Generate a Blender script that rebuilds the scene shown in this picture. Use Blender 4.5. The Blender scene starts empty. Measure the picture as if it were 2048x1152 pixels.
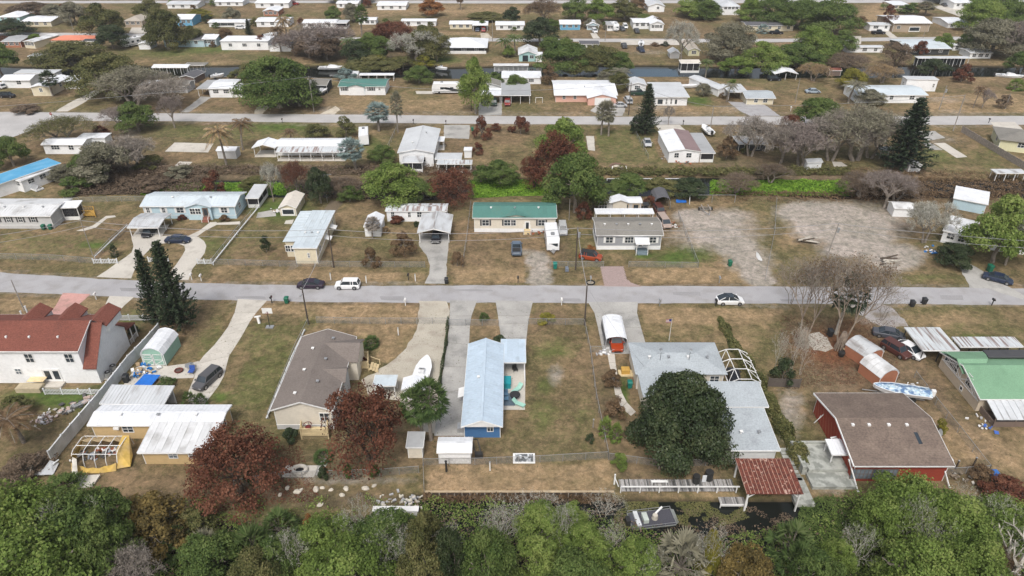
import bpy, math, random
import numpy as np
from mathutils import Vector, Matrix
R = math.radians
sc = bpy.context.scene
COL = sc.collection
random.seed(7)

# ------------------------------------------------------------------ camera
CAM_H, PITCH, FOC = 66.0, R(31.7), 1420.0
SP, CP = math.sin(PITCH), math.cos(PITCH)
cam_d = bpy.data.cameras.new('camera')
cam = bpy.data.objects.new('camera', cam_d); COL.objects.link(cam)
cam.location = (0, 0, CAM_H); cam.rotation_euler = (R(90) - PITCH, 0, 0)
cam_d.sensor_width = 36; cam_d.lens = 36 * FOC / 2048
cam_d.clip_start = 1; cam_d.clip_end = 6000
sc.camera = cam

# ------------------------------------------------------------------ light: bright overcast
SUN_EL, SUN_AZ = R(55), R(-168)          # from behind and to the left of the camera
w = bpy.data.worlds.new('World'); sc.world = w; w.use_nodes = True
nt = w.node_tree; bg = nt.nodes['Background']
sky = nt.nodes.new('ShaderNodeTexSky'); sky.sky_type = 'NISHITA'; sky.sun_disc = False
sky.sun_elevation = SUN_EL; sky.sun_rotation = SUN_AZ
sky.dust_density = 6; sky.air_density = 1.2; sky.ozone_density = 1.0
hsv = nt.nodes.new('ShaderNodeHueSaturation'); hsv.inputs['Saturation'].default_value = .5
nt.links.new(sky.outputs[0], hsv.inputs['Color']); nt.links.new(hsv.outputs[0], bg.inputs[0])
bg.inputs[1].default_value = .128
sd = bpy.data.lights.new('sun', 'SUN'); sd.energy = 1.5; sd.angle = R(14); sd.color = (1, .975, .94)
sun = bpy.data.objects.new('sun', sd); COL.objects.link(sun)
dvec = Vector((math.sin(SUN_AZ) * math.cos(SUN_EL), math.cos(SUN_AZ) * math.cos(SUN_EL), math.sin(SUN_EL)))
sun.rotation_euler = dvec.to_track_quat('Z', 'Y').to_euler(); sun.location = (0, 0, 120)
vs = sc.view_settings
vs.view_transform = 'Standard'; vs.look = 'None'; vs.gamma = 1; vs.use_curve_mapping = False
vs.exposure = 0.30
sc.cycles.max_bounces = 5; sc.cycles.diffuse_bounces = 3; sc.cycles.glossy_bounces = 2
sc.cycles.transparent_max_bounces = 12; sc.cycles.transmission_bounces = 2

# ------------------------------------------------------------------ survey: sight lines to ground points
def G(px, py, h=0.0):
 u = (px - 1024) / FOC; v = (py - 576) / FOC
 t = (CAM_H - h) / (SP + v * CP)
 return Vector((u * t, (CP - v * SP) * t, h))
def HT(Y, py):
 v = (py - 576) / FOC
 return CAM_H - Y * (SP + v * CP) / (CP - v * SP)
def PPM(py):                     # photo pixels per metre on the ground at row py
 return FOC * (SP + (py - 576) / FOC * CP) / CAM_H

# ------------------------------------------------------------------ materials
MATS = {}
def mat(name, c, rough=.85, var=.12, scale=2.0, big=.10, bump=0.0, metal=0.0, spec=.35, stripe=None, c2=None, stain=None, st_scale=.5, st_lo=.5, st_hi=.62, attr=None, stretch=None):
 if name in MATS: return MATS[name]
 m = bpy.data.materials.new(name); m.use_nodes = True; n = m.node_tree.nodes; l = m.node_tree.links
 b = n['Principled BSDF']; b.inputs['Roughness'].default_value = rough
 b.inputs['Metallic'].default_value = metal; b.inputs['Specular IOR Level'].default_value = spec
 tc = n.new('ShaderNodeTexCoord')
 oi = n.new('ShaderNodeObjectInfo'); om = n.new('ShaderNodeVectorMath'); om.operation = 'SCALE'; om.inputs[0].default_value = (37, 53, 11); l.new(oi.outputs['Random'], om.inputs['Scale'])
 ov_ = n.new('ShaderNodeVectorMath'); l.new(tc.outputs['Object'], ov_.inputs[0]); l.new(om.outputs[0], ov_.inputs[1]); shift = ov_.outputs[0]
 def noise(s, det=3, vec=None):
  t = n.new('ShaderNodeTexNoise'); t.inputs['Scale'].default_value = s; t.inputs['Detail'].default_value = det
  l.new(vec if vec else shift, t.inputs['Vector']); return t.outputs['Fac']
 def mrange(f, a, b_, lo, hi):
  t = n.new('ShaderNodeMapRange'); t.inputs[1].default_value = a; t.inputs[2].default_value = b_
  t.inputs[3].default_value = lo; t.inputs[4].default_value = hi; l.new(f, t.inputs[0]); return t.outputs[0]
 def mul(x, y):
  t = n.new('ShaderNodeMath'); t.operation = 'MULTIPLY'; l.new(x, t.inputs[0]); l.new(y, t.inputs[1]); return t.outputs[0]
 vec = None
 if stretch:
  mp = n.new('ShaderNodeMapping'); mp.inputs['Scale'].default_value = stretch; l.new(shift, mp.inputs[0]); vec = mp.outputs[0]
 f = mul(mrange(noise(scale, 3, vec), .3, .7, 1 - var, 1 + var), mrange(noise(.22, 2), .3, .7, 1 - big, 1 + big))
 if stripe:                                  # (axis index, period m, depth): siding or course lines
  ax, per, dep = stripe
  sx = n.new('ShaderNodeSeparateXYZ'); l.new(tc.outputs['Object'], sx.inputs[0])
  mm = n.new('ShaderNodeMath'); mm.operation = 'PINGPONG'; mm.inputs[1].default_value = per / 2; l.new(sx.outputs[ax], mm.inputs[0])
  f = mul(f, mrange(mm.outputs[0], 0, per * .12, 1 - dep, 1))
 col = n.new('ShaderNodeMix'); col.data_type = 'RGBA'; col.blend_type = 'MULTIPLY'; col.inputs[0].default_value = 1
 src = None
 if c2 is not None:
  mx = n.new('ShaderNodeMix'); mx.data_type = 'RGBA'; mx.inputs[6].default_value = (*c, 1); mx.inputs[7].default_value = (*c2, 1)
  l.new(mrange(noise(st_scale * 1.7, 5, vec), .42, .58, 0, 1), mx.inputs[0]); src = mx.outputs[2]
 if stain is not None:
  mx = n.new('ShaderNodeMix'); mx.data_type = 'RGBA'; mx.inputs[7].default_value = (*stain, 1)
  if src: l.new(src, mx.inputs[6])
  else: mx.inputs[6].default_value = (*c, 1)
  l.new(mrange(noise(st_scale, 6, vec), st_lo, st_hi, 0, .85), mx.inputs[0]); src = mx.outputs[2]
 if src: l.new(src, col.inputs[6])
 else: col.inputs[6].default_value = (*c, 1)
 cc = n.new('ShaderNodeCombineXYZ')
 for k in range(3): l.new(f, cc.inputs[k])
 l.new(cc.outputs[0], col.inputs[7]); l.new(col.outputs[2], b.inputs['Base Color'])
 if bump:
  bp = n.new('ShaderNodeBump'); bp.inputs['Strength'].default_value = bump; bp.inputs['Distance'].default_value = .05
  l.new(noise(scale * 3, 4), bp.inputs['Height']); l.new(bp.outputs[0], b.inputs['Normal'])
 MATS[name] = m; return m

def leafmat(name, ca, cb, cc, rough=.75, trans=.25):
 """leaf colours spread over three natural tones by the per-leaf attribute and per-tree random"""
 if name in MATS: return MATS[name]
 m = bpy.data.materials.new(name); m.use_nodes = True; n = m.node_tree.nodes; l = m.node_tree.links
 b = n['Principled BSDF']; b.inputs['Roughness'].default_value = rough; b.inputs['Specular IOR Level'].default_value = .25
 at = n.new('ShaderNodeAttribute'); at.attribute_name = 'tone'
 oi = n.new('ShaderNodeObjectInfo')
 ad = n.new('ShaderNodeMath'); ad.operation = 'MULTIPLY_ADD'; ad.inputs[1].default_value = .22; ad.inputs[2].default_value = -.11
 l.new(oi.outputs['Random'], ad.inputs[0])
 a2 = n.new('ShaderNodeMath'); a2.operation = 'ADD'; l.new(at.outputs['Fac'], a2.inputs[0]); l.new(ad.outputs[0], a2.inputs[1])
 r = n.new('ShaderNodeValToRGB'); l.new(a2.outputs[0], r.inputs[0])
 r.color_ramp.elements[0].color = (*ca, 1); r.color_ramp.elements[0].position = .1
 r.color_ramp.elements[1].color = (*cc, 1); r.color_ramp.elements[1].position = .95
 e = r.color_ramp.elements.new(.5); e.color = (*cb, 1)
 l.new(r.outputs[0], b.inputs['Base Color'])
 if trans:
  tr = n.new('ShaderNodeBsdfTranslucent'); l.new(r.outputs[0], tr.inputs[0])
  ms = n.new('ShaderNodeMixShader'); ms.inputs[0].default_value = trans
  l.new(b.outputs[0], ms.inputs[1]); l.new(tr.outputs[0], ms.inputs[2]); l.new(ms.outputs[0], n['Material Output'].inputs[0])
 MATS[name] = m; return m

def glass(name='window_glass', c=(.03, .04, .05), rough=.12):
 return mat(name, c, rough=rough, var=.3, scale=.8, spec=.6)

def meshwire(name, c, opac):
 if name in MATS: return MATS[name]
 m = bpy.data.materials.new(name); m.use_nodes = True; n = m.node_tree.nodes; l = m.node_tree.links
 b = n['Principled BSDF']; b.inputs['Base Color'].default_value = (*c, 1); b.inputs['Roughness'].default_value = .6
 t = n.new('ShaderNodeBsdfTransparent'); ms = n.new('ShaderNodeMixShader')
 tc = n.new('ShaderNodeTexCoord'); ns = n.new('ShaderNodeTexNoise'); ns.inputs['Scale'].default_value = 6; l.new(tc.outputs['Object'], ns.inputs['Vector'])
 mr = n.new('ShaderNodeMapRange'); mr.inputs[1].default_value = .3; mr.inputs[2].default_value = .7; mr.inputs[3].default_value = opac * .6; mr.inputs[4].default_value = opac * 1.4
 l.new(ns.outputs['Fac'], mr.inputs[0]); l.new(mr.outputs[0], ms.inputs[0])
 l.new(t.outputs[0], ms.inputs[1]); l.new(b.outputs[0], ms.inputs[2]); l.new(ms.outputs[0], n['Material Output'].inputs[0])
 MATS[name] = m; return m

# ------------------------------------------------------------------ mesh builder
class MB:
 def __init__(s): s.v = []; s.f = []; s.m = []
 def face(s, pts, mi=0):
  b = len(s.v); s.v += [tuple(p) for p in pts]; s.f.append(tuple(range(b, b + len(pts)))); s.m.append(mi)
 def box(s, x0, x1, y0, y1, z0, z1, mi=0):
  b = len(s.v)
  s.v += [(x0,y0,z0),(x1,y0,z0),(x1,y1,z0),(x0,y1,z0),(x0,y0,z1),(x1,y0,z1),(x1,y1,z1),(x0,y1,z1)]
  for q in ((0,3,2,1),(4,5,6,7),(0,1,5,4),(1,2,6,5),(2,3,7,6),(3,0,4,7)): s.f.append(tuple(b+i for i in q)); s.m.append(mi)
  return s
 def slab(s, pts, t, mi=0):
  """closed slab: pts = upper outline (any planar), thickness t downward"""
  n = len(pts); b = len(s.v)
  s.v += [tuple(p) for p in pts] + [(p[0], p[1], p[2] - t) for p in pts]
  s.f.append(tuple(range(b, b+n))); s.m.append(mi); s.f.append(tuple(b+n+i for i in range(n-1, -1, -1))); s.m.append(mi)
  for i in range(n):
   j = (i+1) % n; s.f.append((b+i, b+n+i, b+n+j, b+j)); s.m.append(mi)
  return s
 def loft(s, rings, mi=0, cap=True, closed=True):
  b = len(s.v); n = len(rings[0])
  for r in rings: s.v += [tuple(p) for p in r]
  for k in range(len(rings)-1):
   for i in range(n if closed else n-1):
    j = (i+1) % n; a = b + k*n
    s.f.append((a+i, a+j, a+n+j, a+n+i)); s.m.append(mi)
  if cap:
   s.f.append(tuple(b+i for i in range(n-1, -1, -1))); s.m.append(mi)
   e = b + (len(rings)-1)*n; s.f.append(tuple(e+i for i in range(n))); s.m.append(mi)
  return s
 def tube(s, p0, p1, r0, r1=None, n=6, mi=0, cap=True):
  r1 = r0 if r1 is None else r1
  p0 = Vector(p0); p1 = Vector(p1); d = (p1-p0)
  if d.length < 1e-6: return s
  d.normalize(); a = d.orthogonal().normalized(); c = d.cross(a)
  rings = [[p + (a*math.cos(2*math.pi*i/n) + c*math.sin(2*math.pi*i/n))*r for i in range(n)] for p, r in ((p0, r0), (p1, r1))]
  return s.loft(rings, mi, cap)
 def path(s, pts, r, n=5, mi=0):
  for i in range(len(pts)-1):
   ra = r[i] if isinstance(r, (list, tuple)) else r; rb = r[i+1] if isinstance(r, (list, tuple)) else r
   s.tube(pts[i], pts[i+1], ra, rb, n, mi)
  return s
 def bar(s, p0, p1, wd, ht, mi=0):
  p0 = Vector(p0); p1 = Vector(p1); d = (p1-p0).normalized(); up = Vector((0,0,1))
  if abs(d.z) > .95: up = Vector((0,1,0))
  a = d.cross(up).normalized()*wd/2; c = a.cross(d).normalized()*ht/2
  s.loft([[p-a-c, p+a-c, p+a+c, p-a+c] for p in (p0, p1)], mi); return s
 def mesh(s, name, mats):
  me = bpy.data.meshes.new(name); me.from_pydata(s.v, [], s.f)
  for m in (mats if isinstance(mats, (list, tuple)) else [mats]): me.materials.append(m)
  if any(s.m): me.polygons.foreach_set('material_index', s.m)
  me.update(); return me
 def build(s, name, mats, parent=None, loc=(0,0,0), rz=0, smooth=False):
  o = link(name, s.mesh(name, mats), parent, loc, rz)
  if smooth: o.data.shade_smooth()
  return o
def link(name, me, parent=None, loc=(0,0,0), rz=0, sc_=None):
 o = bpy.data.objects.new(name, me); COL.objects.link(o); o.location = loc
 o.rotation_euler = (0, 0, rz)
 if sc_: o.scale = sc_
 if parent is not None: o.parent = parent
 return o
def thing(name, label, cat, loc=(0,0,0), rz=0, group=None):
 o = bpy.data.objects.new(name, None); COL.objects.link(o); o.location = loc; o.rotation_euler = (0,0,rz)
 o.empty_display_size = .5
 return tag(o, label, cat, group)
def tag(o, label, cat, group=None):
 o['label'] = label; o['category'] = cat
 if group: o['group'] = group
 return o
def struct(o, kind='structure'):
 o['kind'] = kind; return o
# ------------------------------------------------------------------ ground sheet with sunken canals
CANALS = [(145.5, 157.5, -1.0), (243.5, 261.0, -1.2)]      # (y0, y1, depth)
def canal_depth(X, Y):
 wob = 1.0*np.sin(X*.05) + .6*np.sin(X*.13+1)
 d = np.zeros_like(X)
 for y0, y1, dp in CANALS:
  a = np.clip((Y - (y0 + wob))/1.6, 0, 1) * np.clip(((y1 + wob) - Y)/1.6, 0, 1)
  d = np.minimum(d, dp*a*(np.clip((X + 100)/5, 0, 1) if y0 < 200 else 1))
 edge = np.where(X > 10, 59.4, np.where(X > -13, 60.2, 57.0 + .5*np.sin(X*.3)))
 a = np.clip((edge - Y)/np.where(X > -13, .5, 2.5), 0, 1)
 return np.minimum(d, -1.1*a)
def axis(parts):
 o = []
 for a, b, st in parts: o += list(np.arange(a, b, st))
 o.append(parts[-1][1]); return np.array(o)
gx = axis([(-2600, -900, 340), (-900, -300, 60), (-300, -110, 2.5), (-110, 110, 1.0), (110, 300, 2.5), (300, 900, 60), (900, 2600, 340)])
gy = axis([(-400, -80, 80), (-80, 30, 10), (30, 58, 1.5), (58, 62, .4), (62, 142, 1.0), (142, 162, .8), (162, 238, 1.5), (238, 266, 1.2), (266, 430, 2.5), (430, 1000, 60), (1000, 4000, 500)])
XX, YY = np.meshgrid(gx, gy); nx, ny = len(gx), len(gy)
ZZ = canal_depth(XX, YY)
verts = np.stack([XX.ravel(), YY.ravel(), ZZ.ravel()], 1)
ii = np.arange(nx*ny).reshape(ny, nx)
quads = np.stack([ii[:-1,:-1].ravel(), ii[:-1,1:].ravel(), ii[1:,1:].ravel(), ii[1:,:-1].ravel()], 1)
def np_mesh(name, verts, faces, mats, tone=None):
 """fast mesh from arrays; faces (n,k)"""
 me = bpy.data.meshes.new(name); nv = len(verts); nf, k = faces.shape
 me.vertices.add(nv); me.vertices.foreach_set('co', np.ascontiguousarray(verts, dtype=np.float32).ravel())
 me.loops.add(nf*k); me.loops.foreach_set('vertex_index', np.ascontiguousarray(faces, dtype=np.int32).ravel())
 me.polygons.add(nf); me.polygons.foreach_set('loop_start', np.arange(0, nf*k, k, dtype=np.int32))
 me.polygons.foreach_set('loop_total', np.full(nf, k, dtype=np.int32))
 for m in (mats if isinstance(mats, (list, tuple)) else [mats]): me.materials.append(m)
 if tone is not None:
  a = me.attributes.new('tone', 'FLOAT', 'FACE'); a.data.foreach_set('value', np.ascontiguousarray(tone, dtype=np.float32))
 me.update(calc_edges=True); return me

# soil and turf character: patches of green turf, sand, dark duff, red litter, straw (surveyed as ellipses)
# (x, y, rx, ry, channel, strength)
PATCH = []
def patch(ch, *rows):
 for r in rows: PATCH.append((*r[:4], ch, r[4] if len(r) > 4 else 1.0))
patch('green',
 (560,255,90,14,.8),(330,105,110,14,.6),(420,100,90,10,.7),(560,420,70,26,.9),(640,520,60,8,.35),(420,490,60,25,.6),(190,490,50,12,.8),(60,480,60,16,.5),
 (20,520,60,14,.4),(330,560,30,10,.3),(1380,510,60,24,.8),(1350,515,45,18,.9),(1290,512,22,7,1.0),(1400,205,32,10,.8),(1395,200,30,9,.9),(880,120,60,10,.8),
 (1250,300,70,45,.55),(1000,290,60,28,.3),(930,330,60,20,.3),(150,800,120,22,1.0),(100,790,110,14,.9),(220,775,60,10,.7),(440,795,22,12,.9),(430,690,60,60,.45),
 (340,740,60,20,.3),(1110,700,60,25,.6),(1120,690,50,30,.5),(1085,830,50,45,.55),(1090,770,25,25,.6),(1170,840,40,50,.45),(1050,880,120,20,.3),(1245,790,14,60,.9),
 (1960,675,60,10,.7),(1920,650,40,8,.5),(1860,555,80,12,.5),(1430,690,40,10,.2),(1000,632,26,18,.4),(820,830,30,60,.4),(690,900,50,10,.4),(640,850,40,30,.4),(540,900,40,20,.5),
 (1990,300,60,30,.5),(1870,310,60,25,.6),(1750,350,60,20,.3),(1450,320,60,14,.5),(1330,330,50,10,.5),(800,330,60,14,.5),(510,345,40,10,.5),(690,340,40,15,.6),(740,290,40,25,.6),
 (60,860,80,40,.4),(1560,650,60,40,.35),(1380,900,90,16,.35),(1340,950,60,8,.6),(1560,600,40,10,.3),(380,900,80,30,.5),(300,930,80,25,.35),(1100,600,50,12,.2),(1000,165,40,8,.4),
 (1030,45,80,8,.3),(1650,30,80,14,.2),(1870,145,50,6,.5),(1710,75,50,6,.4),(620,640,26,30,.5),(735,690,26,30,.6),(1080,640,60,8,.3),(260,640,40,30,.6),(300,680,30,30,.4))
patch('sand',
 (1430,470,110,40,.8),(1450,440,70,25,.9),(1500,520,60,34,.8),(1700,450,120,52,1.0),(1780,520,80,30,.7),(1650,420,90,20,1.0),(1550,450,60,40,.4),
 (640,545,50,8,.3),(600,205,60,12,.45),(660,220,40,10,.6),(1080,545,30,30,.6),(830,660,20,30,.3),(1900,230,60,20,.5),(1890,200,80,10,.5),(1740,590,60,30,.5),(1760,640,60,18,.6),
 (1640,930,60,14,.3),(1580,830,36,70,.7),(700,960,180,14,.6),(600,950,100,12,.6),(900,640,60,40,.3),(1110,750,20,30,.7),(1150,660,20,15,.4),(1560,615,60,15,.4),(1960,590,60,18,.4),
 (1310,215,70,10,.6),(1100,100,200,14,.2),(1300,105,60,8,.5),(1880,280,60,14,.5),(70,940,60,20,.5),(1660,980,60,16,.5),(720,605,120,5,.4),(1440,580,200,4,.4),(1150,560,40,10,.3),(960,540,120,20,.2),(1990,560,50,20,.5),
 (630,520,60,12,.5),(430,395,90,6,.5),(260,268,30,18,.6),(1470,215,60,12,.5),(1850,145,90,8,.3),(1640,560,80,18,.3))
patch('duff',
 (380,360,320,28,.9),(250,270,140,40,.6),(700,350,120,24,.8),(1500,340,120,40,.8),(1620,370,140,40,.9),(1800,350,100,40,.6),(2000,420,80,60,.5),(1780,440,50,40,.7),(1200,240,60,14,.3),
 (1720,740,140,70,.8),(1680,720,100,60,.8),(1880,800,60,70,.6),(1980,880,90,60,.35),(540,985,180,26,.9),(700,1000,160,22,.7),(90,880,90,50,.6),(290,925,110,30,.5),(780,935,60,24,.5),
 (1380,930,90,26,.8),(1450,900,80,30,.6),(1300,870,60,60,.6),(1240,760,18,60,.4),(480,890,80,50,.6),(1240,870,40,60,.5),(300,200,120,30,.6),(600,190,90,26,.8),(220,210,100,14,.4),(1130,490,18,70,.5),
 (1280,180,30,30,.4),(1780,120,150,20,.3),(1560,480,40,30,.3),(920,100,80,20,.4),(760,100,130,26,.8),(1200,100,120,24,.5),(60,60,120,20,.4),(620,365,80,24,.6),(1960,640,60,20,.3),(1100,420,60,40,.4),(1990,690,60,30,.3))
patch('red', (1680,700,90,46,.9),(1640,690,70,40,.8),(1700,660,70,40,.6),(1720,760,70,30,.4),(1600,640,60,30,.3),(560,905,50,14,.3),(740,890,60,14,.3),(1590,710,60,40,.4))
patch('sand',(1385,432,34,12,1.6),(1410,448,40,14,1.6),(1440,470,44,18,1.6),(1470,492,40,18,1.6),(1495,515,30,18,1.6),(1510,545,26,18,1.8),(1525,563,24,8,1.8),(1620,425,60,20,1.6),(1680,440,60,30,1.6),(1720,480,60,30,1.6),(1790,515,50,24,1.6),(1640,455,50,24,1.5),(1690,500,50,16,1.2),(1075,520,20,14,1.8),(1082,545,18,12,1.8),(1080,560,22,10,1.8),(1050,505,30,8,.8))
patch('straw',
 (1350,545,180,14,.5),(960,545,90,20,.5),(780,560,200,8,.5),(620,600,200,5,.3),(1480,680,50,30,.6),(1880,640,100,20,.6),(1000,650,40,20,.6),(1100,950,160,24,.6),(950,950,110,22,.7),(760,650,60,24,.5),
 (1190,720,26,120,.4),(500,610,60,10,.4),(90,500,160,18,.35),(700,440,60,30,.4),(640,430,60,14,.5),(1950,890,90,50,.7),(1780,30,50,20,1.3),(900,20,300,14,.6),(300,40,240,20,.3),(1850,240,120,18,.4),
 (700,200,120,24,.4),(900,205,80,18,.5),(1480,440,60,20,.3),(1180,380,40,14,.3),(1080,235,100,16,.3),(560,300,60,20,.2),(1150,620,110,14,.4),(1330,620,60,14,.4),(1450,260,90,20,.3),(1960,160,90,20,.4),(430,720,40,60,.2),(570,740,60,90,.25),(790,890,40,12,.7))
vX, vY, vZ = verts[:,0], verts[:,1], verts[:,2]
dep = np.maximum(vY*CP + (CAM_H - vZ)*SP, 1.0)
ppx = 1024 + FOC*vX/dep; ppy = 576 + FOC*((CAM_H - vZ)*CP - vY*SP)/dep
front = vY > 20
me = np_mesh('ground', verts, quads, [])
chans = {k: np.zeros(len(verts), np.float32) for k in ('green', 'sand', 'duff', 'red', 'straw')}
for x, y, rx, ry, ch, s in PATCH:
 d2 = ((ppx-x)/rx)**2 + ((ppy-y)/ry)**2
 chans[ch] = np.maximum(chans[ch], np.where(front, np.minimum(s*np.exp(-d2*.8), .98), 0).astype(np.float32))
BOXES = (('sand',.42,[(-20,606-32),(200,586),(520,597),(1024,602),(2060,604),(2060,614),(1024,611),(520,608),(200,598),(-20,592)]),('sand',.42,[(-20,536),(200,550),(520,562),(1024,564),(2060,568),(2060,576),(1024,574),(520,572),(200,562),(-20,550)]),('sand',.4,[(0,219),(2060,224),(2060,256),(0,250)]),('straw',.55,[(636,652),(836,652),(820,690),(790,718),(760,730),(740,700),(700,655)]),('straw',.6,[(850,934),(1216,922),(1226,984),(850,986)]),('straw',.5,[(-20,594),(240,600),(236,628),(-20,620)]),('straw',.6,[(500,608),(838,612),(838,640),(640,642),(615,640)]),
 ('green',.28,[(1056,655),(1165,655),(1180,740),(1212,915),(1000,920),(1004,880),(1052,820)]),('green',.42,[(480,640),(612,650),(540,830),(455,812),(500,680)]),('straw',.55,[(1276,612),(1560,614),(1570,650),(1284,650)]),('green',.42,[(0,470),(190,470),(188,520),(0,516)]),('duff',.5,[(1181,708),(1206,712),(1256,840),(1215,915),(1192,798)]),
 ('straw',.5,[(520,540),(850,542),(850,562),(520,562)]),('straw',.6,[(905,540),(1050,540),(1055,566),(905,566)]),('straw',.65,[(1262,540),(1480,540),(1500,566),(1290,568)]),('duff',.55,[(1560,640),(1790,660),(1760,780),(1600,780),(1560,720)]),('green',.35,[(545,440),(590,440),(560,520),(430,522),(490,450)]),('duff',.45,[(1440,930),(1228,925),(1232,968),(1450,960)]),
 ('green',.45,[(200,250),(720,252),(700,275),(500,280),(300,275)]),('straw',.5,[(640,196),(950,200),(950,225),(640,224)]),('green',.5,[(1190,258),(1300,262),(1330,325),(1200,325)]),('straw',.5,[(1300,208),(1480,215),(1480,230),(1290,230)]),('green',.35,[(300,95),(560,105),(560,124),(300,120)]),('straw',.5,[(560,62),(980,64),(980,72),(560,72)]),('straw',.6,[(1840,185),(2100,190),(2100,228),(1840,226)]),
 ('green',.4,[(1840,300),(1960,300),(2040,350),(1850,345)]),('duff',.5,[(1880,800),(1960,830),(1990,940),(1920,870)]),('straw',.5,[(1950,880),(2100,880),(2100,960),(1985,945)]),('duff',.5,[(560,890),(850,900),(845,940),(480,950)]),('duff',.6,[(460,990),(840,990),(840,1012),(440,1020)]))
def _in(px, py, poly):
 c = np.zeros(len(px), bool); j = len(poly)-1
 for i in range(len(poly)):
  xi, yi = poly[i]; xj, yj = poly[j]; c ^= ((yi > py) != (yj > py)) & (px < (xj-xi)*(py-yi)/(yj-yi+1e-9)+xi); j = i
 return c
for ch, s, poly in BOXES: chans[ch] = np.maximum(chans[ch], np.where(front & _in(ppx, ppy, poly), s, 0).astype(np.float32))
for k, a in chans.items():
 at = me.attributes.new(k, 'FLOAT', 'POINT'); at.data.foreach_set('value', a)

def ground_material():
 m = bpy.data.materials.new('dry_turf'); m.use_nodes = True; n = m.node_tree.nodes; l = m.node_tree.links
 b = n['Principled BSDF']; b.inputs['Roughness'].default_value = 1; b.inputs['Specular IOR Level'].default_value = .1
 tc = n.new('ShaderNodeTexCoord')
 def noise(s, det=4, rough=.6, dist=0):
  t = n.new('ShaderNodeTexNoise'); t.inputs['Scale'].default_value = s; t.inputs['Detail'].default_value = det; t.inputs['Roughness'].default_value = rough; t.inputs['Distortion'].default_value = dist
  l.new(tc.outputs['Object'], t.inputs['Vector']); return t.outputs['Fac']
 def mr(f, a, b_, lo=0., hi=1.):
  t = n.new('ShaderNodeMapRange'); t.inputs[1].default_value = a; t.inputs[2].default_value = b_; t.inputs[3].default_value = lo; t.inputs[4].default_value = hi; l.new(f, t.inputs[0]); return t.outputs[0]
 def mth(op, x, y):
  t = n.new('ShaderNodeMath'); t.operation = op
  for k, q in enumerate((x, y)):
   if isinstance(q, (int, float)): t.inputs[k].default_value = q
   else: l.new(q, t.inputs[k])
  return t.outputs[0]
 def mix(f, a, b_, mode='MIX'):
  t = n.new('ShaderNodeMix'); t.data_type = 'RGBA'; t.blend_type = mode
  if isinstance(f, float): t.inputs[0].default_value = f
  else: l.new(f, t.inputs[0])
  for k, q in ((6, a), (7, b_)):
   if isinstance(q, tuple): t.inputs[k].default_value = (*q, 1)
   else: l.new(q, t.inputs[k])
  return t.outputs[2]
 big, mid, fine, vf = noise(.045, 5), noise(.35, 6, .65, .4), noise(2.2, 6, .75, .3), noise(11, 4, .8)
 base = mix(mr(mid, .38, .62), (.195,.140,.088), (.140,.106,.066))
 base = mix(mr(big, .42, .58, 0, .8), base, (.110,.108,.048))
 base = mix(mr(noise(.13, 5, .65, .7), .5, .64, 0, .65), base, (.285,.205,.125))
 base = mix(mr(noise(.09, 6, .7, 1.2), .54, .66, 0, .6), base, (.095,.068,.045))
 base = mix(mr(fine, .5, .68, 0, .7), base, (.30,.215,.13))
 base = mix(mr(noise(.9, 6, .7, .6), .54, .64, 0, .6), base, (.085,.085,.038))
 # colours of each surveyed patch kind, edges broken up by noise
 def ch(name, col, brk, lo=.28, hi=.62):
  nonlocal base
  a = n.new('ShaderNodeAttribute'); a.attribute_name = name
  f = mth('ADD', a.outputs['Fac'], mr(brk, 0, 1, -.42, .42)); f = mr(f, lo, hi)
  f = mth('MULTIPLY', f, mr(a.outputs['Fac'], .02, .18))
  base = mix(f, base, col)
 ch('straw', mix(mr(fine, .35, .65), (.225,.160,.092), (.33,.245,.155)), mid)
 ch('green', mix(mr(fine, .35, .65), (.095,.115,.038), (.07,.125,.028)), noise(.6, 6, .7, .5), .3, .8)
 ch('duff', mix(mr(fine, .35, .65), (.10,.078,.055), (.17,.13,.09)), noise(.5, 6, .7, .5), .3, .9)
 ch('red', mix(mr(fine, .35, .65), (.19,.085,.045), (.14,.075,.045)), mid, .3, .8)
 ch('sand', mix(mr(fine, .35, .65), (.37,.335,.305), (.28,.25,.225)), noise(.5, 7, .75, .8), .34, .78)
 base = mix(1.0, base, mix(mr(vf, .3, .7), (.68,.68,.68), (1.3,1.3,1.3)), 'MULTIPLY')
 base = mix(1.0, base, mix(mr(noise(.75, 7, .78, .4), .36, .64), (.60,.62,.60), (1.38,1.34,1.30)), 'MULTIPLY')
 base = mix(1.0, base, mix(mr(noise(.16, 6, .7, .8), .4, .6), (.84,.86,.82), (1.14,1.12,1.12)), 'MULTIPLY')
 # wet earth below the bank line
 sx = n.new('ShaderNodeSeparateXYZ'); l.new(tc.outputs['Object'], sx.inputs[0])
 base = mix(mr(sx.outputs[2], -.75, -.2, 1., 0.), base, (.035,.03,.02))
 l.new(base, b.inputs['Base Color'])
 bp = n.new('ShaderNodeBump'); bp.inputs['Strength'].default_value = .7; bp.inputs['Distance'].default_value = .12
 l.new(mth('ADD', fine, mth('MULTIPLY', vf, .5)), bp.inputs['Height']); l.new(bp.outputs[0], b.inputs['Normal'])
 return m
me.materials.append(ground_material())
struct(link('ground', me))

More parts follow.
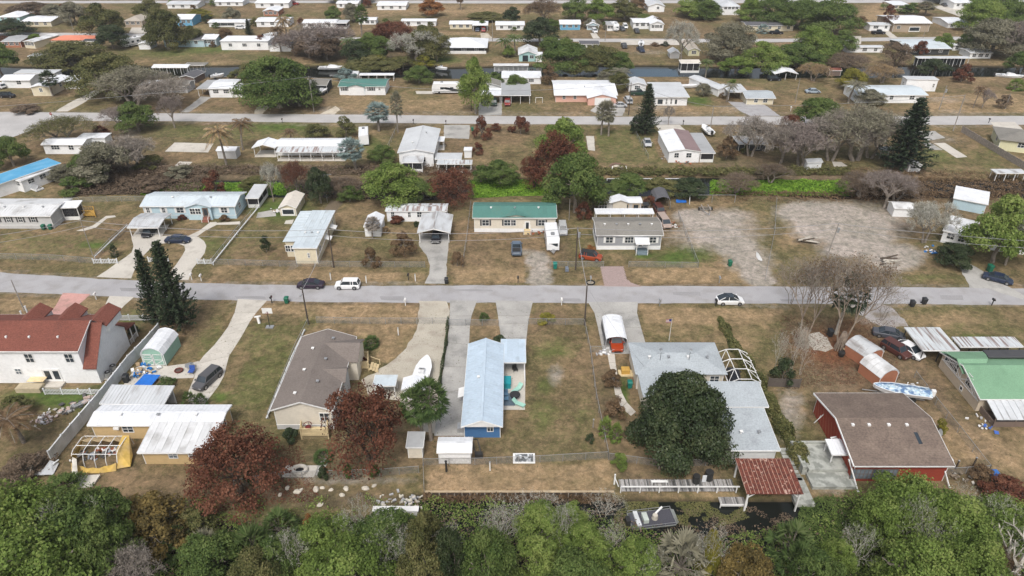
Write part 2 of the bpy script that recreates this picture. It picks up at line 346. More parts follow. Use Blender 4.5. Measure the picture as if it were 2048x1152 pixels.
# ------------------------------------------------------------------ water
def water_mat(name, c, rough, rip):
 m = bpy.data.materials.new(name); m.use_nodes = True; n = m.node_tree.nodes; l = m.node_tree.links
 b = n['Principled BSDF']; b.inputs['Base Color'].default_value = (*c, 1); b.inputs['Roughness'].default_value = rough; b.inputs['IOR'].default_value = 1.33
 tc = n.new('ShaderNodeTexCoord'); t = n.new('ShaderNodeTexNoise'); t.inputs['Scale'].default_value = 1.6; t.inputs['Detail'].default_value = 4; l.new(tc.outputs['Object'], t.inputs['Vector'])
 bp = n.new('ShaderNodeBump'); bp.inputs['Strength'].default_value = rip; bp.inputs['Distance'].default_value = .05; l.new(t.outputs['Fac'], bp.inputs['Height']); l.new(bp.outputs[0], b.inputs['Normal'])
 return m
def sheet(name, pts, z, m, kind='structure', wob=0.0, seed=0, step=1.2, loc=True):
 """flat sheet with a slightly uneven outline from surveyed corner points"""
 P = [G(*p) if loc else Vector((p[0], p[1], 0)) for p in pts]; rnd = random.Random(seed+len(pts)); out = []
 for i, p in enumerate(P):
  q = P[(i+1) % len(P)]; L = (q-p).length; k = max(1, int(L/step)) if wob else 1
  for j in range(k):
   a = p.lerp(q, j/k)
   if wob: a = a + Vector((rnd.uniform(-wob, wob), rnd.uniform(-wob, wob), 0))
   out.append((a.x, a.y, 0))
 cx = sum(p[0] for p in out)/len(out); cy = sum(p[1] for p in out)/len(out)
 mb = MB(); mb.face([(p[0]-cx, p[1]-cy, 0) for p in out])
 o = mb.build(name, m, loc=(cx, cy, z))
 return struct(o, kind) if kind else o
W_DARK = water_mat('dark_canal_water', (.012,.014,.012), .06, .25)
W_SKY_REFL = water_mat('sky_painted_canal_water', (.03,.06,.09), .05, .12)  # blue base colour stands in for sky mirrored in the water
for i, (x0, x1, y0, y1, z, m) in enumerate(((-300,300,143,160,-.62,W_DARK), (-300,300,241,264,-.75,W_DARK), (-90,90,20,61,-.7,W_DARK))):
 mb = MB(); mb.face([(x0,y0,0),(x1,y0,0),(x1,y1,0),(x0,y1,0)]); struct(mb.build('canal_water', m, loc=(0,0,z)))

_a, _b = G(1256,150), G(1362,150); mb = MB(); mb.face([(_a.x,243.5,0),(_b.x,243.5,0),(_b.x,257,0),(_a.x,257,0)]); struct(mb.build('painted_sky_reflection', W_SKY_REFL, loc=(0,0,-.74)))  # stretch of canal with the sky's reflection painted into its colour
# ------------------------------------------------------------------ roads and paved surfaces
M_ASPH = mat('sun_bleached_asphalt', (.345,.34,.35), rough=.95, var=.11, scale=9, big=.06, bump=.15, stain=(.28,.27,.265), st_scale=.5, st_lo=.46, st_hi=.72)
M_ASPH2 = mat('far_road_asphalt', (.40,.39,.385), rough=.95, var=.06, scale=5, big=.08)
M_CONC = mat('pale_concrete', (.50,.47,.42), rough=.9, var=.07, scale=4, big=.08, stain=(.36,.33,.29), st_scale=.6, st_lo=.52, st_hi=.75)
M_CONCD = mat('weathered_concrete', (.37,.36,.34), rough=.92, var=.09, scale=4, big=.12, stain=(.20,.20,.19), st_scale=.35, st_lo=.48, st_hi=.72)
M_SAND = mat('white_sand_gravel', (.50,.45,.37), rough=1, var=.16, scale=5, big=.12, bump=.3, stain=(.30,.24,.16), st_scale=.8, st_lo=.5, st_hi=.7)
M_GRAVEL = mat('shell_gravel', (.42,.385,.32), rough=1, var=.14, scale=7, big=.10, bump=.4, stain=(.31,.27,.22), st_scale=.5, st_lo=.5, st_hi=.7)
M_PINK = mat('pink_painted_drive', (.48,.27,.24), rough=.9, var=.08, scale=4, big=.1, stain=(.36,.22,.19), st_scale=.7)
M_PAVER = mat('mauve_paver', (.33,.255,.24), rough=.95, var=.16, scale=5, big=.06)
sheet('main_road', [(-160,540),(0,545),(60,549),(130,553),(200,558),(290,562),(380,566),(520,569.5),(720,572),(1024,570.5),(1300,572),(1540,573),(1790,574),(2048,577),(2250,579),
  (2250,612),(2048,610),(1800,608),(1600,607.5),(1450,607),(1200,606.5),(1024,605.5),(780,605),(600,603.5),(512,601.5),(400,599),(300,596),(200,592),(130,589),(60,586),(-160,580)], .010, M_ASPH, wob=.12, step=2)
sheet('back_road', [(-300,224),(0,224),(250,226),(600,228.5),(1000,232),(1300,233.5),(1700,232.5),(2048,232),(2400,232),
  (2400,250),(2048,249.5),(1700,249.5),(1300,249.5),(1000,248),(600,244.5),(300,242),(100,241),(95,248),(60,262),(20,276),(-60,300),(-300,330)], .010, M_ASPH2, wob=.12, step=3)
for pts in ([(-300,64),(0,65),(300,67),(600,74),(1024,77),(1500,78),(2048,72),(2400,70),(2400,76),(2048,79),(1500,85),(1024,83),(600,80),(300,73),(0,71),(-300,70)],
   [(-300,2),(600,1),(1024,1),(1600,0),(2400,-2),(2400,4),(1600,6),(1024,7),(600,6),(-300,7)]):
 sheet('back_road', pts, .010, M_ASPH2, wob=.2, step=5)
sheet('pink_driveway', [(126,586),(182,588),(167,602),(151,614),(132,630),(111,644),(86,644),(104,622),(117,603)], .02, M_PINK, wob=.08)
sheet('concrete_driveway', [(219,592),(268,594),(247,613),(230,633),(201,632),(209,613)], .02, M_CONC, wob=.03)
def slabs(name, left, right, m, z=.02, gap=.06, step=None):
 """driveway laid as separate slabs between two surveyed edges; each slab a piece of the drive"""
 root = struct(bpy.data.objects.new(name, None)); COL.objects.link(root)
 L = [G(*p) for p in left]; Rr = [G(*p) for p in right]
 c = sum(L+Rr, Vector())/(2*len(L)); root.location = (c.x, c.y, z)
 for i in range(len(L)-1):
  a, b, d, e = L[i], Rr[i], Rr[i+1], L[i+1]
  dv = ((e-a)+(d-b)).normalized()*gap/2
  q = [a+dv, b+dv, d-dv, e-dv]
  mb = MB(); mb.slab([(p.x-c.x, p.y-c.y, 0.0) for p in q][::(-1 if ((b-a).cross(e-a)).z < 0 else 1)], .10)
  mb.build('slab', m, root)
 return root
slabs('concrete_driveway', [(476,598),(469,626),(456,654),(443,672),(428,691),(408,711),(395,728),(388,757),(379,778),(374,790),(380,811)],
  [(534,601),(512,626),(500,643),(491,659),(482,675),(468,697),(458,712),(448,752),(437,772),(428,784),(407,811)], M_CONC, .03)
sheet('concrete_pad', [(398,722),(383,726),(337,732),(310,731),(272,734),(258,755),(244,774),(290,776),(314,758),(387,756)], .022, M_CONC, wob=.03)
slabs('concrete_driveway', [(900,601),(899,632),(898,651),(895,685),(887,734),(879,790),(868,872)], [(954,601),(943,632),(940,651),(938,690),(935,734),(932,776),(928,872)], M_CONCD, .03)
slabs('concrete_driveway', [(991,601),(996,632),(998,648),(1002,676),(1004,690)], [(1066,602),(1059,632),(1056,648),(1053,676),(1053,690)], M_CONCD, .03)
slabs('concrete_driveway', [(1176,604),(1189,626),(1196,655),(1203,690),(1208,708)], [(1276,604),(1274,626),(1282,655),(1292,690),(1300,708)], M_CONCD, .03)
slabs('front_path', [(1214,704),(1218,725),(1223,748),(1227,770),(1231,792),(1242,815),(1262,832)], [(1229,704),(1231,725),(1235,751),(1239,768),(1244,786),(1254,805),(1272,824)], M_CONC, .02)
sheet('gravel_driveway', [(838,602),(894,602),(899,632),(895,651),(890,690),(884,734),(876,790),(872,870),(840,860),(800,800),(740,795),(722,760),(750,745),(790,718),(818,687),(830,668),(836,650),(836,625)], .02, M_GRAVEL, wob=.2, step=1)
sheet('concrete_driveway', [(193,554),(215,540),(234,526),(252,514),(263,505),(267,493),(263,475),(277,455),(339,449),(326,470),(318,485),(305,493),(293,505),(280,520),(270,538),(262,557)], .02, M_CONC, wob=.04)
sheet('concrete_driveway', [(329,559),(340,545),(352,530),(365,511),(371,500),(369,492),(358,488),(338,486),(316,488),(322,472),(345,471),(383,473),(397,474),(408,482),(413,492),(409,506),(398,522),(385,538),(377,560)], .025, M_CONC, wob=.04)
sheet('front_path', [(374,473),(398,462),(420,445),(432,444),(437,448),(410,462),(392,475)], .030, M_CONC)
sheet('concrete_pad', [(432,446),(480,443),(481,449),(434,450)], .032, M_CONC)
sheet('concrete_driveway', [(849,567),(858,548),(860,530),(852,510),(838,492),(838,468),(898,468),(896,500),(893,530),(894,568)], .02, M_CONCD, wob=.1)
# mauve driveway of individual pavers
def pavers():
 root = struct(bpy.data.objects.new('paver_driveway', None)); COL.objects.link(root)
 a, b = G(1208,571.5), G(1256,571.5); y1 = G(1232,533).y; root.location = (a.x, a.y, 0)
 W = b.x - a.x; L = y1 - a.y; nxx, nyy = 12, 24; me = MB().box(-W/nxx/2+.01, W/nxx/2-.01, -L/nyy/2+.01, L/nyy/2-.01, 0, .03).mesh('paver', M_PAVER)
 for j in range(nyy):
  for i in range(nxx):
   link('paver', me, root, ((i+.5)*W/nxx + (.14 if j % 2 else 0), (j+.5)*L/nyy, random.uniform(0, .008)))
pavers()
sheet('paver_apron', [(1204,572.2),(1200,573),(1285,573.5),(1262,565),(1257,560)], .015, M_PAVER, wob=.05)
M_MILL = mat('grey_millings', (.33,.31,.30), rough=1, var=.18, scale=6, big=.14, bump=.4, stain=(.22,.18,.13), st_scale=.5, st_lo=.5, st_hi=.66)
sheet('concrete_driveway', [(1916,527),(1932,522),(2048,592),(2048,600),(1975,577),(1940,577)], .02, M_CONCD, wob=.2)
sheet('gravel_driveway', [(1688,606),(1765,607),(1783,615),(1803,633),(1818,652),(1786,658),(1760,650),(1735,640),(1712,622)], .02, M_MILL, wob=.35, step=.8)
for pts, m in (([(330,303),(349,285),(427,287),(416,305)], M_CONC), ([(349,332),(359,323),(385,324),(374,334)], M_CONC), ([(1867,286),(1890,286),(1935,314),(1913,316)], M_CONC), ([(1840,284),(1862,286),(1886,300),(1862,300)], M_CONCD),
    ([(1981,244),(2030,244),(2046,259),(1992,260)], M_CONC), ([(1172,272),(1188,272),(1190,302),(1176,300)], M_CONC), ([(1664,323),(1683,324),(1696,333),(1668,333)], M_CONC),
    ([(831,182),(870,182),(870,188),(833,188)], M_CONC), ([(516,425),(550,419),(552,432),(512,436)], M_CONCD), ([(572,441),(588,439),(585,448),(568,448)], M_CONC)):
 sheet('concrete_pad', pts, .018, m, wob=.05)
for pts, m in (([(110,223),(135,223),(160,210),(203,183),(188,181),(140,205)], M_CONC), ([(360,225),(378,225),(400,210),(424,194),(402,193),(385,207)], M_CONCD), ([(888,250),(940,250),(938,278),(888,276)], M_CONCD),
    ([(958,206),(1004,206),(1003,231),(957,231)], M_CONCD), ([(1200,205),(1248,205),(1250,222),(1244,232),(1210,232),(1180,222)], M_CONCD), ([(1455,203),(1490,205),(1530,210),(1560,232),(1500,232),(1480,222)], M_ASPH),
    ([(512,215),(530,210),(541,211),(525,228),(508,228)], M_SAND), ([(640,228),(672,212),(680,220),(668,229)], M_SAND), ([(1310,250),(1360,250),(1372,262),(1320,262)], M_CONC),
    ([(1241,80),(1362,80),(1360,90),(1242,90)], M_CONC), ([(265,52),(300,54),(295,66),(258,66)], M_CONC), ([(1700,72),(1722,72),(1722,88),(1706,90)], M_CONC), ([(1765,62),(1778,62),(1796,76),(1780,76)], M_CONC), ([(1825,262),(1870,262),(1890,276),(1850,282)], M_CONCD),
    ([(1180,66),(1192,66),(1200,77),(1186,77)], M_CONC), ([(960,66),(975,66),(985,76),(962,76)], M_SAND), ([(1860,12),(1900,10),(1990,44),(1960,48)], M_CONC)):
 sheet('side_driveway', pts, .020, m, wob=.12)
sheet('mowed_path', [(660,402),(690,402),(668,430),(590,540),(575,540),(625,465)], .006, mat('bare_track', (.14,.11,.075), rough=1, var=.2, scale=3, big=.2), wob=.4)
for x, y, w_, h_ in ((240,575,34,8),(470,592,60,6),(760,592,46,9),(905,578,80,5),(1120,596,40,7),(1345,583,54,8),(1560,598,70,6),(1880,590,44,10)):
 sheet('road_patch', [(x,y),(x+w_,y+1),(x+w_+2,y+h_),(x+3,y+h_-1)], .016, mat('darker_asphalt_patch', (.27,.265,.27), rough=.95, var=.12, scale=7), wob=.12)
# ------------------------------------------------------------------ building kit
def wallm(name, c, siding=True, **k): return mat(name, c, rough=.8, var=.05, scale=3, big=.06, stripe=(2, .21, .16) if siding else None, stain=k.get('stain', tuple(q*.8 for q in c)), st_scale=.8, st_lo=.55, st_hi=.85)
WALL = dict(
 white=wallm('white_siding', (.78,.79,.80)), white_block=wallm('white_block_wall', (.68,.69,.69), False), cream=wallm('cream_siding', (.64,.58,.44)), cream2=wallm('pale_cream_siding', (.66,.61,.52)), tan=wallm('tan_siding', (.52,.44,.34)),
 yellow=wallm('peach_yellow_wall', (.55,.40,.21), False), ltblue=wallm('light_blue_siding', (.44,.58,.65)), blue=wallm('deep_blue_siding', (.06,.16,.34)), teal=wallm('teal_siding', (.36,.56,.56)), grey=wallm('grey_siding', (.30,.31,.33)),
 ltgrey=wallm('light_grey_siding', (.50,.50,.50)), pink=wallm('salmon_pink_wall', (.62,.37,.30), False), red=wallm('barn_red_siding', (.29,.05,.03)), mint=wallm('mint_green_siding', (.27,.44,.36)), brown=wallm('brown_wall', (.16,.12,.10)),
 orange=wallm('orange_brick_wall', (.36,.15,.085), False), dark=wallm('dark_screened_wall', (.045,.048,.05), False), lemon=wallm('pale_yellow_wall', (.62,.60,.40), False), sky=wallm('bright_blue_wall', (.14,.38,.58)), stone=wallm('tan_stone_wall', (.36,.29,.22), False))
def roofm(name, c, **k): return mat(name, c, **{**dict(rough=.6, var=.05, scale=2.5, big=.07, stain=tuple(q*.68 for q in c), st_scale=.5, st_lo=.55, st_hi=.8), **k})
ROOF = dict(
 white=roofm('white_metal_roof', (.68,.70,.73)), white2=roofm('dirty_white_roof', (.60,.61,.62), stain=(.30,.29,.28), st_scale=.4, st_lo=.5, st_hi=.72), blue=roofm('pale_blue_metal_roof', (.44,.53,.62)), ltblue=roofm('faded_blue_metal_roof', (.50,.56,.60), stain=(.36,.38,.38)),
 shin_brown=roofm('brown_shingle', (.15,.115,.095), rough=.95, var=.22, scale=4, stripe=(1, .3, .14), stain=(.20,.155,.125), st_lo=.45, st_hi=.7), shin_greybrown=roofm('grey_brown_shingle', (.175,.15,.135), rough=.95, var=.16, scale=5, stripe=(1, .3, .12), stain=(.12,.10,.09)),
 shin_grey=roofm('blue_grey_shingle', (.36,.395,.42), rough=.95, var=.14, scale=5, stripe=(1, .3, .10), stain=(.27,.29,.31)), shin_dark=roofm('charcoal_shingle', (.10,.10,.11), rough=.95, var=.15, scale=4), shin_mid=roofm('mid_grey_shingle', (.21,.20,.18), rough=.95, var=.15, scale=5, stripe=(1, .3, .12)),
 shin_red=roofm('red_brown_shingle', (.175,.062,.045), rough=.95, var=.25, scale=5, stripe=(1, .3, .14), stain=(.145,.055,.042)), green=roofm('sea_green_metal_roof', (.075,.19,.165), stain=(.10,.17,.13)), mint=roofm('apple_green_roof', (.165,.30,.19), stain=(.13,.25,.155), st_lo=.5, var=.12, scale=6),
 striped=roofm('rust_streaked_tin', (.52,.55,.57), stain=(.20,.13,.11), st_scale=1.1, st_lo=.5, st_hi=.6, stretch=(1.3,.12,1), big=.1), tin=roofm('weathered_tin', (.50,.52,.54), stain=(.24,.22,.21), st_scale=.8, st_lo=.5, st_hi=.66, stretch=(.8,.25,1)),
 rust=roofm('rusted_red_tin', (.095,.030,.022), rough=.9, var=.3, scale=5, c2=(.16,.048,.032), stain=(.48,.34,.28), st_scale=1.6, st_lo=.6, st_hi=.66), azure=roofm('bright_blue_tarp_roof', (.08,.30,.50), stain=(.20,.42,.60), st_lo=.45), salmon=roofm('orange_red_roof', (.62,.22,.14)), grey=roofm('grey_flat_roof', (.34,.35,.36), stain=(.25,.25,.25)),
 brown2=roofm('purple_brown_metal', (.23,.165,.165)), tan=roofm('tan_shingle', (.38,.34,.29), rough=.9), cream=roofm('cream_roof', (.62,.58,.52)), black=roofm('black_felt_roof', (.07,.07,.075)), ltgrey=roofm('light_grey_metal', (.50,.52,.54), stain=(.40,.41,.42)))
TRIM = mat('white_trim', (.72,.72,.71), rough=.6, var=.04); WOOD = mat('weathered_timber', (.27,.24,.21), rough=.95, var=.25, scale=3, stretch=(1,6,1)); NEWWOOD = mat('fresh_yellow_timber', (.58,.47,.28), rough=.85, var=.12)
YWOOD = mat('stained_yellow_timber', (.50,.30,.07), rough=.85, var=.12); GLASS = glass(); GLASS_L = glass('pale_window_glass', (.16,.19,.22), .25); DARK = mat('dark_interior', (.02,.02,.022), rough=.9); SCREEN = meshwire('insect_screen', (.03,.03,.035), .72)
DKTRIM = mat('charcoal_shutter', (.07,.07,.075), rough=.7); METAL = mat('galvanised_metal', (.42,.43,.44), rough=.45, metal=.6, var=.1); BLKM = mat('black_metal', (.03,.03,.03), rough=.5)
_c = {}
def shared(key, fn):
 if key not in _c: _c[key] = fn()
 return _c[key]
def face_xf(side, w, d, u, z):
 """place a wall fitting modelled in the x-z plane facing -y at u metres along a wall"""
 if side == 'F': return (u, 0, z), 0
 if side == 'R': return (w, u, z), R(90)
 if side == 'L': return (0, u, z), R(-90)
 return (u, d, z), R(180)
def window(root, side, w, d, u, z, ww, hh, shut=None, fr=TRIM, gl=GLASS, bars=1, name='window'):
 ww = round(ww, 1); hh = round(hh, 1)
 def frame():
  m = MB(); t = .09
  m.box(-ww/2-t, ww/2+t, -.07, .0, -t, 0); m.box(-ww/2-t, ww/2+t, -.07, 0, hh, hh+t); m.box(-ww/2-t, -ww/2, -.07, 0, 0, hh); m.box(ww/2, ww/2+t, -.07, 0, 0, hh)
  for k in range(1, bars+1):
   x = -ww/2 + ww*k/(bars+1); m.box(x-.03, x+.03, -.06, 0, 0, hh)
  if bars: m.box(-ww/2, ww/2, -.062, -.002, hh/2-.03, hh/2+.03)
  return m.mesh('window_frame', fr)
 me = shared(('wf', ww, hh, fr.name, bars), frame)
 loc, rz = face_xf(side, w, d, u, z)
 o = link(name, me, root, loc, rz)
 link('pane', shared(('wp', ww, hh, gl.name), lambda: MB().box(-ww/2, ww/2, -.03, -.003, 0, hh).mesh('pane', gl)), o)
 if shut:
  sm = shared(('ws', hh, shut.name), lambda: MB().box(-.17, .17, -.06, -.002, -.05, hh+.05).mesh('shutter', shut))
  for s in (-1, 1): link('shutter', sm, o, (s*(ww/2+.29), 0, 0))
 return o
def door(root, side, w, d, u, z, ww=.95, hh=2.0, c=None, glz=False):
 c = c or TRIM; loc, rz = face_xf(side, w, d, u, z); ww = round(ww, 1); hh = round(hh, 1)
 o = link('door', shared(('dr', ww, hh, c.name), lambda: MB().box(-ww/2, ww/2, -.05, -.003, 0, hh).box(-ww/2-.1, -ww/2, -.08, -.002, 0, hh+.1).box(ww/2, ww/2+.1, -.08, -.002, 0, hh+.1).box(-ww/2, ww/2, -.08, -.002, hh, hh+.1).mesh('door', c)), root, loc, rz)
 if glz: link('pane', shared(('dp', ww, hh), lambda: MB().box(-ww/2+.15, ww/2-.15, -.07, -.055, .4, hh-.2).mesh('pane', GLASS)), o)
 return o
def gable_wall(w, d, h, ridge, rise, bot=0.0):
 m = MB()
 if ridge == 'x':
  ring = [(0,bot),(0,h),(d/2,h+rise),(d,h),(d,bot)]
  m.loft([[(x, y, z) for y, z in ring] for x in (0, w)])
 elif ridge == 'y':
  ring = [(0,bot),(w,bot),(w,h),(w/2,h+rise),(0,h)]
  m.loft([[(x, y, z) for x, z in ring] for y in (0, d)])
 elif ridge == 'mono': m.loft([[(x,0,bot),(x,0,h),(x,d,h+rise),(x,d,bot)] for x in (0, w)])
 else: m.box(0, w, 0, d, bot, h)
 return m
def roof_parts(root, w, d, h, ridge, rise, ov, rm, rib=0, t=.10, vents=0, panels=0, eave=TRIM, rake=None):
 """roof with real thickness; rib = spacing of standing seams; panels = width of separate sheets"""
 rk = ov if rake is None else rake
 e = .03; slopes = []       # each: corner O, along-eave vector U, up-slope vector V
 if ridge == 'x':
  k = rise/(d/2); o_ = ov*k
  slopes = [(Vector((-rk,-ov,h-o_+e)), Vector((w+2*rk,0,0)), Vector((0,d/2+ov,rise+o_))), (Vector((w+rk,d+ov,h-o_+e)), Vector((-w-2*rk,0,0)), Vector((0,-d/2-ov,rise+o_)))]
 elif ridge == 'y':
  k = rise/(w/2); o_ = ov*k
  slopes = [(Vector((-ov,d+rk,h-o_+e)), Vector((0,-d-2*rk,0)), Vector((w/2+ov,0,rise+o_))), (Vector((w+ov,-rk,h-o_+e)), Vector((0,d+2*rk,0)), Vector((-w/2-ov,0,rise+o_)))]
 elif ridge in ('mono', 'flat'):
  r_ = rise if ridge == 'mono' else .03; k = r_/d
  slopes = [(Vector((-rk,-ov,h-ov*k+e)), Vector((w+2*rk,0,0)), Vector((0,d+2*ov,r_+2*ov*k)))]
 elif ridge == 'hip':
  m = MB(); a = min(w, d)/2; z0, z1 = h+e, h+rise
  c = [(-ov,-ov,z0-.1),(w+ov,-ov,z0-.1),(w+ov,d+ov,z0-.1),(-ov,d+ov,z0-.1)]
  if w >= d: r1, r2 = (a, d/2, z1), (w-a, d/2, z1); F = [[c[0],c[1],r2,r1],[c[1],c[2],r2],[c[2],c[3],r1,r2],[c[3],c[0],r1]]
  else: r1, r2 = (w/2, a, z1), (w/2, d-a, z1); F = [[c[0],c[1],r1],[c[1],c[2],r2,r1],[c[2],c[3],r2],[c[3],c[0],r1,r2]]
  for q in F: m.face(q)
  m.slab(c, t)
  ro = m.build('roof', rm, root)
  slopes = []
 if slopes:
  m = MB(); tops = []
  for O, U, V in slopes: m.slab([O, O+U, O+U+V, O+V], t)
  ro = m.build('roof', rm, root)
  for O, U, V in slopes:
   n = U.cross(V).normalized(); L = U.length; Un = U.normalized()
   if panels:
    k = max(1, round(L/panels)); pw = L/k; Vl = V.length
    def pm(pw=pw, Vl=Vl):
     q = MB().box(.012, pw-.012, 0, Vl, .0, .015); q.box(-.02, .035, 0, Vl, .004, .06); q.box(pw*.5-.015, pw*.5+.015, .01, Vl-.01, .012, .03); return q.mesh('roof_panel', rm)
    pmesh = shared(('panel', round(pw, 3), round(Vl, 3), rm.name), pm)
    Mx = Matrix((Un, V.normalized(), n)).transposed().to_4x4()
    for i in range(k):
     p = link('roof_panel', pmesh, ro); p.matrix_local = Matrix.Translation(O + Un*(i*pw) + n*.004) @ Mx @ Matrix.Diagonal((1, random.uniform(.992, 1.004), 1, 1))
   elif rib:
    q = MB(); k = max(1, round(L/rib))
    for i in range(k+1):
     a = O + Un*min(max(L*i/k, .03), L-.03) + n*.012; q.bar(a, a+V, .05, .045)
    s = q.build('roof_seams', rm, ro); s['kind'] = 'stuff'
  if ridge in ('x', 'y') and (rib or panels):
   O, U, V = slopes[0]; MB().bar(O+V+Vector((0,0,.05)), O+V+U+Vector((0,0,.05)), .28, .06).build('ridge_cap', rm, ro)
  fm = MB()
  for O, U, V in slopes:
   Un = U.normalized(); Vn = V.normalized(); dz = Vector((0,0,-.09))
   fm.bar(O-Vn*.03+dz, O+U-Vn*.03+dz, .05, .17); fm.bar(O-Un*.03+dz*.9, O+V-Un*.03+dz*.9, .05, .19); fm.bar(O+U+Un*.03+dz*.9, O+U+V+Un*.03+dz*.9, .05, .19)
  fm.build('fascia', eave, root)
 for i in range(vents):
  u = (i+.7)/(vents+.4)
  if ridge == 'y': x, y = w/2 + w*.16*(1 if i % 2 else -1), d*u; z = h + rise*(1 - abs(x-w/2)/(w/2))
  else: x, y = w*u, d*.36; z = h + rise*y/(d/2) if ridge != 'flat' else h
  q = MB(); q.tube((x,y,z-.1), (x,y,z+.3), .11, n=7); q.box(x-.2, x+.2, y-.2, y+.2, z+.26, z+.34); q.build('roof_vent', METAL if i % 2 else TRIM, ro)
 return ro
def house(label, xl, xr, yb, ye, yk, wall='white', roof='white', ridge='x', rise=.9, ov=.35, wins=(), name='mobile_home', cat='house', rib=0, panels=0, vents=0, skirt=None, doors=(), group=None, rot=None, hmax=None, rake=None, eave=None):
 """house surveyed from: base row yb, front eave row ye, back eave row yk, base columns xl..xr"""
 a = G(xl, yb if not isinstance(yb, tuple) else yb[0]); b = G(xr, yb if not isinstance(yb, tuple) else yb[1])
 w = (b-a).length; rz = math.atan2(b.y-a.y, b.x-a.x) if rot is None else R(rot)
 h = HT((a.y+b.y)/2 - ov, ye) ; h = max(h, 2.0)
 if hmax: h = hmax
 bk = G((xl+xr)/2, yk, h); d = max(2.2, bk.y - (a.y+b.y)/2 - ov)
 root = thing(name, label, cat, (a.x, a.y, 0), rz, group)
 W = WALL[wall] if isinstance(wall, str) else wall; RM = ROOF[roof]
 gable_wall(w, d, h, ridge, rise, .0).build('wall', W, root)
 cb = MB(); t = .07                       # corner boards
 for x in (-.015, w-.075):
  for y in (-.02, d-.07): cb.box(x, x+.09, y, y+.09, .02, h-.02)
 cb.build('corner_board', TRIM, root)
 if skirt:
  sk = MB(); z = .75; sk.box(-.03, w+.03, -.035, d+.03, 0, z); sk.build('skirting', skirt, root)
  if z: MB().box(-.05, w+.05, -.06, d+.05, z, z+.07).build('skirting_trim', TRIM, root)
 root['dims'] = (w, d, h)
 ro = roof_parts(root, w, d, h, ridge, rise, ov, RM, rib, vents=vents, panels=panels, rake=rake, eave=eave or TRIM)
 for q in wins:
  side, u, ww = q[0], q[1], q[2]; hh = q[3] if len(q) > 3 else 1.1; z = q[4] if len(q) > 4 else min(1.35, h-hh-.35); sh = q[5] if len(q) > 5 else None; gl = q[6] if len(q) > 6 else GLASS
  L = w if side in 'FB' else d
  window(root, side, w, d, u*L if u < 1 else u, z, ww, hh, sh, gl=gl, bars=1 if ww < 1.6 else 2)
 for q in doors:
  side, u = q[0], q[1]; c = q[2] if len(q) > 2 else TRIM; L = w if side in 'FB' else d
  door(root, side, w, d, u*L, .35 if skirt else .08, c=c, glz=True, hh=min(2.0, h-.5), ww=q[3] if len(q) > 3 else .95)
 root.pop('dims', None)
 root_dims[root.name] = (w, d, h)
 return root
root_dims = {}
def dims(r): return root_dims[r.name]
def carport(label, xl, xr, yb, ye, yk, roof='white', ridge='x', rise=.5, ov=.2, name='carport', cat='carport', walls=(), wallm_=None, post=TRIM, rib=0, panels=0, group=None, npost=2, hmax=None, rot=None, rail=False, screen=False, floor=None, panelcol=None):
 a = G(xl, yb if not isinstance(yb, tuple) else yb[0]); b = G(xr, yb if not isinstance(yb, tuple) else yb[1]); w = (b-a).length
 rz = math.atan2(b.y-a.y, b.x-a.x) if rot is None else R(rot)
 h = hmax or max(2.0, HT((a.y+b.y)/2-ov, ye)); bk = G((xl+xr)/2, yk, h); d = max(2.2, bk.y-(a.y+b.y)/2-ov)
 root = thing(name, label, cat, (a.x, a.y, 0), rz, group); root_dims[root.name] = (w, d, h)
 roof_parts(root, w, d, h, ridge, rise, ov, ROOF[roof], rib, panels=panels, t=.07)
 pm = shared(('post', round(h, 2), post.name), lambda: MB().box(-.06, .06, -.06, .06, 0, h-.05).mesh('post', post))
 ny = max(2, int(d/3)+1)
 for i in range(npost):
  for j in range(ny):
   if 0 < i < npost-1 and 0 < j < ny-1: continue
   link('post', pm, root, (.1+(w-.2)*i/(npost-1), .1+(d-.2)*j/(ny-1), 0))
 wm = wallm_ or TRIM
 for s in walls:
  m = MB()
  if s == 'B': m.box(0, w, d-.08, d-.0, 0, h-.05)
  if s == 'L': m.box(0, .08, 0, d-.1, 0, h-.05)
  if s == 'R': m.box(w-.08, w, 0, d-.1, 0, h-.05)
  m.build('wall', wm, root)
 if rail or screen:
  m = MB();
  for z in (.75, h-.15): m.box(.16, w-.16, .06, .12, z, z+.08); m.box(.06, .12, .16, d-.16, z, z+.08); m.box(w-.12, w-.06, .16, d-.16, z, z+.08)
  m.build('rail', post, root)
  if screen:
   s = MB(); s.box(.2, w-.2, .085, .095, .83, h-.16); s.build('screen', DARK if screen == 2 else SCREEN, root)
   s = MB(); s.box(.085, .095, .2, d-.2, .83, h-.16); s.build('screen', DARK if screen == 2 else SCREEN, root)
   s = MB(); s.box(w-.095, w-.085, .2, d-.2, .83, h-.16); s.build('screen', DARK if screen == 2 else SCREEN, root)
   s = MB(); s.box(.15, w-.15, .07, .11, .02, .75); s.box(.07, .11, .15, d-.15, .02, .75); s.box(w-.11, w-.07, .15, d-.15, .02, .75); s.build('kick_panel', panelcol or TRIM, root)
 if floor: MB().box(-.1, w+.1, -.2, d, .03, .09).build('floor_slab', floor, root)
 return root
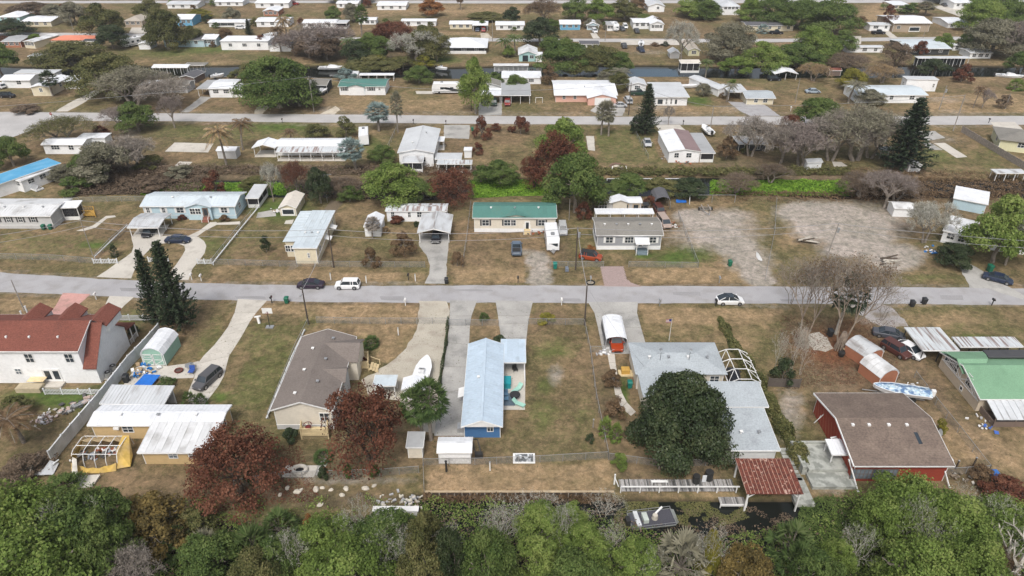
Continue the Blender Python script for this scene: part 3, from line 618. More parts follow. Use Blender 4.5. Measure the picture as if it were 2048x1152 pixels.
def barrel(label, p0, p1, yk, wspan, h, side_h, m, name='carport', cat='carport', body=None, endc=None, gambrel=False, bodymat=None, ribs=0, d=None):
 """rounded or gambrel roofed shelter: p0,p1 front base corners (photo), depth d metres; body = solid walls"""
 a, b = G(*p0), G(*p1); w = (b-a).length; rz = math.atan2(b.y-a.y, b.x-a.x)
 root = thing(name, label, cat, (a.x, a.y, 0), rz); root_dims[root.name] = (w, d, h)
 if gambrel: prof = [(0,side_h),(.14*w,side_h+(h-side_h)*.62),(w*.3,side_h+(h-side_h)*.86),(w/2,h),(w*.7,side_h+(h-side_h)*.86),(w*.86,side_h+(h-side_h)*.62),(w,side_h)]
 else: prof = [(0,side_h*.35),(0,side_h)] + [(w/2-w/2*math.cos(t), side_h+(h-side_h)*math.sin(t)**.8) for t in [R(25*k+15) for k in range(7)]] + [(w,side_h),(w,side_h*.35)]
 ov = .15
 rings = [[(x, y, z+.04) for x, z in prof] + [(x, y, z-.03) for x, z in prof[::-1]] for y in (-ov, d+ov)]
 ro = MB().loft(rings).build('roof', m, root)
 if ribs:
  q = MB()
  for i in range(ribs+1):
   y = -ov+.03+(d+2*ov-.06)*i/ribs
   for k in range(len(prof)-1): q.bar((prof[k][0], y, prof[k][1]+.05), (prof[k+1][0], y, prof[k+1][1]+.05), .05, .04)
  q.build('roof_seams', m, ro)['kind'] = 'stuff'
 if body:
  bm_ = MB(); ring = [(.03,0)] + [(min(max(x,.03),w-.03), z-.05) for x, z in prof] + [(w-.03,0)]
  bm_.loft([[(x, y, z) for x, z in ring][::-1] for y in (0, d)]).build('wall', body, root)
  eb = MB()
  pr = [(min(max(x,.03),w-.03), z-.06) for x, z in prof]
  for k in range(len(pr)-1): eb.bar((pr[k][0], -.03, pr[k][1]-.06), (pr[k+1][0], -.03, pr[k+1][1]-.06), .05, .14)
  for x in (.03, w-.12): eb.box(x, x+.09, -.04, 0, 0, side_h)
  eb.build('trim', TRIM, root)
 else:
  for x in (.06, w-.06):
   for j in range(4):
    MB().tube((x, .1+(d-.2)*j/3, 0), (x, .1+(d-.2)*j/3, side_h), .05).build('post', METAL, root)
 return root
def steps(root, w, u, side='F', d=0, n=3, ww=1.4, m=NEWWOOD, rails=TRIM, h=.75):
 for k in range(n):
  z = h*(n-k)/n
  if side == 'F': MB().box(u-ww/2, u+ww/2, -.3*(k+1)-.02, -.3*k-.02, max(0, z-.16), z).build('step', m, root)
 if rails:
  for s in (-1, 1):
   q = MB(); x = u+s*ww/2; q.box(x-.05, x+.05, -.3*n-.08, -.3*n+.02, 0, .95); q.box(x-.05, x+.05, -.12, -.03, .7, h+.95); q.bar((x, -.3*n-.03, .92), (x, -.07, h+.92), .07, .07); q.build('handrail', rails, root)
# ================================================================== foreground lots
# ---- white two storey house, left
def white_house():
 a = G(203, 766); x1 = a.x - .0; y0 = a.y; x0 = G(-45, 766).x; w = x1-x0; hd = 8.6
 main_w = G(180, 766).x - x0; h2 = HT(y0-.35, 701)
 root = thing('two_storey_house', 'white two storey house with a red-brown shingle roof beside the long white wall', 'house', (x0, y0, 0))
 rise = 1.9
 gable_wall(main_w, hd, h2, 'x', rise).build('wall', WALL['white'], root)
 ro = roof_parts(root, main_w, hd, h2, 'x', rise, .35, ROOF['shin_red'], vents=0)
 for vx in (.35, .55, .8):
  MB().box(main_w*vx-.12, main_w*vx+.12, 1.6, 1.85, h2+.7, h2+1.0).build('roof_vent', TRIM, ro)
 # lower wing: tall gable end facing the wall
 ww = w-main_w-.02; hw = 3.2; pk = h2+rise-.35
 m = MB(); ring = [(0,0),(0,hw),(hd*.5,pk),(hd+.6,hw+.3),(hd+.6,0)]
 m.loft([[(x,y,z) for y, z in ring] for x in (main_w+.02, w)]).build('wall', WALL['white'], root)
 m = MB(); k = (pk-hw)/(hd*.5)
 m.slab([(main_w+.03,-.35,hw-.35*k+.04),(w+.3,-.35,hw-.35*k+.04),(w+.3,hd*.5,pk+.04),(main_w+.03,hd*.5,pk+.04)], .12)
 m.slab([(w+.3,hd+.9,hw+.2),(main_w+.03,hd+.9,hw+.2),(main_w+.03,hd*.5,pk+.04),(w+.3,hd*.5,pk+.04)], .12)
 m.build('wing_roof', ROOF['shin_red'], root)
 # porch on the street side
 m = MB(); m.slab([(w+.3,hd+.7,3.0),(w+.3,hd+3.2,2.6),(main_w-1,hd+3.2,2.6),(main_w-1,hd+.7,3.0)][::-1], .15); m.build('porch_roof', ROOF['shin_red'], root)
 for yy in (hd+1.6, hd+3.0): MB().box(w+.05, w+.17, yy, yy+.12, 0, 2.6).build('porch_post', TRIM, root)
 q = MB(); q.box(w+.08, w+.14, hd+.7, hd+3.0, .9, .98)
 for i in range(12): q.box(w+.09, w+.12, hd+.8+i*.19, hd+.84+i*.19, .1, .9)
 q.build('porch_railing', TRIM, root)
 # three street side dormers seen over the ridge
 for px in (70, 136, 204):
  X = G(px, 690).x - x0 - .3; m = MB(); z = h2+rise
  dx = {70: 60, 136: 132, 204: 200}[px]
  X = (dx-1024)/FOC*math.hypot(0,1)*((y0+hd*.75)*CP+(CAM_H-z)*SP) - x0
  rf = MB(); rf.loft([[(X-1.6,y,z-1.0),(X,y,z+.05),(X+1.6,y,z-1.0),(X+1.6,y,z-1.15),(X,y,z-.1),(X-1.6,y,z-1.15)] for y in (hd*.52, hd+.5)]).build('dormer_roof', ROOF['shin_red'], root)
  wl = MB(); wl.loft([[(X-1.4,y,z-2.4),(X-1.4,y,z-.95),(X,y,z-.08),(X+1.4,y,z-.95),(X+1.4,y,z-2.4)][::-1] for y in (hd*.6, hd+.3)]).build('dormer_wall', WALL['white'], root)
 def at(px): return G(px, 766).x - x0
 for px, z, ww_, hh in ((10,3.85,1.1,1.45),(81,3.85,1.1,1.45),(159,3.85,1.1,1.45),(48,1.7,.8,.9)):
  window(root, 'F', w, hd, at(px), z, ww_, hh, gl=GLASS_L if z < 3 else GLASS)
 for s in (-.62, .62): door(root, 'F', w, hd, at(112)+s, .35, 1.1, 2.1, glz=True)
 MB().box(at(112)-1.5, at(112)+1.5, -1.3, -.02, 0, .33).build('door_step', M_CONC, root)
 return root, x0, y0, w, hd
wh, whx, why, whw, whd = white_house()
def simple(name, label, cat, loc, parts, rz=0, group=None):
 """parts: (part name, MB, material)"""
 if len(parts) == 1:
  o = parts[0][1].build(name, parts[0][2], loc=loc, rz=rz); return tag(o, label, cat, group)
 r = thing(name, label, cat, loc, rz, group)
 for n_, mb, m in parts: mb.build(n_, m, r)
 return r
# air conditioners beside its gable
for i, (px, py, lb) in enumerate(((219,755,'round grey air conditioner nearest the back corner of the white house'), (229,742,'round grey air conditioner farther along the white house gable wall'))):
 p = G(px, py); b = MB().tube((0,0,.12), (0,0,1.0), .48, n=12); g = MB().tube((0,0,1.0), (0,0,1.06), .42, n=12); g2 = MB().tube((0,0,1.06), (0,0,1.08), .16, n=8)
 simple('air_conditioner', lb, 'air conditioner', p, [('case', b, METAL), ('fan_grille', g, BLKM), ('fan_hub', g2, METAL), ('pad', MB().box(-.6,.6,-.6,.6,0,.12), M_CONC)])
# ---- long white vinyl wall, each panel its own piece
def panel_fence(label, pts, h, m, per=2.4, name='fence', cat='fence', th=.06, post=None, postw=.07, topm=None, pick=False, gap=.0, group=None, tilt=None, rails=False, n_=None):
 P = [G(*p) for p in pts]; root = thing(name, label, cat, tuple(P[0]), group=group)
 def panel(L):
  q = MB()
  if pick:
   for z in (.12, h-.22): q.box(0, L, -.02, .02, z, z+.08)
   k = max(2, int(L/pick))
   for i in range(k): x = L*(i+.5)/k; q.box(x-pick*.27, x+pick*.27, -.035, -.021, .05, h)
  elif rails:
   for z in rails: q.box(0, L, -.03, .03, z, z+.14)
  else:
   q.box(0, L, -th/2, th/2, .03, h-.06); q.box(0, L, -th*.8, th*.8, h-.06, h)
   k = max(2, int(L/.3))
   for i in range(1, k): x = L*i/k; q.box(x-.012, x+.012, -th/2-.012, th/2+.012, .05, h-.08)
  return q.mesh('panel', m)
 pm = MB().box(-postw, postw, -postw, postw, 0, h+.08).box(-postw-.02, postw+.02, -postw-.02, postw+.02, h+.08, h+.13).mesh('post', post or m)
 for i in range(len(P)-1):
  a, b = P[i], P[i+1]; L = (b-a).length; k = max(1, round(L/per)); l = L/k; ang = math.atan2(b.y-a.y, b.x-a.x)
  me = shared(('fp', name, round(l, 2), h, m.name, pick), lambda: panel(l))
  for j in range(k):
   q = a.lerp(b, j/k)-P[0]; link('post', pm, root, q, ang)
   o = link('panel', me, root, q, ang)
   if tilt: o.rotation_euler = (R(random.uniform(-tilt, tilt)), 0, ang)
  if i == len(P)-2: link('post', pm, root, b-P[0], ang)
 return root
VINYL = mat('white_vinyl', (.62,.64,.66), rough=.5, var=.04, stain=(.42,.43,.42), st_scale=.4, st_lo=.5, st_hi=.75)
panel_fence('long tall white vinyl privacy wall between the white house and the cream home', [(322,668),(292,702),(262,733),(235,768),(206,805),(168,850),(132,893),(106,926)], 2.0, VINYL, 2.4, name='privacy_wall', cat='fence', th=.12)
simple('fallen_fence_panel', 'crumpled grey white fence panel lying at the near end of the privacy wall', 'fence panel', G(94,940), [('sheet', MB().slab([(-.9,-1,.3),(.5,-1.3,.5),(1.0,.7,.7),(-.3,.9,.25)], .08).slab([(.2,-1.5,.8),(1.3,-.9,.15),(1.1,.9,.3),(.4,.6,1.1)], .06), VINYL), ('broken_post', MB().bar((-.6,-1,.1),(1.3,.9,.9),.12,.12), VINYL)])
panel_fence('white baluster fence across the concrete drive behind the red-roofed house', [(150,641),(185,641),(205,641),(260,641),(318,641)], 1.1, VINYL, 2.2, name='picket_fence', pick=.18)
panel_fence('low white picket fence enclosing grass behind the white house', [(91,789),(126,789),(160,789),(207,789)], 1.0, VINYL, 2.2, name='picket_fence', pick=.2)
panel_fence('short white panelled fence left of the light blue home driveway', [(188,527),(236,527)], 1.0, VINYL, 1.6, name='picket_fence', pick=.25)
panel_fence('white panelled fence inside the loop of the curved driveway', [(298,524),(338,524)], 1.0, VINYL, 1.6, name='picket_fence', pick=.25)
panel_fence('short white panelled fence right of the curved driveway', [(396,528),(424,528)], 1.0, VINYL, 1.6, name='picket_fence', pick=.25)
for px, py, lb in ((57,630,'white gate post left of the pink driveway near the red gables'), (48,640,'short white post beside the red-roofed house, left of the pink driveway'), (84,634,'white gate post on the left edge of the pink driveway')):
 simple('gate_post', lb, 'post', G(px, py), [('shaft', MB().box(-.09,.09,-.09,.09,0,1.7), VINYL), ('cap', MB().box(-.13,.13,-.13,.13,1.7,1.78), VINYL)])
simple('wooden_planter', 'tan timber box bench behind the white house beside the french doors', 'planter', G(72,778), [('box', MB().box(-2.3,1.2,-.9,.5,0,.75).box(-2.2,1.1,-.8,.4,.75,.78), mat('pale_tan_board', (.42,.36,.25), var=.15)), ('lid', MB().slab([(-1.2,.3,1.1),(1.2,.3,1.1),(1.3,1.3,1.2),(-1.1,1.3,1.2)], .06), NEWWOOD)])
# debris heap along the wall
rnd = random.Random(5)
def heap(name, label, cat, pts, n, cols, smin=.15, smax=.6, zh=.3, group=None):
 mats = [mat('scrap_%s' % c, v, var=.2) for c, v in cols]; c0 = G(*pts[0]); m = MB()
 for k in range(n):
  i = rnd.randrange(len(pts)); j = min(i+1, len(pts)-1); p = G(*pts[i]).lerp(G(*pts[j]), rnd.random())-c0 + Vector((rnd.gauss(0,.7), rnd.gauss(0,.5), 0))
  s = rnd.uniform(smin, smax); a = rnd.uniform(0, 3.1); z = rnd.uniform(0, zh); u = Vector((math.cos(a), math.sin(a), rnd.uniform(-.3,.3)))*s; v = Vector((-math.sin(a), math.cos(a), rnd.uniform(-.3,.3)))*s*rnd.uniform(.3,.9)
  m.slab([p+Vector((0,0,z+.12)), p+u+Vector((0,0,z+.12)), p+u+v+Vector((0,0,z+.12)), p+v+Vector((0,0,z+.12))], rnd.uniform(.05,.25), rnd.randrange(len(mats)))
 o = m.build(name, mats, loc=c0); tag(o, label, cat, group); o['kind'] = 'stuff'; return o
heap('rubble', 'low heap of white broken plaster and plates on the grass near the white wall', 'rubble', [(75,832),(98,838),(85,845)], 60, [('white',(.7,.7,.7)),('pink',(.5,.4,.38)),('grey',(.35,.35,.36))], .1, .45)
heap('rubble', 'row of broken stone pavers and pots leaning along the left face of the white wall', 'rubble', [(120,830),(150,822),(175,808),(192,795)], 60, [('stone',(.40,.38,.34)),('grey',(.35,.35,.36)),('pinkish',(.42,.33,.29)),('dark',(.08,.08,.08))], .25, .8)
MB_ = MB().path([(-.6,-.5,.35),(.1,.55,.3),(.55,1.0,.3),(.95,.75,.3),(.4,.1,.35),(-.3,-.7,.4),(-.6,-.5,.35)], .13, 6)
simple('garden_tub', 'narrow grey upturned tub frame against the white wall', 'tub', G(160,812), [('rim', MB_, METAL), ('basin', MB().slab([(-.5,-.5,.25),(-.2,-.65,.25),(.8,.75,.25),(.5,.9,.25)], .2), mat('tub_green_grey', (.25,.27,.22)))])
# ---- mint barn shed
sh = barrel('mint green barn shed with a white gambrel roof and double doors', (288,730), (334,731), None, None, 3.3, 2.0, ROOF['white'], name='garden_shed', cat='shed', body=WALL['mint'], gambrel=True, d=5.0, ribs=4)
w_, d_, h_ = dims(sh)
for s in (-1, 1):
 u = w_/2 + s*.78
 dr = MB().box(u-.74, u+.74, -.07, -.01, .1, 2.1).build('door', WALL['mint'], sh)
 f = MB(); f.box(u-.74,u+.74,-.1,-.07,2.0,2.1); f.box(u-.74,u+.74,-.1,-.07,.1,.2); f.box(u-.74,u+.74,-.1,-.07,1.05,1.13); f.box(u-.74,u-.64,-.1,-.07,.1,2.1); f.box(u+.64,u+.74,-.1,-.07,.1,2.1); f.bar((u-.62,-.085,.22),(u+.62,-.085,1.0),.03,.08); f.build('door_frame', TRIM, dr)
 window(sh, 'F', w_, d_, u, 1.5, .9, .3, bars=2)
# ---- cream mobile home with white tin roofs
ch = house('cream home with long white tin roof above the torn yellow canopy', 193, 448, 877, 848, 809, 'yellow', 'white', 'x', .35, .3, name='mobile_home', rib=.6, vents=3,
   wins=(('F',.275,1.3,1.0,1.2),('R',.3,1.0,1.0,1.2)), hmax=2.6)
w_, d_, h_ = dims(ch); MB().box(w_*.2-.35, w_*.2+.35, -.45, -.01, 1.9, 2.25).build('wall_air_unit', TRIM, ch)
wg = house('cream front addition with a sloped white tin roof under the rust-leaved tree', 292, 420, 928, 902, 851, 'yellow', 'white2', 'mono', .55, .35, name='home_addition', cat='house', panels=.95,
   wins=(('F',.47,1.0,.9,1.1,None,GLASS_L),('F',.78,1.0,.9,1.1)), hmax=2.3)
carport('weathered white tin lean-to roof behind the long cream home', 216, 335, (834,836), 811, 774, 'tin', 'mono', .3, .25, name='lean_to', cat='lean-to', walls=('B','L'), wallm_=WALL['white'], rib=.45, npost=3, hmax=2.6)
# ---- blue tarp, bins, clutter on the pad
simple('blue_tarp', 'flat bright blue tarpaulin on the pad behind the lean-to', 'tarpaulin', G(298,766), [('sheet', MB().slab([(-1.6,-1.2,.5),(.9,-1.2,.45),(1.3,1.2,.55),(-1.0,1.2,.7)], .06), mat('blue_tarp_cloth', (.02,.14,.5), rough=.5)), ('pile', MB().box(-1.2,.9,-1.0,1.0,0,.42), WOOD)])
def wheelie(label, px, py, c, rz=0, s=1.0, name='wheelie_bin', fallen=False, group=None):
 p = G(px, py); r = thing(name, label, 'wheelie bin', p, rz, group)
 m = {'green': mat('green_bin_plastic', (.01,.12,.07), rough=.5), 'dark': mat('black_bin_plastic', (.025,.027,.03), rough=.5), 'teal': mat('teal_bin_plastic', (.01,.16,.13), rough=.5), 'blue': mat('grey_blue_plastic', (.16,.19,.24), rough=.5)}[c]
 MB().loft([[(-.24*s,-.28*s,.08),(.24*s,-.28*s,.08),(.24*s,.26*s,.08),(-.24*s,.26*s,.08)], [(-.31*s,-.36*s,1.0*s),(.31*s,-.36*s,1.0*s),(.31*s,.36*s,1.0*s),(-.31*s,.36*s,1.0*s)]]).build('bin_body', m, r)
 MB().loft([[(-.34*s,-.4*s,1.0*s),(.34*s,-.4*s,1.0*s),(.34*s,.4*s,1.0*s),(-.34*s,.4*s,1.0*s)], [(-.26*s,-.28*s,1.1*s),(.26*s,-.28*s,1.1*s),(.26*s,.3*s,1.12*s),(-.26*s,.3*s,1.12*s)]]).build('lid', m, r)
 for x in (-.3, .3): MB().tube((x*s-.03,.3*s,.12), (x*s+.03,.3*s,.12), .12, n=10).build('wheel', BLKM, r)
 MB().bar((-.25*s,.42*s,.98*s), (.25*s,.42*s,.98*s), .04, .04).build('handle', m, r)
 if fallen: r.rotation_euler = (R(88), 0, rz); r.location.z = .35
 return r
wheelie('black wheelie bin against the inner face of the white wall', 254, 764, 'dark', s=1.2)
wheelie('green wheelie bin at the roadside left of the leaning dark pole', 574, 606, 'green', s=1.1)
wheelie('black wheelie bin at the road edge beside the carport driveway', 893, 567, 'dark', s=1.05)
wheelie('green wheelie bin by the chain fence near the gravel lot', 1459, 532, 'green', s=1.1)
wheelie('teal wheelie bin beside the mauve paver drive pole', 1110, 537, 'teal', s=1.15)
wheelie('grey bin lying on its side beside the teal bin', 1133, 538, 'blue', fallen=True, s=1.0)
wheelie('black bin on the verge beside the grey dirt drive, left of its pair', 1823, 613, 'dark', s=1.1)
wheelie('black bin on the verge beside the grey dirt drive, right of its pair', 1847, 608, 'dark', s=1.1)
wheelie('dark green cart bin behind the navy car at the right edge', 1978, 543, 'green', s=1.3)
wheelie('first green wheelie bin beside the small porch of the blue-grey home', 1259, 775, 'teal', s=1.1)
wheelie('dark bin standing between the two bare fluted-trunk trees', 1659, 672, 'dark', s=1.2)
wheelie('dark green bin by the grey home wall, left of its pair', 88, 459, 'green', s=1.0)
wheelie('dark green bin by the grey home wall, right of its pair', 102, 459, 'green', s=1.0)
wheelie('dark green bin by the dry verge of the back road concrete pad', 945, 262, 'green', s=1.0)
heap('yard_clutter', 'pile of blue tarps, white bags and boxes in front of the mint shed', 'clutter', [(278,742),(287,740),(298,745),(283,752)], 46, [('white',(.7,.7,.7)),('blue',(.02,.16,.45)),('grey',(.35,.35,.36)),('wood',(.35,.25,.15))], .2, .9, .5)
simple('fire_ring', 'rusty round fire ring on the curved concrete pad', 'fire pit', G(358,743), [('ring', MB().path([(.55*math.cos(R(a)), .55*math.sin(R(a)), .25) for a in range(0, 361, 30)], .1, 5), mat('rust_iron', (.14,.04,.03))), ('ash', MB().tube((0,0,0),(0,0,.18),.5,n=12), mat('ash', (.10,.07,.06)))])
simple('camp_chair', 'blue folding chair on the concrete pad beside the grey SUV', 'chair', G(384,747), [('seat', MB().slab([(-.4,-.4,.5),(.4,-.4,.5),(.4,.4,.5),(-.4,.4,.5)], .06), mat('blue_canvas', (.03,.08,.3))), ('backrest', MB().slab([(-.4,.4,.5),(.4,.4,.5),(.4,.6,1.1),(-.4,.6,1.1)], .05), mat('blue_canvas', (.03,.08,.3))), ('legs', MB().bar((-.4,-.4,0),(.4,.4,.5),.04,.04).bar((.4,-.4,0),(-.4,.4,.5),.04,.04), METAL)])
simple('patio_table', 'round grey table with clutter beside the blue folding chair', 'table', G(381,738), [('tabletop', MB().tube((0,0,.7),(0,0,.75),.65,n=12), METAL), ('pedestal', MB().tube((0,0,0),(0,0,.7),.06), METAL), ('bottle', MB().tube((.2,.1,.75),(.2,.1,1.05),.06), GLASS_L)])
# ---- torn yellow canopy
def torn_canopy():
 p = G(148, 935); q = G(228, 935); w = q.x-p.x+.6; d = 4.2; h = 2.3
 r = thing('torn_canopy', 'torn yellow fabric canopy with a bent white pole frame beside the white wall', 'canopy', (p.x, p.y, 0))
 fr = MB()
 arcs = []
 for i in range(5):
  x = w*i/4; pts = [(x, d*.5-d*.5*math.cos(t), max(.0, (h*.9)*min(1, math.sin(t)*1.35))) for t in [R(a) for a in range(0, 181, 20)]]; arcs.append(pts); fr.path(pts, .05, 5)
 for k in (2, 4, 7): fr.path([arcs[i][k] for i in range(5)], .045, 5)
 fr.build('pole_frame', TRIM, r)
 Y = mat('yellow_canvas', (.56,.38,.10), rough=.9, var=.18, stain=(.42,.30,.14), st_lo=.45); Wm = mat('pale_liner', (.55,.52,.46), rough=.9, var=.15)
 f = MB()
 for i in range(8):            # sagging front skirt
  x0, x1 = w*i/8, w*(i+1)/8; s = lambda x: .95-.5*math.sin(math.pi*x/w)+.12*math.sin(x*5)
  b_ = lambda x: -.5-.4*math.sin(math.pi*x/w)
  f.slab([(x0,b_(x0)-.1,.05),(x1,b_(x1)-.1,.05),(x1,b_(x1)+.35,s(x1)),(x0,b_(x0)+.35,s(x0))], .03)
 f.slab([(w,-.4,.2),(w+1.6,-.1,.3),(w+1.2,1.6,.6),(w+.2,3.6,2.0),(w-.5,3.4,2.2),(w-.3,1.2,1.9)], .03)
 f.slab([(-.3,-.2,.1),(.1,.2,1.7),(.1,3.5,2.0),(-.6,3.0,.4)], .03)
 f.build('torn_cover', Y, r)
 g = MB()
 for i in range(7):
  x0, x1 = w*i/8+.2, w*(i+1)/8+.2; g.slab([(x0,d*.62,h*.93-.3*(i%2)),(x1,d*.62,h*.93-.3*((i+1)%2)),(x1,d*.98,h*.5),(x0,d*.98,h*.5)], .03)
 g.build('torn_liner', mat('tan_canvas', (.50,.38,.22), rough=.9, var=.18), r)
 l = MB(); l.slab([(.2,.2,1.6),(.7,.1,1.4),(2.0,-2.6,.3),(1.3,-3.0,.2)], .05); l.slab([(1.3,-1.8,.5),(4.2,-1.6,.45),(4.0,-3.2,.2),(2.0,-3.6,.15)], .25); l.build('fallen_sheet', Wm, r)
 o = heap('stored_junk', 'heap of white bags and boxes stored inside the torn yellow canopy', 'clutter', [(168,915),(205,912),(225,905)], 60, [('white',(.7,.7,.7)),('greyblue',(.25,.28,.32)),('dark',(.08,.08,.08)),('rust',(.3,.1,.05))], .2, .7, .5)
torn_canopy()
# ---- grey brown double wide
gb = house('cream house with a large grey brown shingle roof left of the gravel drive', 556, 669, 858, 820, 672, 'cream2', 'shin_greybrown', 'y', 1.3, .35, vents=6, rake=.3, skirt=WALL['ltgrey'],
   wins=(('F',.86,1.1,1.3,1.5),('R',.1,1.0,1.0,1.6),('R',.8,1.0,1.0,1.6)), doors=(('R',.72),), name='double_wide_home')
w_, d_, h_ = dims(gb)
MB().box(w_*.82-.0, w_*.82+.9, d_-3.4, d_-2.6, h_+.55, h_+.62).build('skylight', GLASS_L, gb)
def ext(root, x0, x1, y0, y1, h, ridge, rise, wall, rm, ov=.3):
 r = thing('t', '', '', (0,0,0))
 return r
# bedroom and entry projections on the drive side
def wing(root, x0, x1, y0, y1, h, rise, wall, rm, ridge='x'):
 if ridge == 'x':
  m = MB(); yc = (y0+y1)/2
  m.loft([[(x,y0,0),(x,y0,h),(x,yc,h+rise),(x,y1,h),(x,y1,0)] for x in (x0, x1)]).build('wing_wall', wall, root)
  q = MB(); o = .3; k = rise/(yc-y0)*o
  q.slab([(x0,y0-o,h-k+.04),(x1+o,y0-o,h-k+.04),(x1+o,yc,h+rise+.04),(x0,yc,h+rise+.04)], .1); q.slab([(x1+o,y1+o,h-k+.04),(x0,y1+o,h-k+.04),(x0,yc,h+rise+.04),(x1+o,yc,h+rise+.04)], .1)
 else:
  m = MB(); xc = (x0+x1)/2
  m.loft([[(x0,y,0),(x1,y,0),(x1,y,h),(xc,y,h+rise),(x0,y,h)] for y in (y0, y1)]).build('wing_wall', wall, root)
  q = MB(); o = .3; k = rise/(xc-x0)*o
  q.slab([(x0-o,y1,h-k+.04),(x0-o,y0-o,h-k+.04),(xc,y0-o,h+rise+.04),(xc,y1,h+rise+.04)], .1); q.slab([(x1+o,y0-o,h-k+.04),(x1+o,y1,h-k+.04),(xc,y1,h+rise+.04),(xc,y0-o,h+rise+.04)], .1)
 q.build('wing_roof', rm, root)
wing(gb, w_*.5, w_+1.4, d_-5.6, d_-.6, h_, 1.25, WALL['cream2'], ROOF['shin_greybrown'])
wing(gb, w_*.5, w_+.5, d_*.36, d_*.54, h_, .9, WALL['ltgrey'], ROOF['shin_greybrown'])
def deck(label, corners, z, m, rail_m, name='deck', picket=.14, steps_=None, rail=1.0, skip=()):
 """corners in photo pixels at ground, counter clockwise"""
 P = [G(*c) for c in corners]; r = thing(name, label, 'deck', tuple(P[0])); Q = [p-P[0] for p in P]
 a, b = Q[0], Q[1]; L = (b-a).length; n = max(3, int(L/.15)); o = MB()
 for i in range(n):
  t0, t1 = (i+.06)/n, (i+.94)/n
  p0 = Q[0].lerp(Q[1], t0); p1 = Q[0].lerp(Q[1], t1); p2 = Q[3].lerp(Q[2], t1); p3 = Q[3].lerp(Q[2], t0)
  o.slab([Vector((p.x, p.y, z)) for p in (p0, p1, p2, p3)], .05)
 s = o.build('deck_boards', m, r); s['kind'] = 'stuff'
 MB().slab([Vector((p.x*.98, p.y*.98, z-.06)) for p in Q], .15).build('deck_frame', m, r)
 for i in range(4):
  if i in skip: continue
  p, q = Q[i], Q[(i+1) % 4]; k = MB(); k.bar(p+Vector((0,0,z+rail)), q+Vector((0,0,z+rail)), .09, .06); k.bar(p+Vector((0,0,z+.15)), q+Vector((0,0,z+.15)), .05, .05)
  k.build('top_rail', rail_m, r)
  nn = max(2, int((q-p).length/picket)); kk = MB()
  for j in range(nn+1):
   c = p.lerp(q, j/nn); kk.box(c.x-.02, c.x+.02, c.y-.02, c.y+.02, z*.05, z+rail)
  kk.build('balusters', rail_m, r)['kind'] = 'stuff'
 for p in Q: MB().box(p.x-.06, p.x+.06, p.y-.06, p.y+.06, 0, z+rail+.1).build('post', rail_m, r)
 return r
deck('cream timber back deck with picket rail below the rust-leaved tree', [(604,878),(658,878),(658,862),(606,862)], .8, NEWWOOD, NEWWOOD, skip=(2,))
deck('cream timber entry deck on the gravel drive side of the grey brown roof', [(712,742),(738,742),(738,722),(712,722)], .7, NEWWOOD, NEWWOOD, skip=(3,))
simple('entry_steps', 'cream timber stair with rails descending from the entry deck to the gravel', 'steps', G(741,737), [('tread', MB().box(0,.4,-.9,.9,.45,.52).box(.4,.8,-.9,.9,.25,.32).box(.8,1.2,-.9,.9,.08,.15), NEWWOOD), ('rail', MB().bar((0,-.95,1.5),(1.3,-.95,.9),.07,.07).bar((0,.95,1.5),(1.3,.95,.9),.07,.07).box(1.25,1.35,-1,-.9,0,1).box(1.25,1.35,.9,1,0,1), NEWWOOD)])
simple('patio_bench', 'round dark red metal chair on the cream back deck', 'chair', G(619,868)+Vector((0,0,.85)), [('seat', MB().tube((0,0,.4),(0,0,.46),.4,n=10), mat('dark_red_metal', (.12,.02,.02))), ('backrest', MB().path([(.5*math.cos(R(a)), .5*math.sin(R(a)), .85) for a in range(-20, 201, 20)], .05, 5), mat('dark_red_metal', (.12,.02,.02))), ('legs', MB().tube((.3,0,0),(.3,0,.85),.03).tube((-.3,0,0),(-.3,0,.85),.03).tube((0,.4,0),(0,.4,.85),.03), BLKM)])
house('small white gabled shed beside the white boat, behind the rust-leaved tree', 808, 850, 800, 780, 757, 'white', 'white', 'y', .5, .2, name='garden_shed', cat='shed', hmax=2.1)
carport('flat white canopy between the gravel drive and the rust-leaved tree', 750, 792, 795, 777, 754, 'ltblue', 'flat', 0, .1, name='awning', cat='awning', npost=2, hmax=2.2)
# ---- sheds at the lot corner
ds = house('small beige shed with a dark sloped roof at the fence corner', 817, 846, 916, 893, 867, 'cream2', 'grey', 'mono', .3, .15, name='garden_shed', cat='shed', hmax=2.0, doors=())
ws = house('white metal shed with a ribbed roof in front of the blue house', 878, 942, 927, 906, 874, 'white', 'white', 'x', .35, .15, name='garden_shed', cat='shed', panels=.55, hmax=2.05)
# ---- blue house
bh = house('narrow deep blue house with a pale blue ribbed metal roof and patio', 929, 1001, 875, 846, 692, 'blue', 'blue', 'y', .95, .3, name='blue_house', panels=.95, vents=1, wins=(('F',.72,.7,1.2,1.15),('L',.2,1.0,1.0,1.3),('L',.7,1.0,1.0,1.3),('R',.45,1.6,1.2,1.1)), doors=(('R',.6,WALL['blue']),), rake=.9)
w_, d_, h_ = dims(bh)
m = MB(); m.face([(-.25,-.86,h_-.12),(w_+.25,-.86,h_-.12),(w_/2,-.86,h_+.9)]); m.slab([(-.25,-.86,h_-.12),(w_+.25,-.86,h_-.12),(w_+.25,-.02,h_-.1),(-.25,-.02,h_-.1)], .06); m.face([(-.2,-.84,h_-.12),(w_/2,-.84,h_+.88),(w_+.2,-.84,h_-.12)]); m.build('gable_siding', TRIM, bh)
MB().slab([(-1.2,d_*.36,1.9),(-1.2,d_*.36+2.0,1.9),(-.02,d_*.36+2.0,2.3),(-.02,d_*.36,2.3)][::-1], .06).build('side_awning', TRIM, bh)
MB().box(-1.0,-.1,d_*.05,d_*.05+1.2,0,.8).build('wall_air_unit', METAL, bh)
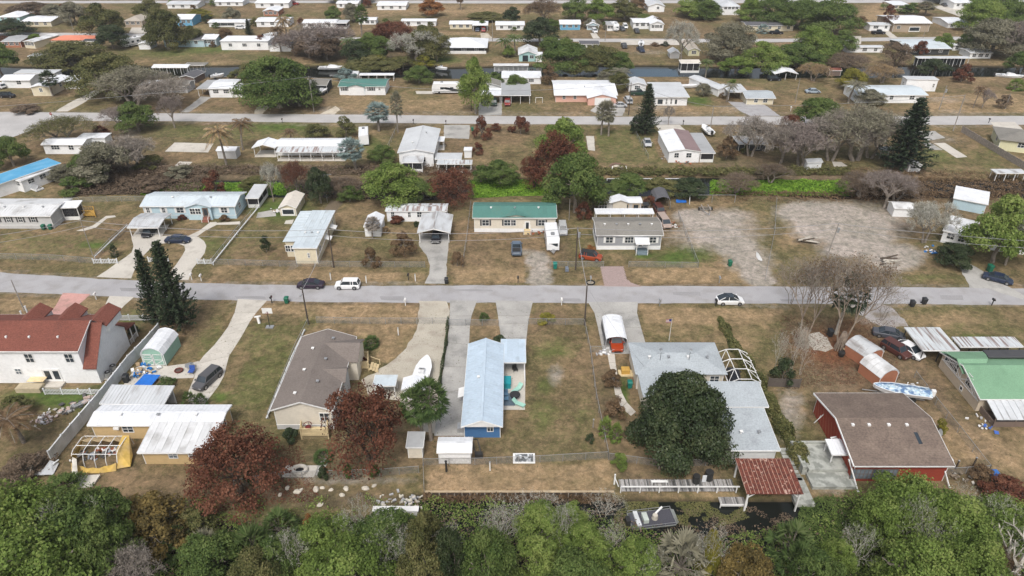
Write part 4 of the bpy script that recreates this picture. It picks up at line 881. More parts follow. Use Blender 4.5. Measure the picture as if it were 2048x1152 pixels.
pc = carport('pale blue flat patio roof attached to the right side of the blue house', 1003, 1050, 751, 733, 681, 'blue', 'mono', .25, .1, name='patio_cover', cat='patio roof', npost=2, hmax=2.5, panels=.95)
MB().box(dims(pc)[0]-.1, dims(pc)[0], -2.6, -.1, .0, 1.1).build('half_wall', TRIM, pc)
sheet('patio_slab', [(1001,820),(1050,820),(1051,700),(1004,700)], .035, M_CONC)
TEAL = mat('teal_plastic', (.02,.28,.32), rough=.5); MINTP = mat('mint_plastic', (.30,.52,.44), rough=.5)
def lounge(label, px, py, m, rz):
 r = thing('patio_lounger', label, 'lounger', G(px, py), R(rz))
 MB().slab([(-.35,-.9,.4),(.35,-.9,.4),(.35,.4,.4),(-.35,.4,.4)], .06).build('seat', m, r); MB().slab([(-.35,.4,.4),(.35,.4,.4),(.35,1.0,.9),(-.35,1.0,.9)], .06).build('backrest', m, r)
 for x in (-.3,.3):
  for y in (-.8,.35): MB().box(x-.03,x+.03,y-.03,y+.03,0,.36).build('leg', m, r)
lounge('mint green patio lounger pointing right on the slab', 1034, 782, MINTP, -40); lounge('mint green chair nearest the front edge of the patio slab', 1038, 811, MINTP, 60)
simple('hot_tub', 'square teal tub on the patio against the blue house', 'tub', G(1009,770), [('shell', MB().box(-.9,.9,-.9,.9,0,.85).box(-.95,.95,-.95,.95,.85,.93), TEAL), ('cover', MB().box(-.85,.85,-.85,.85,.93,.98), TEAL)])
simple('round_patio_table', 'round black covered table on the patio slab of the blue house', 'table', G(1030,797), [('tabletop', MB().tube((0,0,.68),(0,0,.8),.75,n=16), BLKM), ('pedestal', MB().tube((0,0,0),(0,0,.68),.3,.12,n=10), BLKM)])
for px, py, a, lb in ((1011,792,0,'blue-framed patio chair beside the blue wall, front of the black table'), (1012,801,90,'lower blue-framed patio chair beside the blue wall'), (1030,742,20,'black cushioned chair under the pale blue patio roof')):
 m = mat('blue_grey_frame', (.10,.2,.3)) if 'blue-framed' in lb else BLKM
 simple('patio_chair', lb, 'chair', G(px, py), [('seat', MB().box(-.35,.35,-.35,.35,.38,.45), m), ('backrest', MB().box(-.35,.35,.3,.36,.45,1.0), m), ('legs', MB().box(-.33,-.28,-.33,-.28,0,.38).box(.28,.33,-.33,-.28,0,.38).box(-.33,-.28,.28,.33,0,.38).box(.28,.33,.28,.33,0,.38), m)], rz=R(a))
sheet('patio_rug', [(1006,812),(1030,812),(1030,787),(1007,787)], .055, mat('blue_rug', (.10,.14,.18), var=.4, scale=8), None)
bpy.data.objects['patio_rug']['label'] = 'dark blue patterned rug under the patio chairs'; bpy.data.objects['patio_rug']['category'] = 'rug'
simple('spa_cover', 'flat white square frame lying on the grass in front of the blue house lawn', 'frame', G(1048,918), [('frame', MB().box(-1.4,1.4,-.85,.85,.05,.18), TRIM), ('panel', MB().box(-1.15,1.15,-.65,.65,.18,.22), mat('mottled_slate', (.10,.11,.12), var=.5, scale=3, stain=(.5,.52,.54), st_scale=1.5, st_lo=.48, st_hi=.55))])
simple('burn_pipe', 'short black upright pipe by the back fence below the white metal shed', 'pipe', G(893,943), [('pipe', MB().tube((0,0,0),(0,0,1.7),.13,n=8), BLKM), ('cap', MB().tube((0,0,1.7),(0,0,1.78),.18,n=8), BLKM)])
simple('leaning_frame', 'dark folded frame leaning beside the white metal shed', 'frame', G(953,914), [('frame', MB().bar((0,0,0),(-.6,1.6,1.5),.1,.1).bar((.7,0,0),(.1,1.6,1.5),.1,.1).bar((-.6,1.6,1.5),(.1,1.6,1.5),.1,.1), BLKM), ('box', MB().box(-.2,.8,-.3,.3,0,.7), BLKM)])
# ---- blue-grey L shaped home
lg = house('pale home with a broad blue-grey shingle roof behind the dark mango tree', 1272, 1442, 778, 748, 684, 'cream2', 'shin_grey', 'hip', .9, .4, name='bungalow', vents=4, wins=(('F',.7,1.4,1.0),('F',.9,1.2,1.0)))
w_, d_, h_ = dims(lg)
wing(lg, .2, 8.5, -5.0, .6, h_-.02, .55, WALL['cream2'], ROOF['shin_grey'], 'y')
for x, y in ((w_*.32,d_*.62),(w_*.68,d_*.62)): MB().tube((x,y,h_+.3),(x,y,h_+1.05),.2,n=8).build('roof_turbine_vent', METAL, lg)
for x, y in ((w_*.28,d_*.3),(w_*.62,d_*.3)): MB().tube((x,y,h_),(x,y,h_+2.0),.03).bar((x-.5,y,h_+1.8),(x+.5,y,h_+1.8),.03,.03).build('antenna', BLKM, lg)
bw = house('long rear wing with blue-grey shingle roof running down to the dock', 1459, 1545, 928, 907, 822, 'white_block', 'shin_grey', 'mono', .5, .35, name='house_wing', hmax=2.7, vents=2)
bw2 = house('raised middle section of blue-grey shingle roof behind the long rear wing', 1415, 1522, 845, 819, 767, 'cream2', 'shin_grey', 'mono', .35, .35, name='house_wing', hmax=3.1)
simple('entry_platform', 'small cream timber platform with crate beside the left wall of the blue-grey roof', 'platform', G(1249,748), [('platform', MB().box(-.9,1.2,-.7,.7,0,.25), NEWWOOD), ('crate', MB().box(-.5,.7,-.4,.6,.25,.95), YWOOD)])
# white rounded carport
cp = barrel('white rounded metal carport over an orange pickup on the grey driveway', (1210,702), (1252,702), None, None, 2.8, 2.1, ROOF['white'], d=5.8, ribs=5)
# screen cage with covered boat
def cage():
 p = G(1452, 788); r = thing('screen_cage', 'white aluminium screen cage frame beside the blue-grey roof', 'screen cage', (p.x, p.y, 0)); w, d, h = 4.6, 7.0, 2.7
 q = MB(); pr = [(0,0),(0,2.0),(w*.3,h),(w*.7,h),(w,2.0),(w,0)]
 for j in range(4):
  y = d*j/3
  for k in range(5): q.bar((pr[k][0],y,pr[k][1]), (pr[k+1][0],y,pr[k+1][1]), .09, .09)
 for x, z in pr: q.bar((x,0,max(z,.05)), (x,d,max(z,.05)), .09, .09)
 for j in range(3): q.bar((0,d*j/3,2.0),(w*.3,d*(j+1)/3,h),.06,.06); q.bar((w,d*j/3,2.3),(w*.7,d*(j+1)/3,h),.06,.06)
 q.build('cage_frame', TRIM, r); return p
cgp = cage()
# ---- red house with brown roof
rh = house('barn-red house with a broad brown shingle roof beside the covered boat', 1700, 1884, 962, 931, 785, 'red', 'shin_brown', 'x', 1.5, .45, name='red_house', vents=0,
   wins=(), rake=.4)
w_, d_, h_ = dims(rh)
for u in (.12, .34): window(rh, 'F', w_, d_, w_*u, .5, 3.0, 1.5, gl=GLASS_L, bars=5, fr=WALL['brown'])
for u in (.12,.3,.52,.72): MB().box(w_*u-.18, w_*u+.18, d_*.4, d_*.4+.36, h_+1.2, h_+1.45).build('roof_vent', TRIM, rh['x'] if 0 else rh)
sk = MB(); z = h_+1.5*(.22/.5); a_ = math.atan2(1.5, d_/2)
MB().slab([(w_*.76,d_*.2,h_+.66),(w_*.8,d_*.2,h_+.66),(w_*.8,d_*.33,h_+1.05),(w_*.76,d_*.33,h_+1.05)], .05).build('solar_panel', GLASS, rh)
xs = MB(); z = h_-.2                # lattice battens on the left gable wall
for k in range(14): xs.bar((-.05, d_*k/14, .2), (-.05, min(d_, d_*k/14+1.2), h_-.3), .02, .05)
xs.build('lattice_battens', WALL['orange'], rh)
tr_ = MB(); tr_.bar((-.48,-.4,h_-.2),(-.48,d_/2,h_+1.45),.06,.2); tr_.bar((-.48,d_+.4,h_-.2),(-.48,d_/2,h_+1.45),.06,.2); tr_.build('barge_board', TRIM, rh)
simple('downpipe', 'white pole leaning from the front left corner of the brown roof', 'pole', G(1716,983), [('pole', MB().bar((0,0,0),(-.9,2.4,3.0),.12,.12), TRIM), ('foot', MB().box(-.15,.15,-.1,.1,0,.08), TRIM)])
simple('downpipe', 'white pole leaning from the right front corner of the brown roof', 'pole', G(1899,975), [('pole', MB().bar((0,0,0),(-.9,1.8,2.8),.12,.12), TRIM), ('foot', MB().box(-.15,.15,-.1,.1,0,.08), TRIM)])
simple('downpipe', 'white pole propped against the lattice wall of the red house', 'pole', G(1628,846), [('pole', MB().bar((0,0,0),(.9,-.6,2.6),.09,.09), TRIM), ('crossbar', MB().bar((.4,-.2,1.2),(1.0,.4,1.5),.06,.06), TRIM)])
aw = carport('small white ribbed awning over the entry of the red house', 1656, 1694, 936, 923, 905, 'white', 'mono', .3, .1, name='awning', cat='awning', npost=2, hmax=2.4, rib=.4)
aw2 = simple('side_awning', 'striped white louvred awning on the lattice wall of the red house', 'awning', G(1680,905)+Vector((-.2,0,0)), [('slat', MB().slab([(-1.2,-.9+.36*i,1.9),(.1,-.9+.36*i,2.3),(.1,-.64+.36*i,2.3),(-1.2,-.64+.36*i,1.9)], .04), TRIM) for i in range(5)] + [('bracket', MB().bar((-1.1,-.8,1.9),(.1,-.8,1.4),.05,.05).bar((-1.1,.8,1.9),(.1,.8,1.4),.05,.05), TRIM)])
MP = mat('mossy_concrete', (.36,.37,.34), rough=.95, var=.15, stain=(.20,.21,.19), st_scale=.8, st_lo=.5, st_hi=.6)
simple('concrete_terrace', 'raised grey concrete terrace with a step between the dock and the red house', 'terrace', G(1617,964), [('upper_slab', MB().box(.3,5.6,1.2,5.6,0,.9), MP), ('lower_slab', MB().box(0,5.4,-1.2,1.19,0,.45), MP), ('low_wall', MB().box(-.5,.1,1.2,5.6,0,1.3).box(-.5,5.4,5.6,5.9,0,1.2), MP)])
def stonesteps():
 root = thing('stone_steps', 'narrow flight of pale stepping boards between the hedge and the concrete terrace', 'steps', G(1597,962))
 for k in range(9): MB().box(-.7+random.uniform(-.05,.05), .5, k*.62, k*.62+.45, 0, .10+k*.02).build('step', MP, root)
stonesteps()
# ---- green roof house at the right edge
def green_house():
 p = G(1950, 822); q = G(1877, 733); x0 = p.x; y0 = p.y; yb = q.y; d = yb-y0; w = 17.0; h = HT(y0-.4, 797); rise = 1.5
 rz = 0
 root = thing('green_roof_house', 'tan house with an apple green gabled roof at the right edge', 'house', (x0, y0, 0), math.atan2(-(q.x-p.x), d)*0)
 d2 = d; sk = q.x-p.x
 gable_wall(w, d2, h, 'x', rise).build('wall', WALL['tan'], root)
 ro = roof_parts(root, w, d2, h, 'x', rise, .4, ROOF['mint'], rake=.35)
 # cross gable at the far left end
 m = MB(); z = h+rise; yc = d2*.62
 m.slab([(-.5,yc-1.9,z-.9),(-.5,yc+.2,z+.1),(4.0,yc+.2,z+.1),(2.2,yc-1.9,z-.9)], .1); m.slab([(-.5,yc+.2,z+.1),(-.5,yc+3.2,z-.9),(5.5,yc+3.2,z-.9),(4.0,yc+.2,z+.1)], .1); m.build('cross_gable_roof', ROOF['mint'], root)
 MB().slab([(4.6,d2*.72,h+rise-.2),(13.5,d2*.72,h+rise-.2),(13.5,d2*.98,h+.7),(5.4,d2*.98,h+.7)], .2).build('flat_roof_section', ROOF['black'], root)
 for u, ww in ((.66,1.2),(.76,1.2),(.86,1.2)): window(root, 'L', w, d2, d2*u, 1.9, ww, 1.3, bars=1)
 window(root, 'L', w, d2, d2*.3, 2.0, 1.3, 1.2, bars=2); window(root, 'L', w, d2, d2*.4, .5, .5, .5, bars=0)
 t = MB()
 for a, b in (((0,.02*d2,h*.62),(0,.98*d2,h*.62)),((0,.05*d2,h*.64),(0,.5*d2,h+rise-.3)),((0,.95*d2,h*.64),(0,.5*d2,h+rise-.3)),((0,.5*d2,h*.64),(0,.5*d2,h+rise-.3)),((0,.15*d2,h*.64),(0,.4*d2,h+.9)),((0,.5*d2,h*.64),(0,.25*d2,h+.9)),((0,.5*d2,h*.64),(0,.75*d2,h+.9)),((0,.28*d2,h+1.1),(0,.72*d2,h+1.1))): t.bar((-.04,a[1],a[2]),(-.04,b[1],b[2]),.05,.14)
 t.build('half_timber_trim', TRIM, root)
 a = MB(); n = 20; W2 = w+1.5
 for i in range(n): x = .6+W2*i/n; MB().slab([(x,-3.4,h-1.1),(x+W2/n*.8,-3.4,h-1.1),(x+W2/n*.8,-.42,h-.28),(x,-.42,h-.28)], .05).build('awning_sheet', ROOF['ltgrey'], root)
 MB().slab([(.6,-3.38,h-1.17),(.6+W2,-3.38,h-1.17),(.6+W2,-.43,h-.35),(.6,-.43,h-.35)], .05).build('awning_roof', ROOF['tin'], root)
 b = MB().box(.5, w+2, -3.2, -3.1, 0, .9).box(.5, .6, -3.2, 0, 0, .9); b.build('porch_wall', WALL['brown'], root)
 MB().box(.62, w+2, -3.08, -.02, .02, .12).build('porch_floor', WALL['brown'], root)
 MB().box(.55, w+2, -3.16, -3.13, .92, h-1.2).build('porch_screen', DARK, root)
 for i in range(6): MB().box(.5+i*2.8, .62+i*2.8, -3.22, -3.1, 0, h-1.2).build('porch_post', WALL['brown'], root)
 return root
green_house()
rc = carport('flat carport with rust streaked corrugated roof over parked cars', 1838, 1906, 724, 704, 655, 'striped', 'flat', 0, .15, name='carport', npost=3, panels=.5, hmax=2.3, post=BLKM)
rc2 = carport('narrow rust edged corrugated roof behind the green-roofed house', 1912, 2032, 718, 701, 684, 'striped', 'flat', 0, .15, name='lean_to', cat='lean-to', npost=4, panels=.5, hmax=2.4, post=BLKM)
for p0, p1, lb in (((1722,762),(1762,728),''),):
 pass
rs1 = barrel('far red brick-coloured shed with a silver gambrel roof under the bare trees', (1727,735), (1767,725), None, None, 2.7, 1.7, ROOF['tin'], name='garden_shed', cat='shed', body=WALL['orange'], gambrel=True, d=3.8, ribs=4)
rs2 = barrel('near red brick-coloured shed with a silver gambrel roof beside the blue boat', (1754,775), (1796,768), None, None, 2.8, 1.7, ROOF['white2'], name='garden_shed', cat='shed', body=WALL['orange'], gambrel=True, d=3.8, ribs=4)
rs1.rotation_euler.z += R(8); rs2.rotation_euler.z += R(8)
simple('timber_rail', 'long pale timber lying on the red leaf litter beside the sheds', 'timber', G(1705,714), [('beam', MB().bar((0,0,.1),(3.2,-5.0,.1),.16,.14), NEWWOOD)])
# ---- dock
def dock():
 a = G(1228, 985, 0); x0, x1 = G(1240,980).x, G(1468,975).x; y0 = 60.0; y1 = 61.9; z = .1
 root = thing('boardwalk_dock', 'weathered plank dock with a white railing along the canal', 'dock', (x0, y0, 0)); L = x1-x0
 pm = [MB().box(-.07,.07,0,y1-y0,0,.045).mesh('plank', mat('dock_plank_%s' % k, c, rough=.95, var=.2, scale=4)) for k, c in (('silver',(.36,.35,.34)),('grey',(.22,.215,.21)),('dark',(.10,.10,.10)))]
 n = int(L/.16)
 for i in range(n): link('plank', pm[random.choices((0,1,2), (5,4,2))[0]], root, ((i+.5)*L/n, random.uniform(-.04,.04), z), R(random.uniform(-1,1)))
 MB().box(0, L, .05, .2, z-.25, z-.01).box(0, L, y1-y0-.2, y1-y0-.05, z-.25, z-.01).build('joist', WOOD, root)
 MB().box(.0, L+.3, -.18, -.06, .95, 1.1).build('top_rail', TRIM, root)
 for i in range(7): MB().box(L*i/6-.06, L*i/6+.06, -.17, -.06, -1.0, .95).build('rail_post', TRIM, root)
 MB().bar((-.3,-.1,1.0),(-.6,1.2,1.2),.08,.08).box(-.68,-.5,1.15,1.3,0,1.7).build('gate_bar', TRIM, root)
 lp = thing('lower_dock_platform', 'small plank landing with a white rim below the end of the dock', 'dock', (G(1436,990).x+.0, y0-1.75, 0)); lw = 3.1
 for i in range(20): link('plank', pm[random.choices((0,1,2), (5,4,2))[0]], lp, ((i+.5)*lw/20, 0, -.25));
 for o in lp.children: o.scale = (1, .8, 1)
 MB().box(-.05,lw+.05,-.12,-.0,-.4,-.12).build('rim', TRIM, lp); MB().box(-.05,.05,-.1,0,-1.1,.3).box(lw-.05,lw+.05,-.1,0,-1.1,.3).build('post', TRIM, lp)
 # boat house roof
 r = thing('boat_shelter', 'open boat shelter with a rust red corrugated roof over the canal', 'boat shelter', (G(1485,1000).x, 57.7, 0)); w, d, h = 6.2, 5.0, 2.5
 ro = MB().slab([(-.3,-.3,h),(w+.1,-.3,h),(w+.1,d,h+.35),(-.3,d,h+.35)], .05).build('roof', ROOF['rust'], r)
 k = 13; V = Vector((0,d+.3,.35));
 me = shared('rustsheet', lambda: MB().box(.01,6.4/13-.02,0,V.length,0,.015).box(-.03,.05,0,V.length,.01,.06).mesh('roof_sheet', ROOF['rust']))
 rib = shared('rustrib', lambda: MB().box(-.015,.02,0,V.length,.06,.075).mesh('seam', mat('pale_rust_seam', (.52,.36,.28))))
 Mx = Matrix((Vector((1,0,0)), V.normalized(), Vector((1,0,0)).cross(V.normalized()))).transposed().to_4x4()
 for i in range(k):
  o = link('roof_sheet', me, ro); o.matrix_local = Matrix.Translation((-.3+6.4*i/13, -.3, h+.01)) @ Mx
  o2 = link('seam', rib, ro); o2.matrix_local = Matrix.Translation((-.3+6.4*i/13, -.3, h+.012)) @ Mx
 for x in (0, w-.2):
  for y in (0, d-.3): MB().box(x-.09,x+.09,y-.09,y+.09,-1.1,h).build('post', TRIM, r)
  MB().box(x-.05,x+.05,0,d-.2,h-.2,h-.04).build('beam', TRIM, r)
 MB().bar((0,0,h-.9),(1.0,0,h-.08),.1,.1).build('brace', TRIM, r); MB().bar((w-.2,0,h-.9),(w-1.2,0,h-.08),.1,.1).build('brace', TRIM, r)
 MB().box(-.1,w,-.07,.05,h-.22,h-.04).build('beam', TRIM, r)
 MB().box(w-.1,w+2.2,.3,d-.4,-.4,.1).build('side_landing', MP, r)
dock()
def seawall():
 x0, x1 = G(848,987).x, G(1228,985).x; r = thing('seawall', 'timber capped seawall edging the brown lawn above the canal', 'seawall', (x0, 59.85, 0))
 MB().box(0,x1-x0,.0,.25,.02,.14).build('cap', mat('pale_cap_board', (.42,.33,.22), var=.2), r); n = int((x1-x0)/.9); pm = MB().box(-.06,.06,-.12,-.0,-1.2,.05).mesh('pile', WOOD)
 MB().box(0,x1-x0,.01,.2,-1.2,.02).build('sheet_wall', mat('dark_wet_timber', (.06,.045,.035)), r)
 for i in range(n+1): link('pile', pm, r, ((x1-x0)*i/n, 0, 0))
seawall()
MB_b = MB().box(-.45,.45,-.45,.45,0,1.2)
simple('black_barrels', 'pair of large black drums with a pale board on the dock', 'barrel', G(1406,966)+Vector((0,0,.15)), [('barrel', MB().tube((-.9,0,0),(-.9,0,1.1),.45,n=12), BLKM), ('barrel', MB().tube((.75,.5,0),(.75,.5,1.3),.5,n=12), BLKM), ('board', MB().box(-.25,.25,-.2,-.12,.2,1.3), VINYL)])
simple('white_bench', 'narrow white bench lying on the dock planks', 'bench', G(1318,969)+Vector((0,0,.15)), [('seat', MB().box(-1.0,1.0,-.17,.17,.35,.43), TRIM), ('leg', MB().box(-.9,-.8,-.15,.15,0,.35), TRIM), ('leg', MB().box(.8,.9,-.15,.15,0,.35), TRIM)])
# ---- pontoon boat
def pontoon():
 p = G(1305, 1035, -.5); r = thing('pontoon_boat', 'grey flat decked boat moored in the weeds below the dock', 'boat', (p.x, p.y-.3, -.72), R(8)); w, d = 5.6, 2.5
 HULL = mat('aluminium_hull', (.36,.38,.36), rough=.4, metal=.5, var=.12, stain=(.2,.2,.16)); CARPET = mat('dark_boat_carpet', (.07,.07,.085), var=.2, scale=8)
 MB().loft([[(-w/2,-d/2,.35),(-w/2,d/2,.35),(-w/2,d/2-.2,-.1),(-w/2,-d/2+.2,-.1)],[(w/2-.5,-d/2,.35),(w/2-.5,d/2,.35),(w/2-.5,d/2-.2,-.1),(w/2-.5,-d/2+.2,-.1)],[(w/2,-d/2+.3,.42),(w/2,d/2-.3,.42),(w/2-.1,d/2-.5,.3),(w/2-.1,-d/2+.5,.3)]]).build('hull', HULL, r)
 MB().box(-w/2+.1,w/2-.4,-d/2+.12,d/2-.12,.36,.4).build('deck', CARPET, r)
 q = MB()
 for s in (-1,1):
  q.bar((-w/2,s*(d/2-.05),.75),(w/2-.4,s*(d/2-.05),.75),.05,.05)
  for i in range(5): q.box(-w/2+i*(w-.4)/4-.02,-w/2+i*(w-.4)/4+.02,s*(d/2-.05)-.02,s*(d/2-.05)+.02,.35,.75)
 q.bar((w/2-.45,-d/2+.1,.75),(w/2-.45,d/2-.1,.75),.05,.05); q.build('railing', METAL, r)
 MB().box(-w/2+.6,-w/2+1.1,-d/2+.2,d/2-.2,.4,.8).build('bench_seat', VINYL, r); MB().box(-w/2+1.5,-w/2+2.1,-.6,.6,.4,.95).build('centre_seat', mat('sage_vinyl', (.45,.5,.46)), r)
 MB().tube((.2,0,.4),(.2,0,1.0),.38,.3,n=10).build('captain_seat', mat('tan_vinyl', (.45,.42,.36)), r); MB().bar((.3,.2,1.0),(1.2,.7,1.4),.22,.12).build('trolling_motor', TRIM, r)
 MB().box(-w/2-.5,-w/2+.0,-.4,.4,.1,.9).build('outboard_motor', BLKM, r)
pontoon()
# ================================================================== homes across the road
M = mat('black_shutter_paint', (.05,.055,.06))
SK = WALL['white']
house('long light grey mobile home with black shutters at the left edge', -60, 109, 457, 432, 397, 'ltgrey', 'white2', 'x', .55, .3, rib=.6, vents=4, skirt=WALL['ltgrey'], wins=(('F',.36,.8,1.1,1.5,DKTRIM),('F',.5,.8,1.1,1.5,DKTRIM),('F',.64,.8,1.1,1.5,DKTRIM),('F',.79,.8,1.1,1.5,DKTRIM)))
carport('raised screened porch with a white roof beside the light grey mobile home', 130, 162, (441,440), 422, 404, 'white', 'mono', .3, .2, name='screened_porch', cat='porch', screen=True, panelcol=TRIM, hmax=3.0)
deck('yellow timber ramp leading right from the screened porch', [(164,434),(192,434),(190,426),(166,426)], .5, YWOOD, YWOOD, picket=.5, skip=(1,3), name='ramp')
sheet('front_path', [(152,462),(186,451),(212,432),(230,431),(232,434),(214,437),(192,455),(168,462)], .02, M_CONC)
lb = house('long light blue home with white shutters and a gabled entry on the curved driveway', 292, 474, 437, 412, 383, 'ltblue', 'ltblue', 'x', .8, .35, skirt=WALL['ltblue'], vents=2, rib=.8,
   wins=(('F',.05,.6,1.1,1.4,TRIM),('F',.22,.6,1.1,1.4,TRIM),('F',.40,1.4,1.1,1.4,TRIM),('F',.88,1.2,1.1,1.4,TRIM),('R',.4,1.0,1.0,1.4)))
w_, d_, h_ = dims(lb); wing(lb, w_*.49, w_*.75, -.7, d_*.5, h_, .75, WALL['ltblue'], ROOF['ltblue'], 'y')
for o in (window(lb, 'F', w_, d_, w_*.55, 1.4, 1.0, 1.2), window(lb, 'F', w_, d_, w_*.61, 1.4, 1.0, 1.2), door(lb, 'F', w_, d_, w_*.69, .7, 1.0, 2.0, WALL['brown'], True)): o.location.y -= .7
st = thing('entry_steps', 'brick red entry stair with white railings at the light blue home', 'steps', lb.location + Vector((w_*.69, -.7, 0))); steps(st, 1, 0, n=4, m=mat('brick_step', (.25,.10,.07)))
carport('pale blue striped metal carport at the left end of the light blue home', 263, 318, (474,477), 457, 428, 'tin', 'x', .45, .2, rib=.35, hmax=2.2, rot=0)
carport('screened lean-to with a light roof at the right end of the light blue home', 497, 520, 416, 393, 371, 'ltgrey', 'mono', .3, .2, name='lean_to', cat='lean-to', screen=2, rib=.5, hmax=2.4)
gg = house('small cream garage with a white roller door and gabled roof', 562, 594, 432, 415, 387, 'cream', 'cream', 'y', .7, .2, name='garage', cat='garage', doors=(('F',.5,TRIM,2.6),), wins=(('R',.5,.6,.8,1.2),))
ch2 = house('cream mobile home with a faded blue ribbed roof turned end-on to the road', 593, 637, 527, 496, 421, 'cream', 'ltblue', 'flat', 0, .25, panels=.9, vents=3, wins=(('F',.62,.35,.9,1.3),('R',.15,1.0,1.0,1.4),('R',.5,1.0,1.0,1.4),('R',.85,1.0,1.0,1.4)))
w_, d_, h_ = dims(ch2)
gable_wall(2.2, d_-2.6, h_-.05, 'flat', 0).build('side_wing_wall', WALL['cream'], ch2).location = (-2.3, 2.6, 0)
q = MB(); q.slab([(-2.65,2.3,h_),(-.26,2.3,h_+.05),(-.26,d_,h_+.05),(-2.65,d_,h_)], .1)
for i in range(12): q.bar((-2.6,2.4+i*(d_-2.5)/11,h_+.02),(-.3,2.4+i*(d_-2.5)/11,h_+.07),.05,.04)
q.build('side_wing_roof', ROOF['ltblue'], ch2)
for u in (.9, 1.9): o = window(ch2, 'F', w_, d_, 0, 1.2, .8, 1.2); o.location = (-2.9+u, 2.6, 1.2)
for u, px in ((.42,0),(.72,0)): MB().slab([(w_+.02,d_*u-.8,2.3),(w_+1.3,d_*u-.8,1.95),(w_+1.3,d_*u+.8,1.95),(w_+.02,d_*u+.8,2.3)], .08).build('window_awning', TRIM, ch2)
wsd = house('white gabled shed with a dead palm in front beside the striped roofed home', 731, 762, 473, 453, 430, 'white', 'white', 'y', .8, .15, name='garden_shed', cat='shed')
house('narrow white mobile home with a rust streaked ribbed roof behind a grey carport', 775, 893, 443, 422, 407, 'white', 'striped', 'x', .25, .2, panels=.8, vents=2, wins=(('F',.1,.6),('F',.38,.5),('F',.55,.9),('F',.85,.8)))
carport('double carport with a weathered gabled tin roof over a dark car', 839, 899, 486, 464, 429, 'tin', 'y', .75, .25, rib=.4, hmax=2.5, walls=())
house('cream home with a sea green ribbed roof and dark shutters', 949, 1110, 464, 435, 404, 'cream2', 'green', 'x', .95, .3, name='double_wide_home', panels=.95, vents=3, skirt=SK, doors=(('F',.655),),
  wins=(('F',.14,1.3,1.2,1.5,DKTRIM),('F',.41,1.3,1.2,1.5,DKTRIM),('F',.48,1.0,1.2,1.5),('F',.83,1.3,1.2,1.5,DKTRIM)))
gh_ = bpy.data.objects['double_wide_home.001'] if 'double_wide_home.001' in bpy.data.objects else None
w_, d_, h_ = dims(gh_); wing(gh_, w_*.33, w_*.7, -.02, d_*.5, h_, .6, WALL['cream2'], ROOF['green'], 'y')
st = thing('entry_steps', 'cream timber stair at the front door of the sea green roofed home', 'steps', gh_.location + Vector((w_*.655, 0, 0))); steps(st, 1, 0, n=4)
gs = house('grey home with white shutters and a mid grey shingle roof by the orange jeep', 1193, 1320, 499, 470, 434, 'grey', 'shin_mid', 'x', .9, .3, name='double_wide_home', vents=5, skirt=SK,
  wins=(('F',.19,1.3,1.2,1.5,TRIM),('F',.5,1.6,1.2,1.5,TRIM),('F',.87,1.2,1.2,1.5,TRIM)), doors=(('F',.68,TRIM),))
w_, d_, h_ = dims(gs)
carport('flat white rear patio roof behind the grey shingle home', 1190, 1304, 455, 433, 424, 'white', 'flat', 0, .1, name='patio_cover', cat='patio roof', hmax=3.2, npost=5, rib=.5)
carport('small white flat entry canopy with posts at the grey home door', 1271, 1296, 511, 485, 473, 'white', 'mono', .25, .1, name='entry_canopy', cat='canopy', hmax=2.5)
simple('entry_porch', 'grey porch step under the white entry canopy', 'porch', G(1284,508), [('platform', MB().box(-1.1,1.1,0,1.6,0,.5), mat('blue_grey_paint', (.16,.21,.24))), ('step', MB().box(-.9,.9,-.5,-.02,0,.25), mat('blue_grey_paint', (.16,.21,.24)))])
sg = house('light grey shed with a raised white middle gable behind the grey shingle home', 1197, 1281, 422, 405, 393, 'ltgrey', 'white', 'x', .25, .2, name='garden_shed', cat='shed', doors=(('F',.62,WALL['tan'],1.6),('F',.88,WALL['tan'],1.3)), wins=(('F',.1,1.6,1.3,.6),))
w_, d_, h_ = dims(sg); wing(sg, w_*.33, w_*.66, -.3, d_, h_+.2, .5, WALL['cream2'], ROOF['white'], 'y')
barrel('dark fabric garage tent with white legs beside the beige van', (1308,418), (1340,418), None, None, 2.9, 1.9, ROOF['shin_dark'], name='garage_tent', cat='tent', d=5.0, gambrel=True)
simple('swing_frame', 'tall weathered swing frame standing against the back fence of the gravel lot', 'swing frame', G(1378,405), [('frame', MB().bar((0,0,0),(0,0,1.8),.1,.1).bar((0,0,1.8),(10,0,1.8),.08,.08).bar((10,0,0),(10,0,1.8),.1,.1).bar((-.1,-1,0),(0,0,1.8),.08,.08), METAL), ('brace', MB().bar((5,0,0),(5,0,1.8),.08,.08), METAL)])
# ================================================================== row behind the green canal
house('mobile home with a bright blue roof at the left edge', -30, 18, (386,386), 355, 312, 'white', 'azure', 'mono', .4, .25, rot=-33, hmax=2.9)
bpy.data.objects['mobile_home.005'] if 0 else None
house('white porch addition with dark windows beside the blue roofed mobile home', 27, 66, (379,375), 355, 330, 'white', 'white2', 'flat', 0, .15, name='porch_addition', cat='porch', rot=-24, wins=(('F',.5,2.4,.9,1.5),('R',.3,1.4,.9,1.5),('R',.7,1.4,.9,1.5)))
simple('upturned_dinghy', 'upturned grey dinghy on a white trailer frame by the porch addition', 'boat', G(70,378), [('hull', MB().loft([[(-2.2,-.1,.5),(-2.2,.1,.5),(-2.2,0,.8)],[(-1,-.8,.5),(-1,.8,.5),(-1,0,1.25)],[(1.6,-.8,.5),(1.6,.8,.5),(1.6,0,1.2)],[(2,-.7,.5),(2,.7,.5),(2,0,1.1)]]), METAL), ('trailer', MB().box(-2,2.2,-.9,.9,.15,.45), TRIM)], rz=R(-30))
house('white single storey home half hidden behind the bare tree and scrub', 92, 170, 308, 289, 275, 'white', 'white', 'x', .5, .3, wins=(('F',.3,2.0,1.0),('F',.7,1.2)))
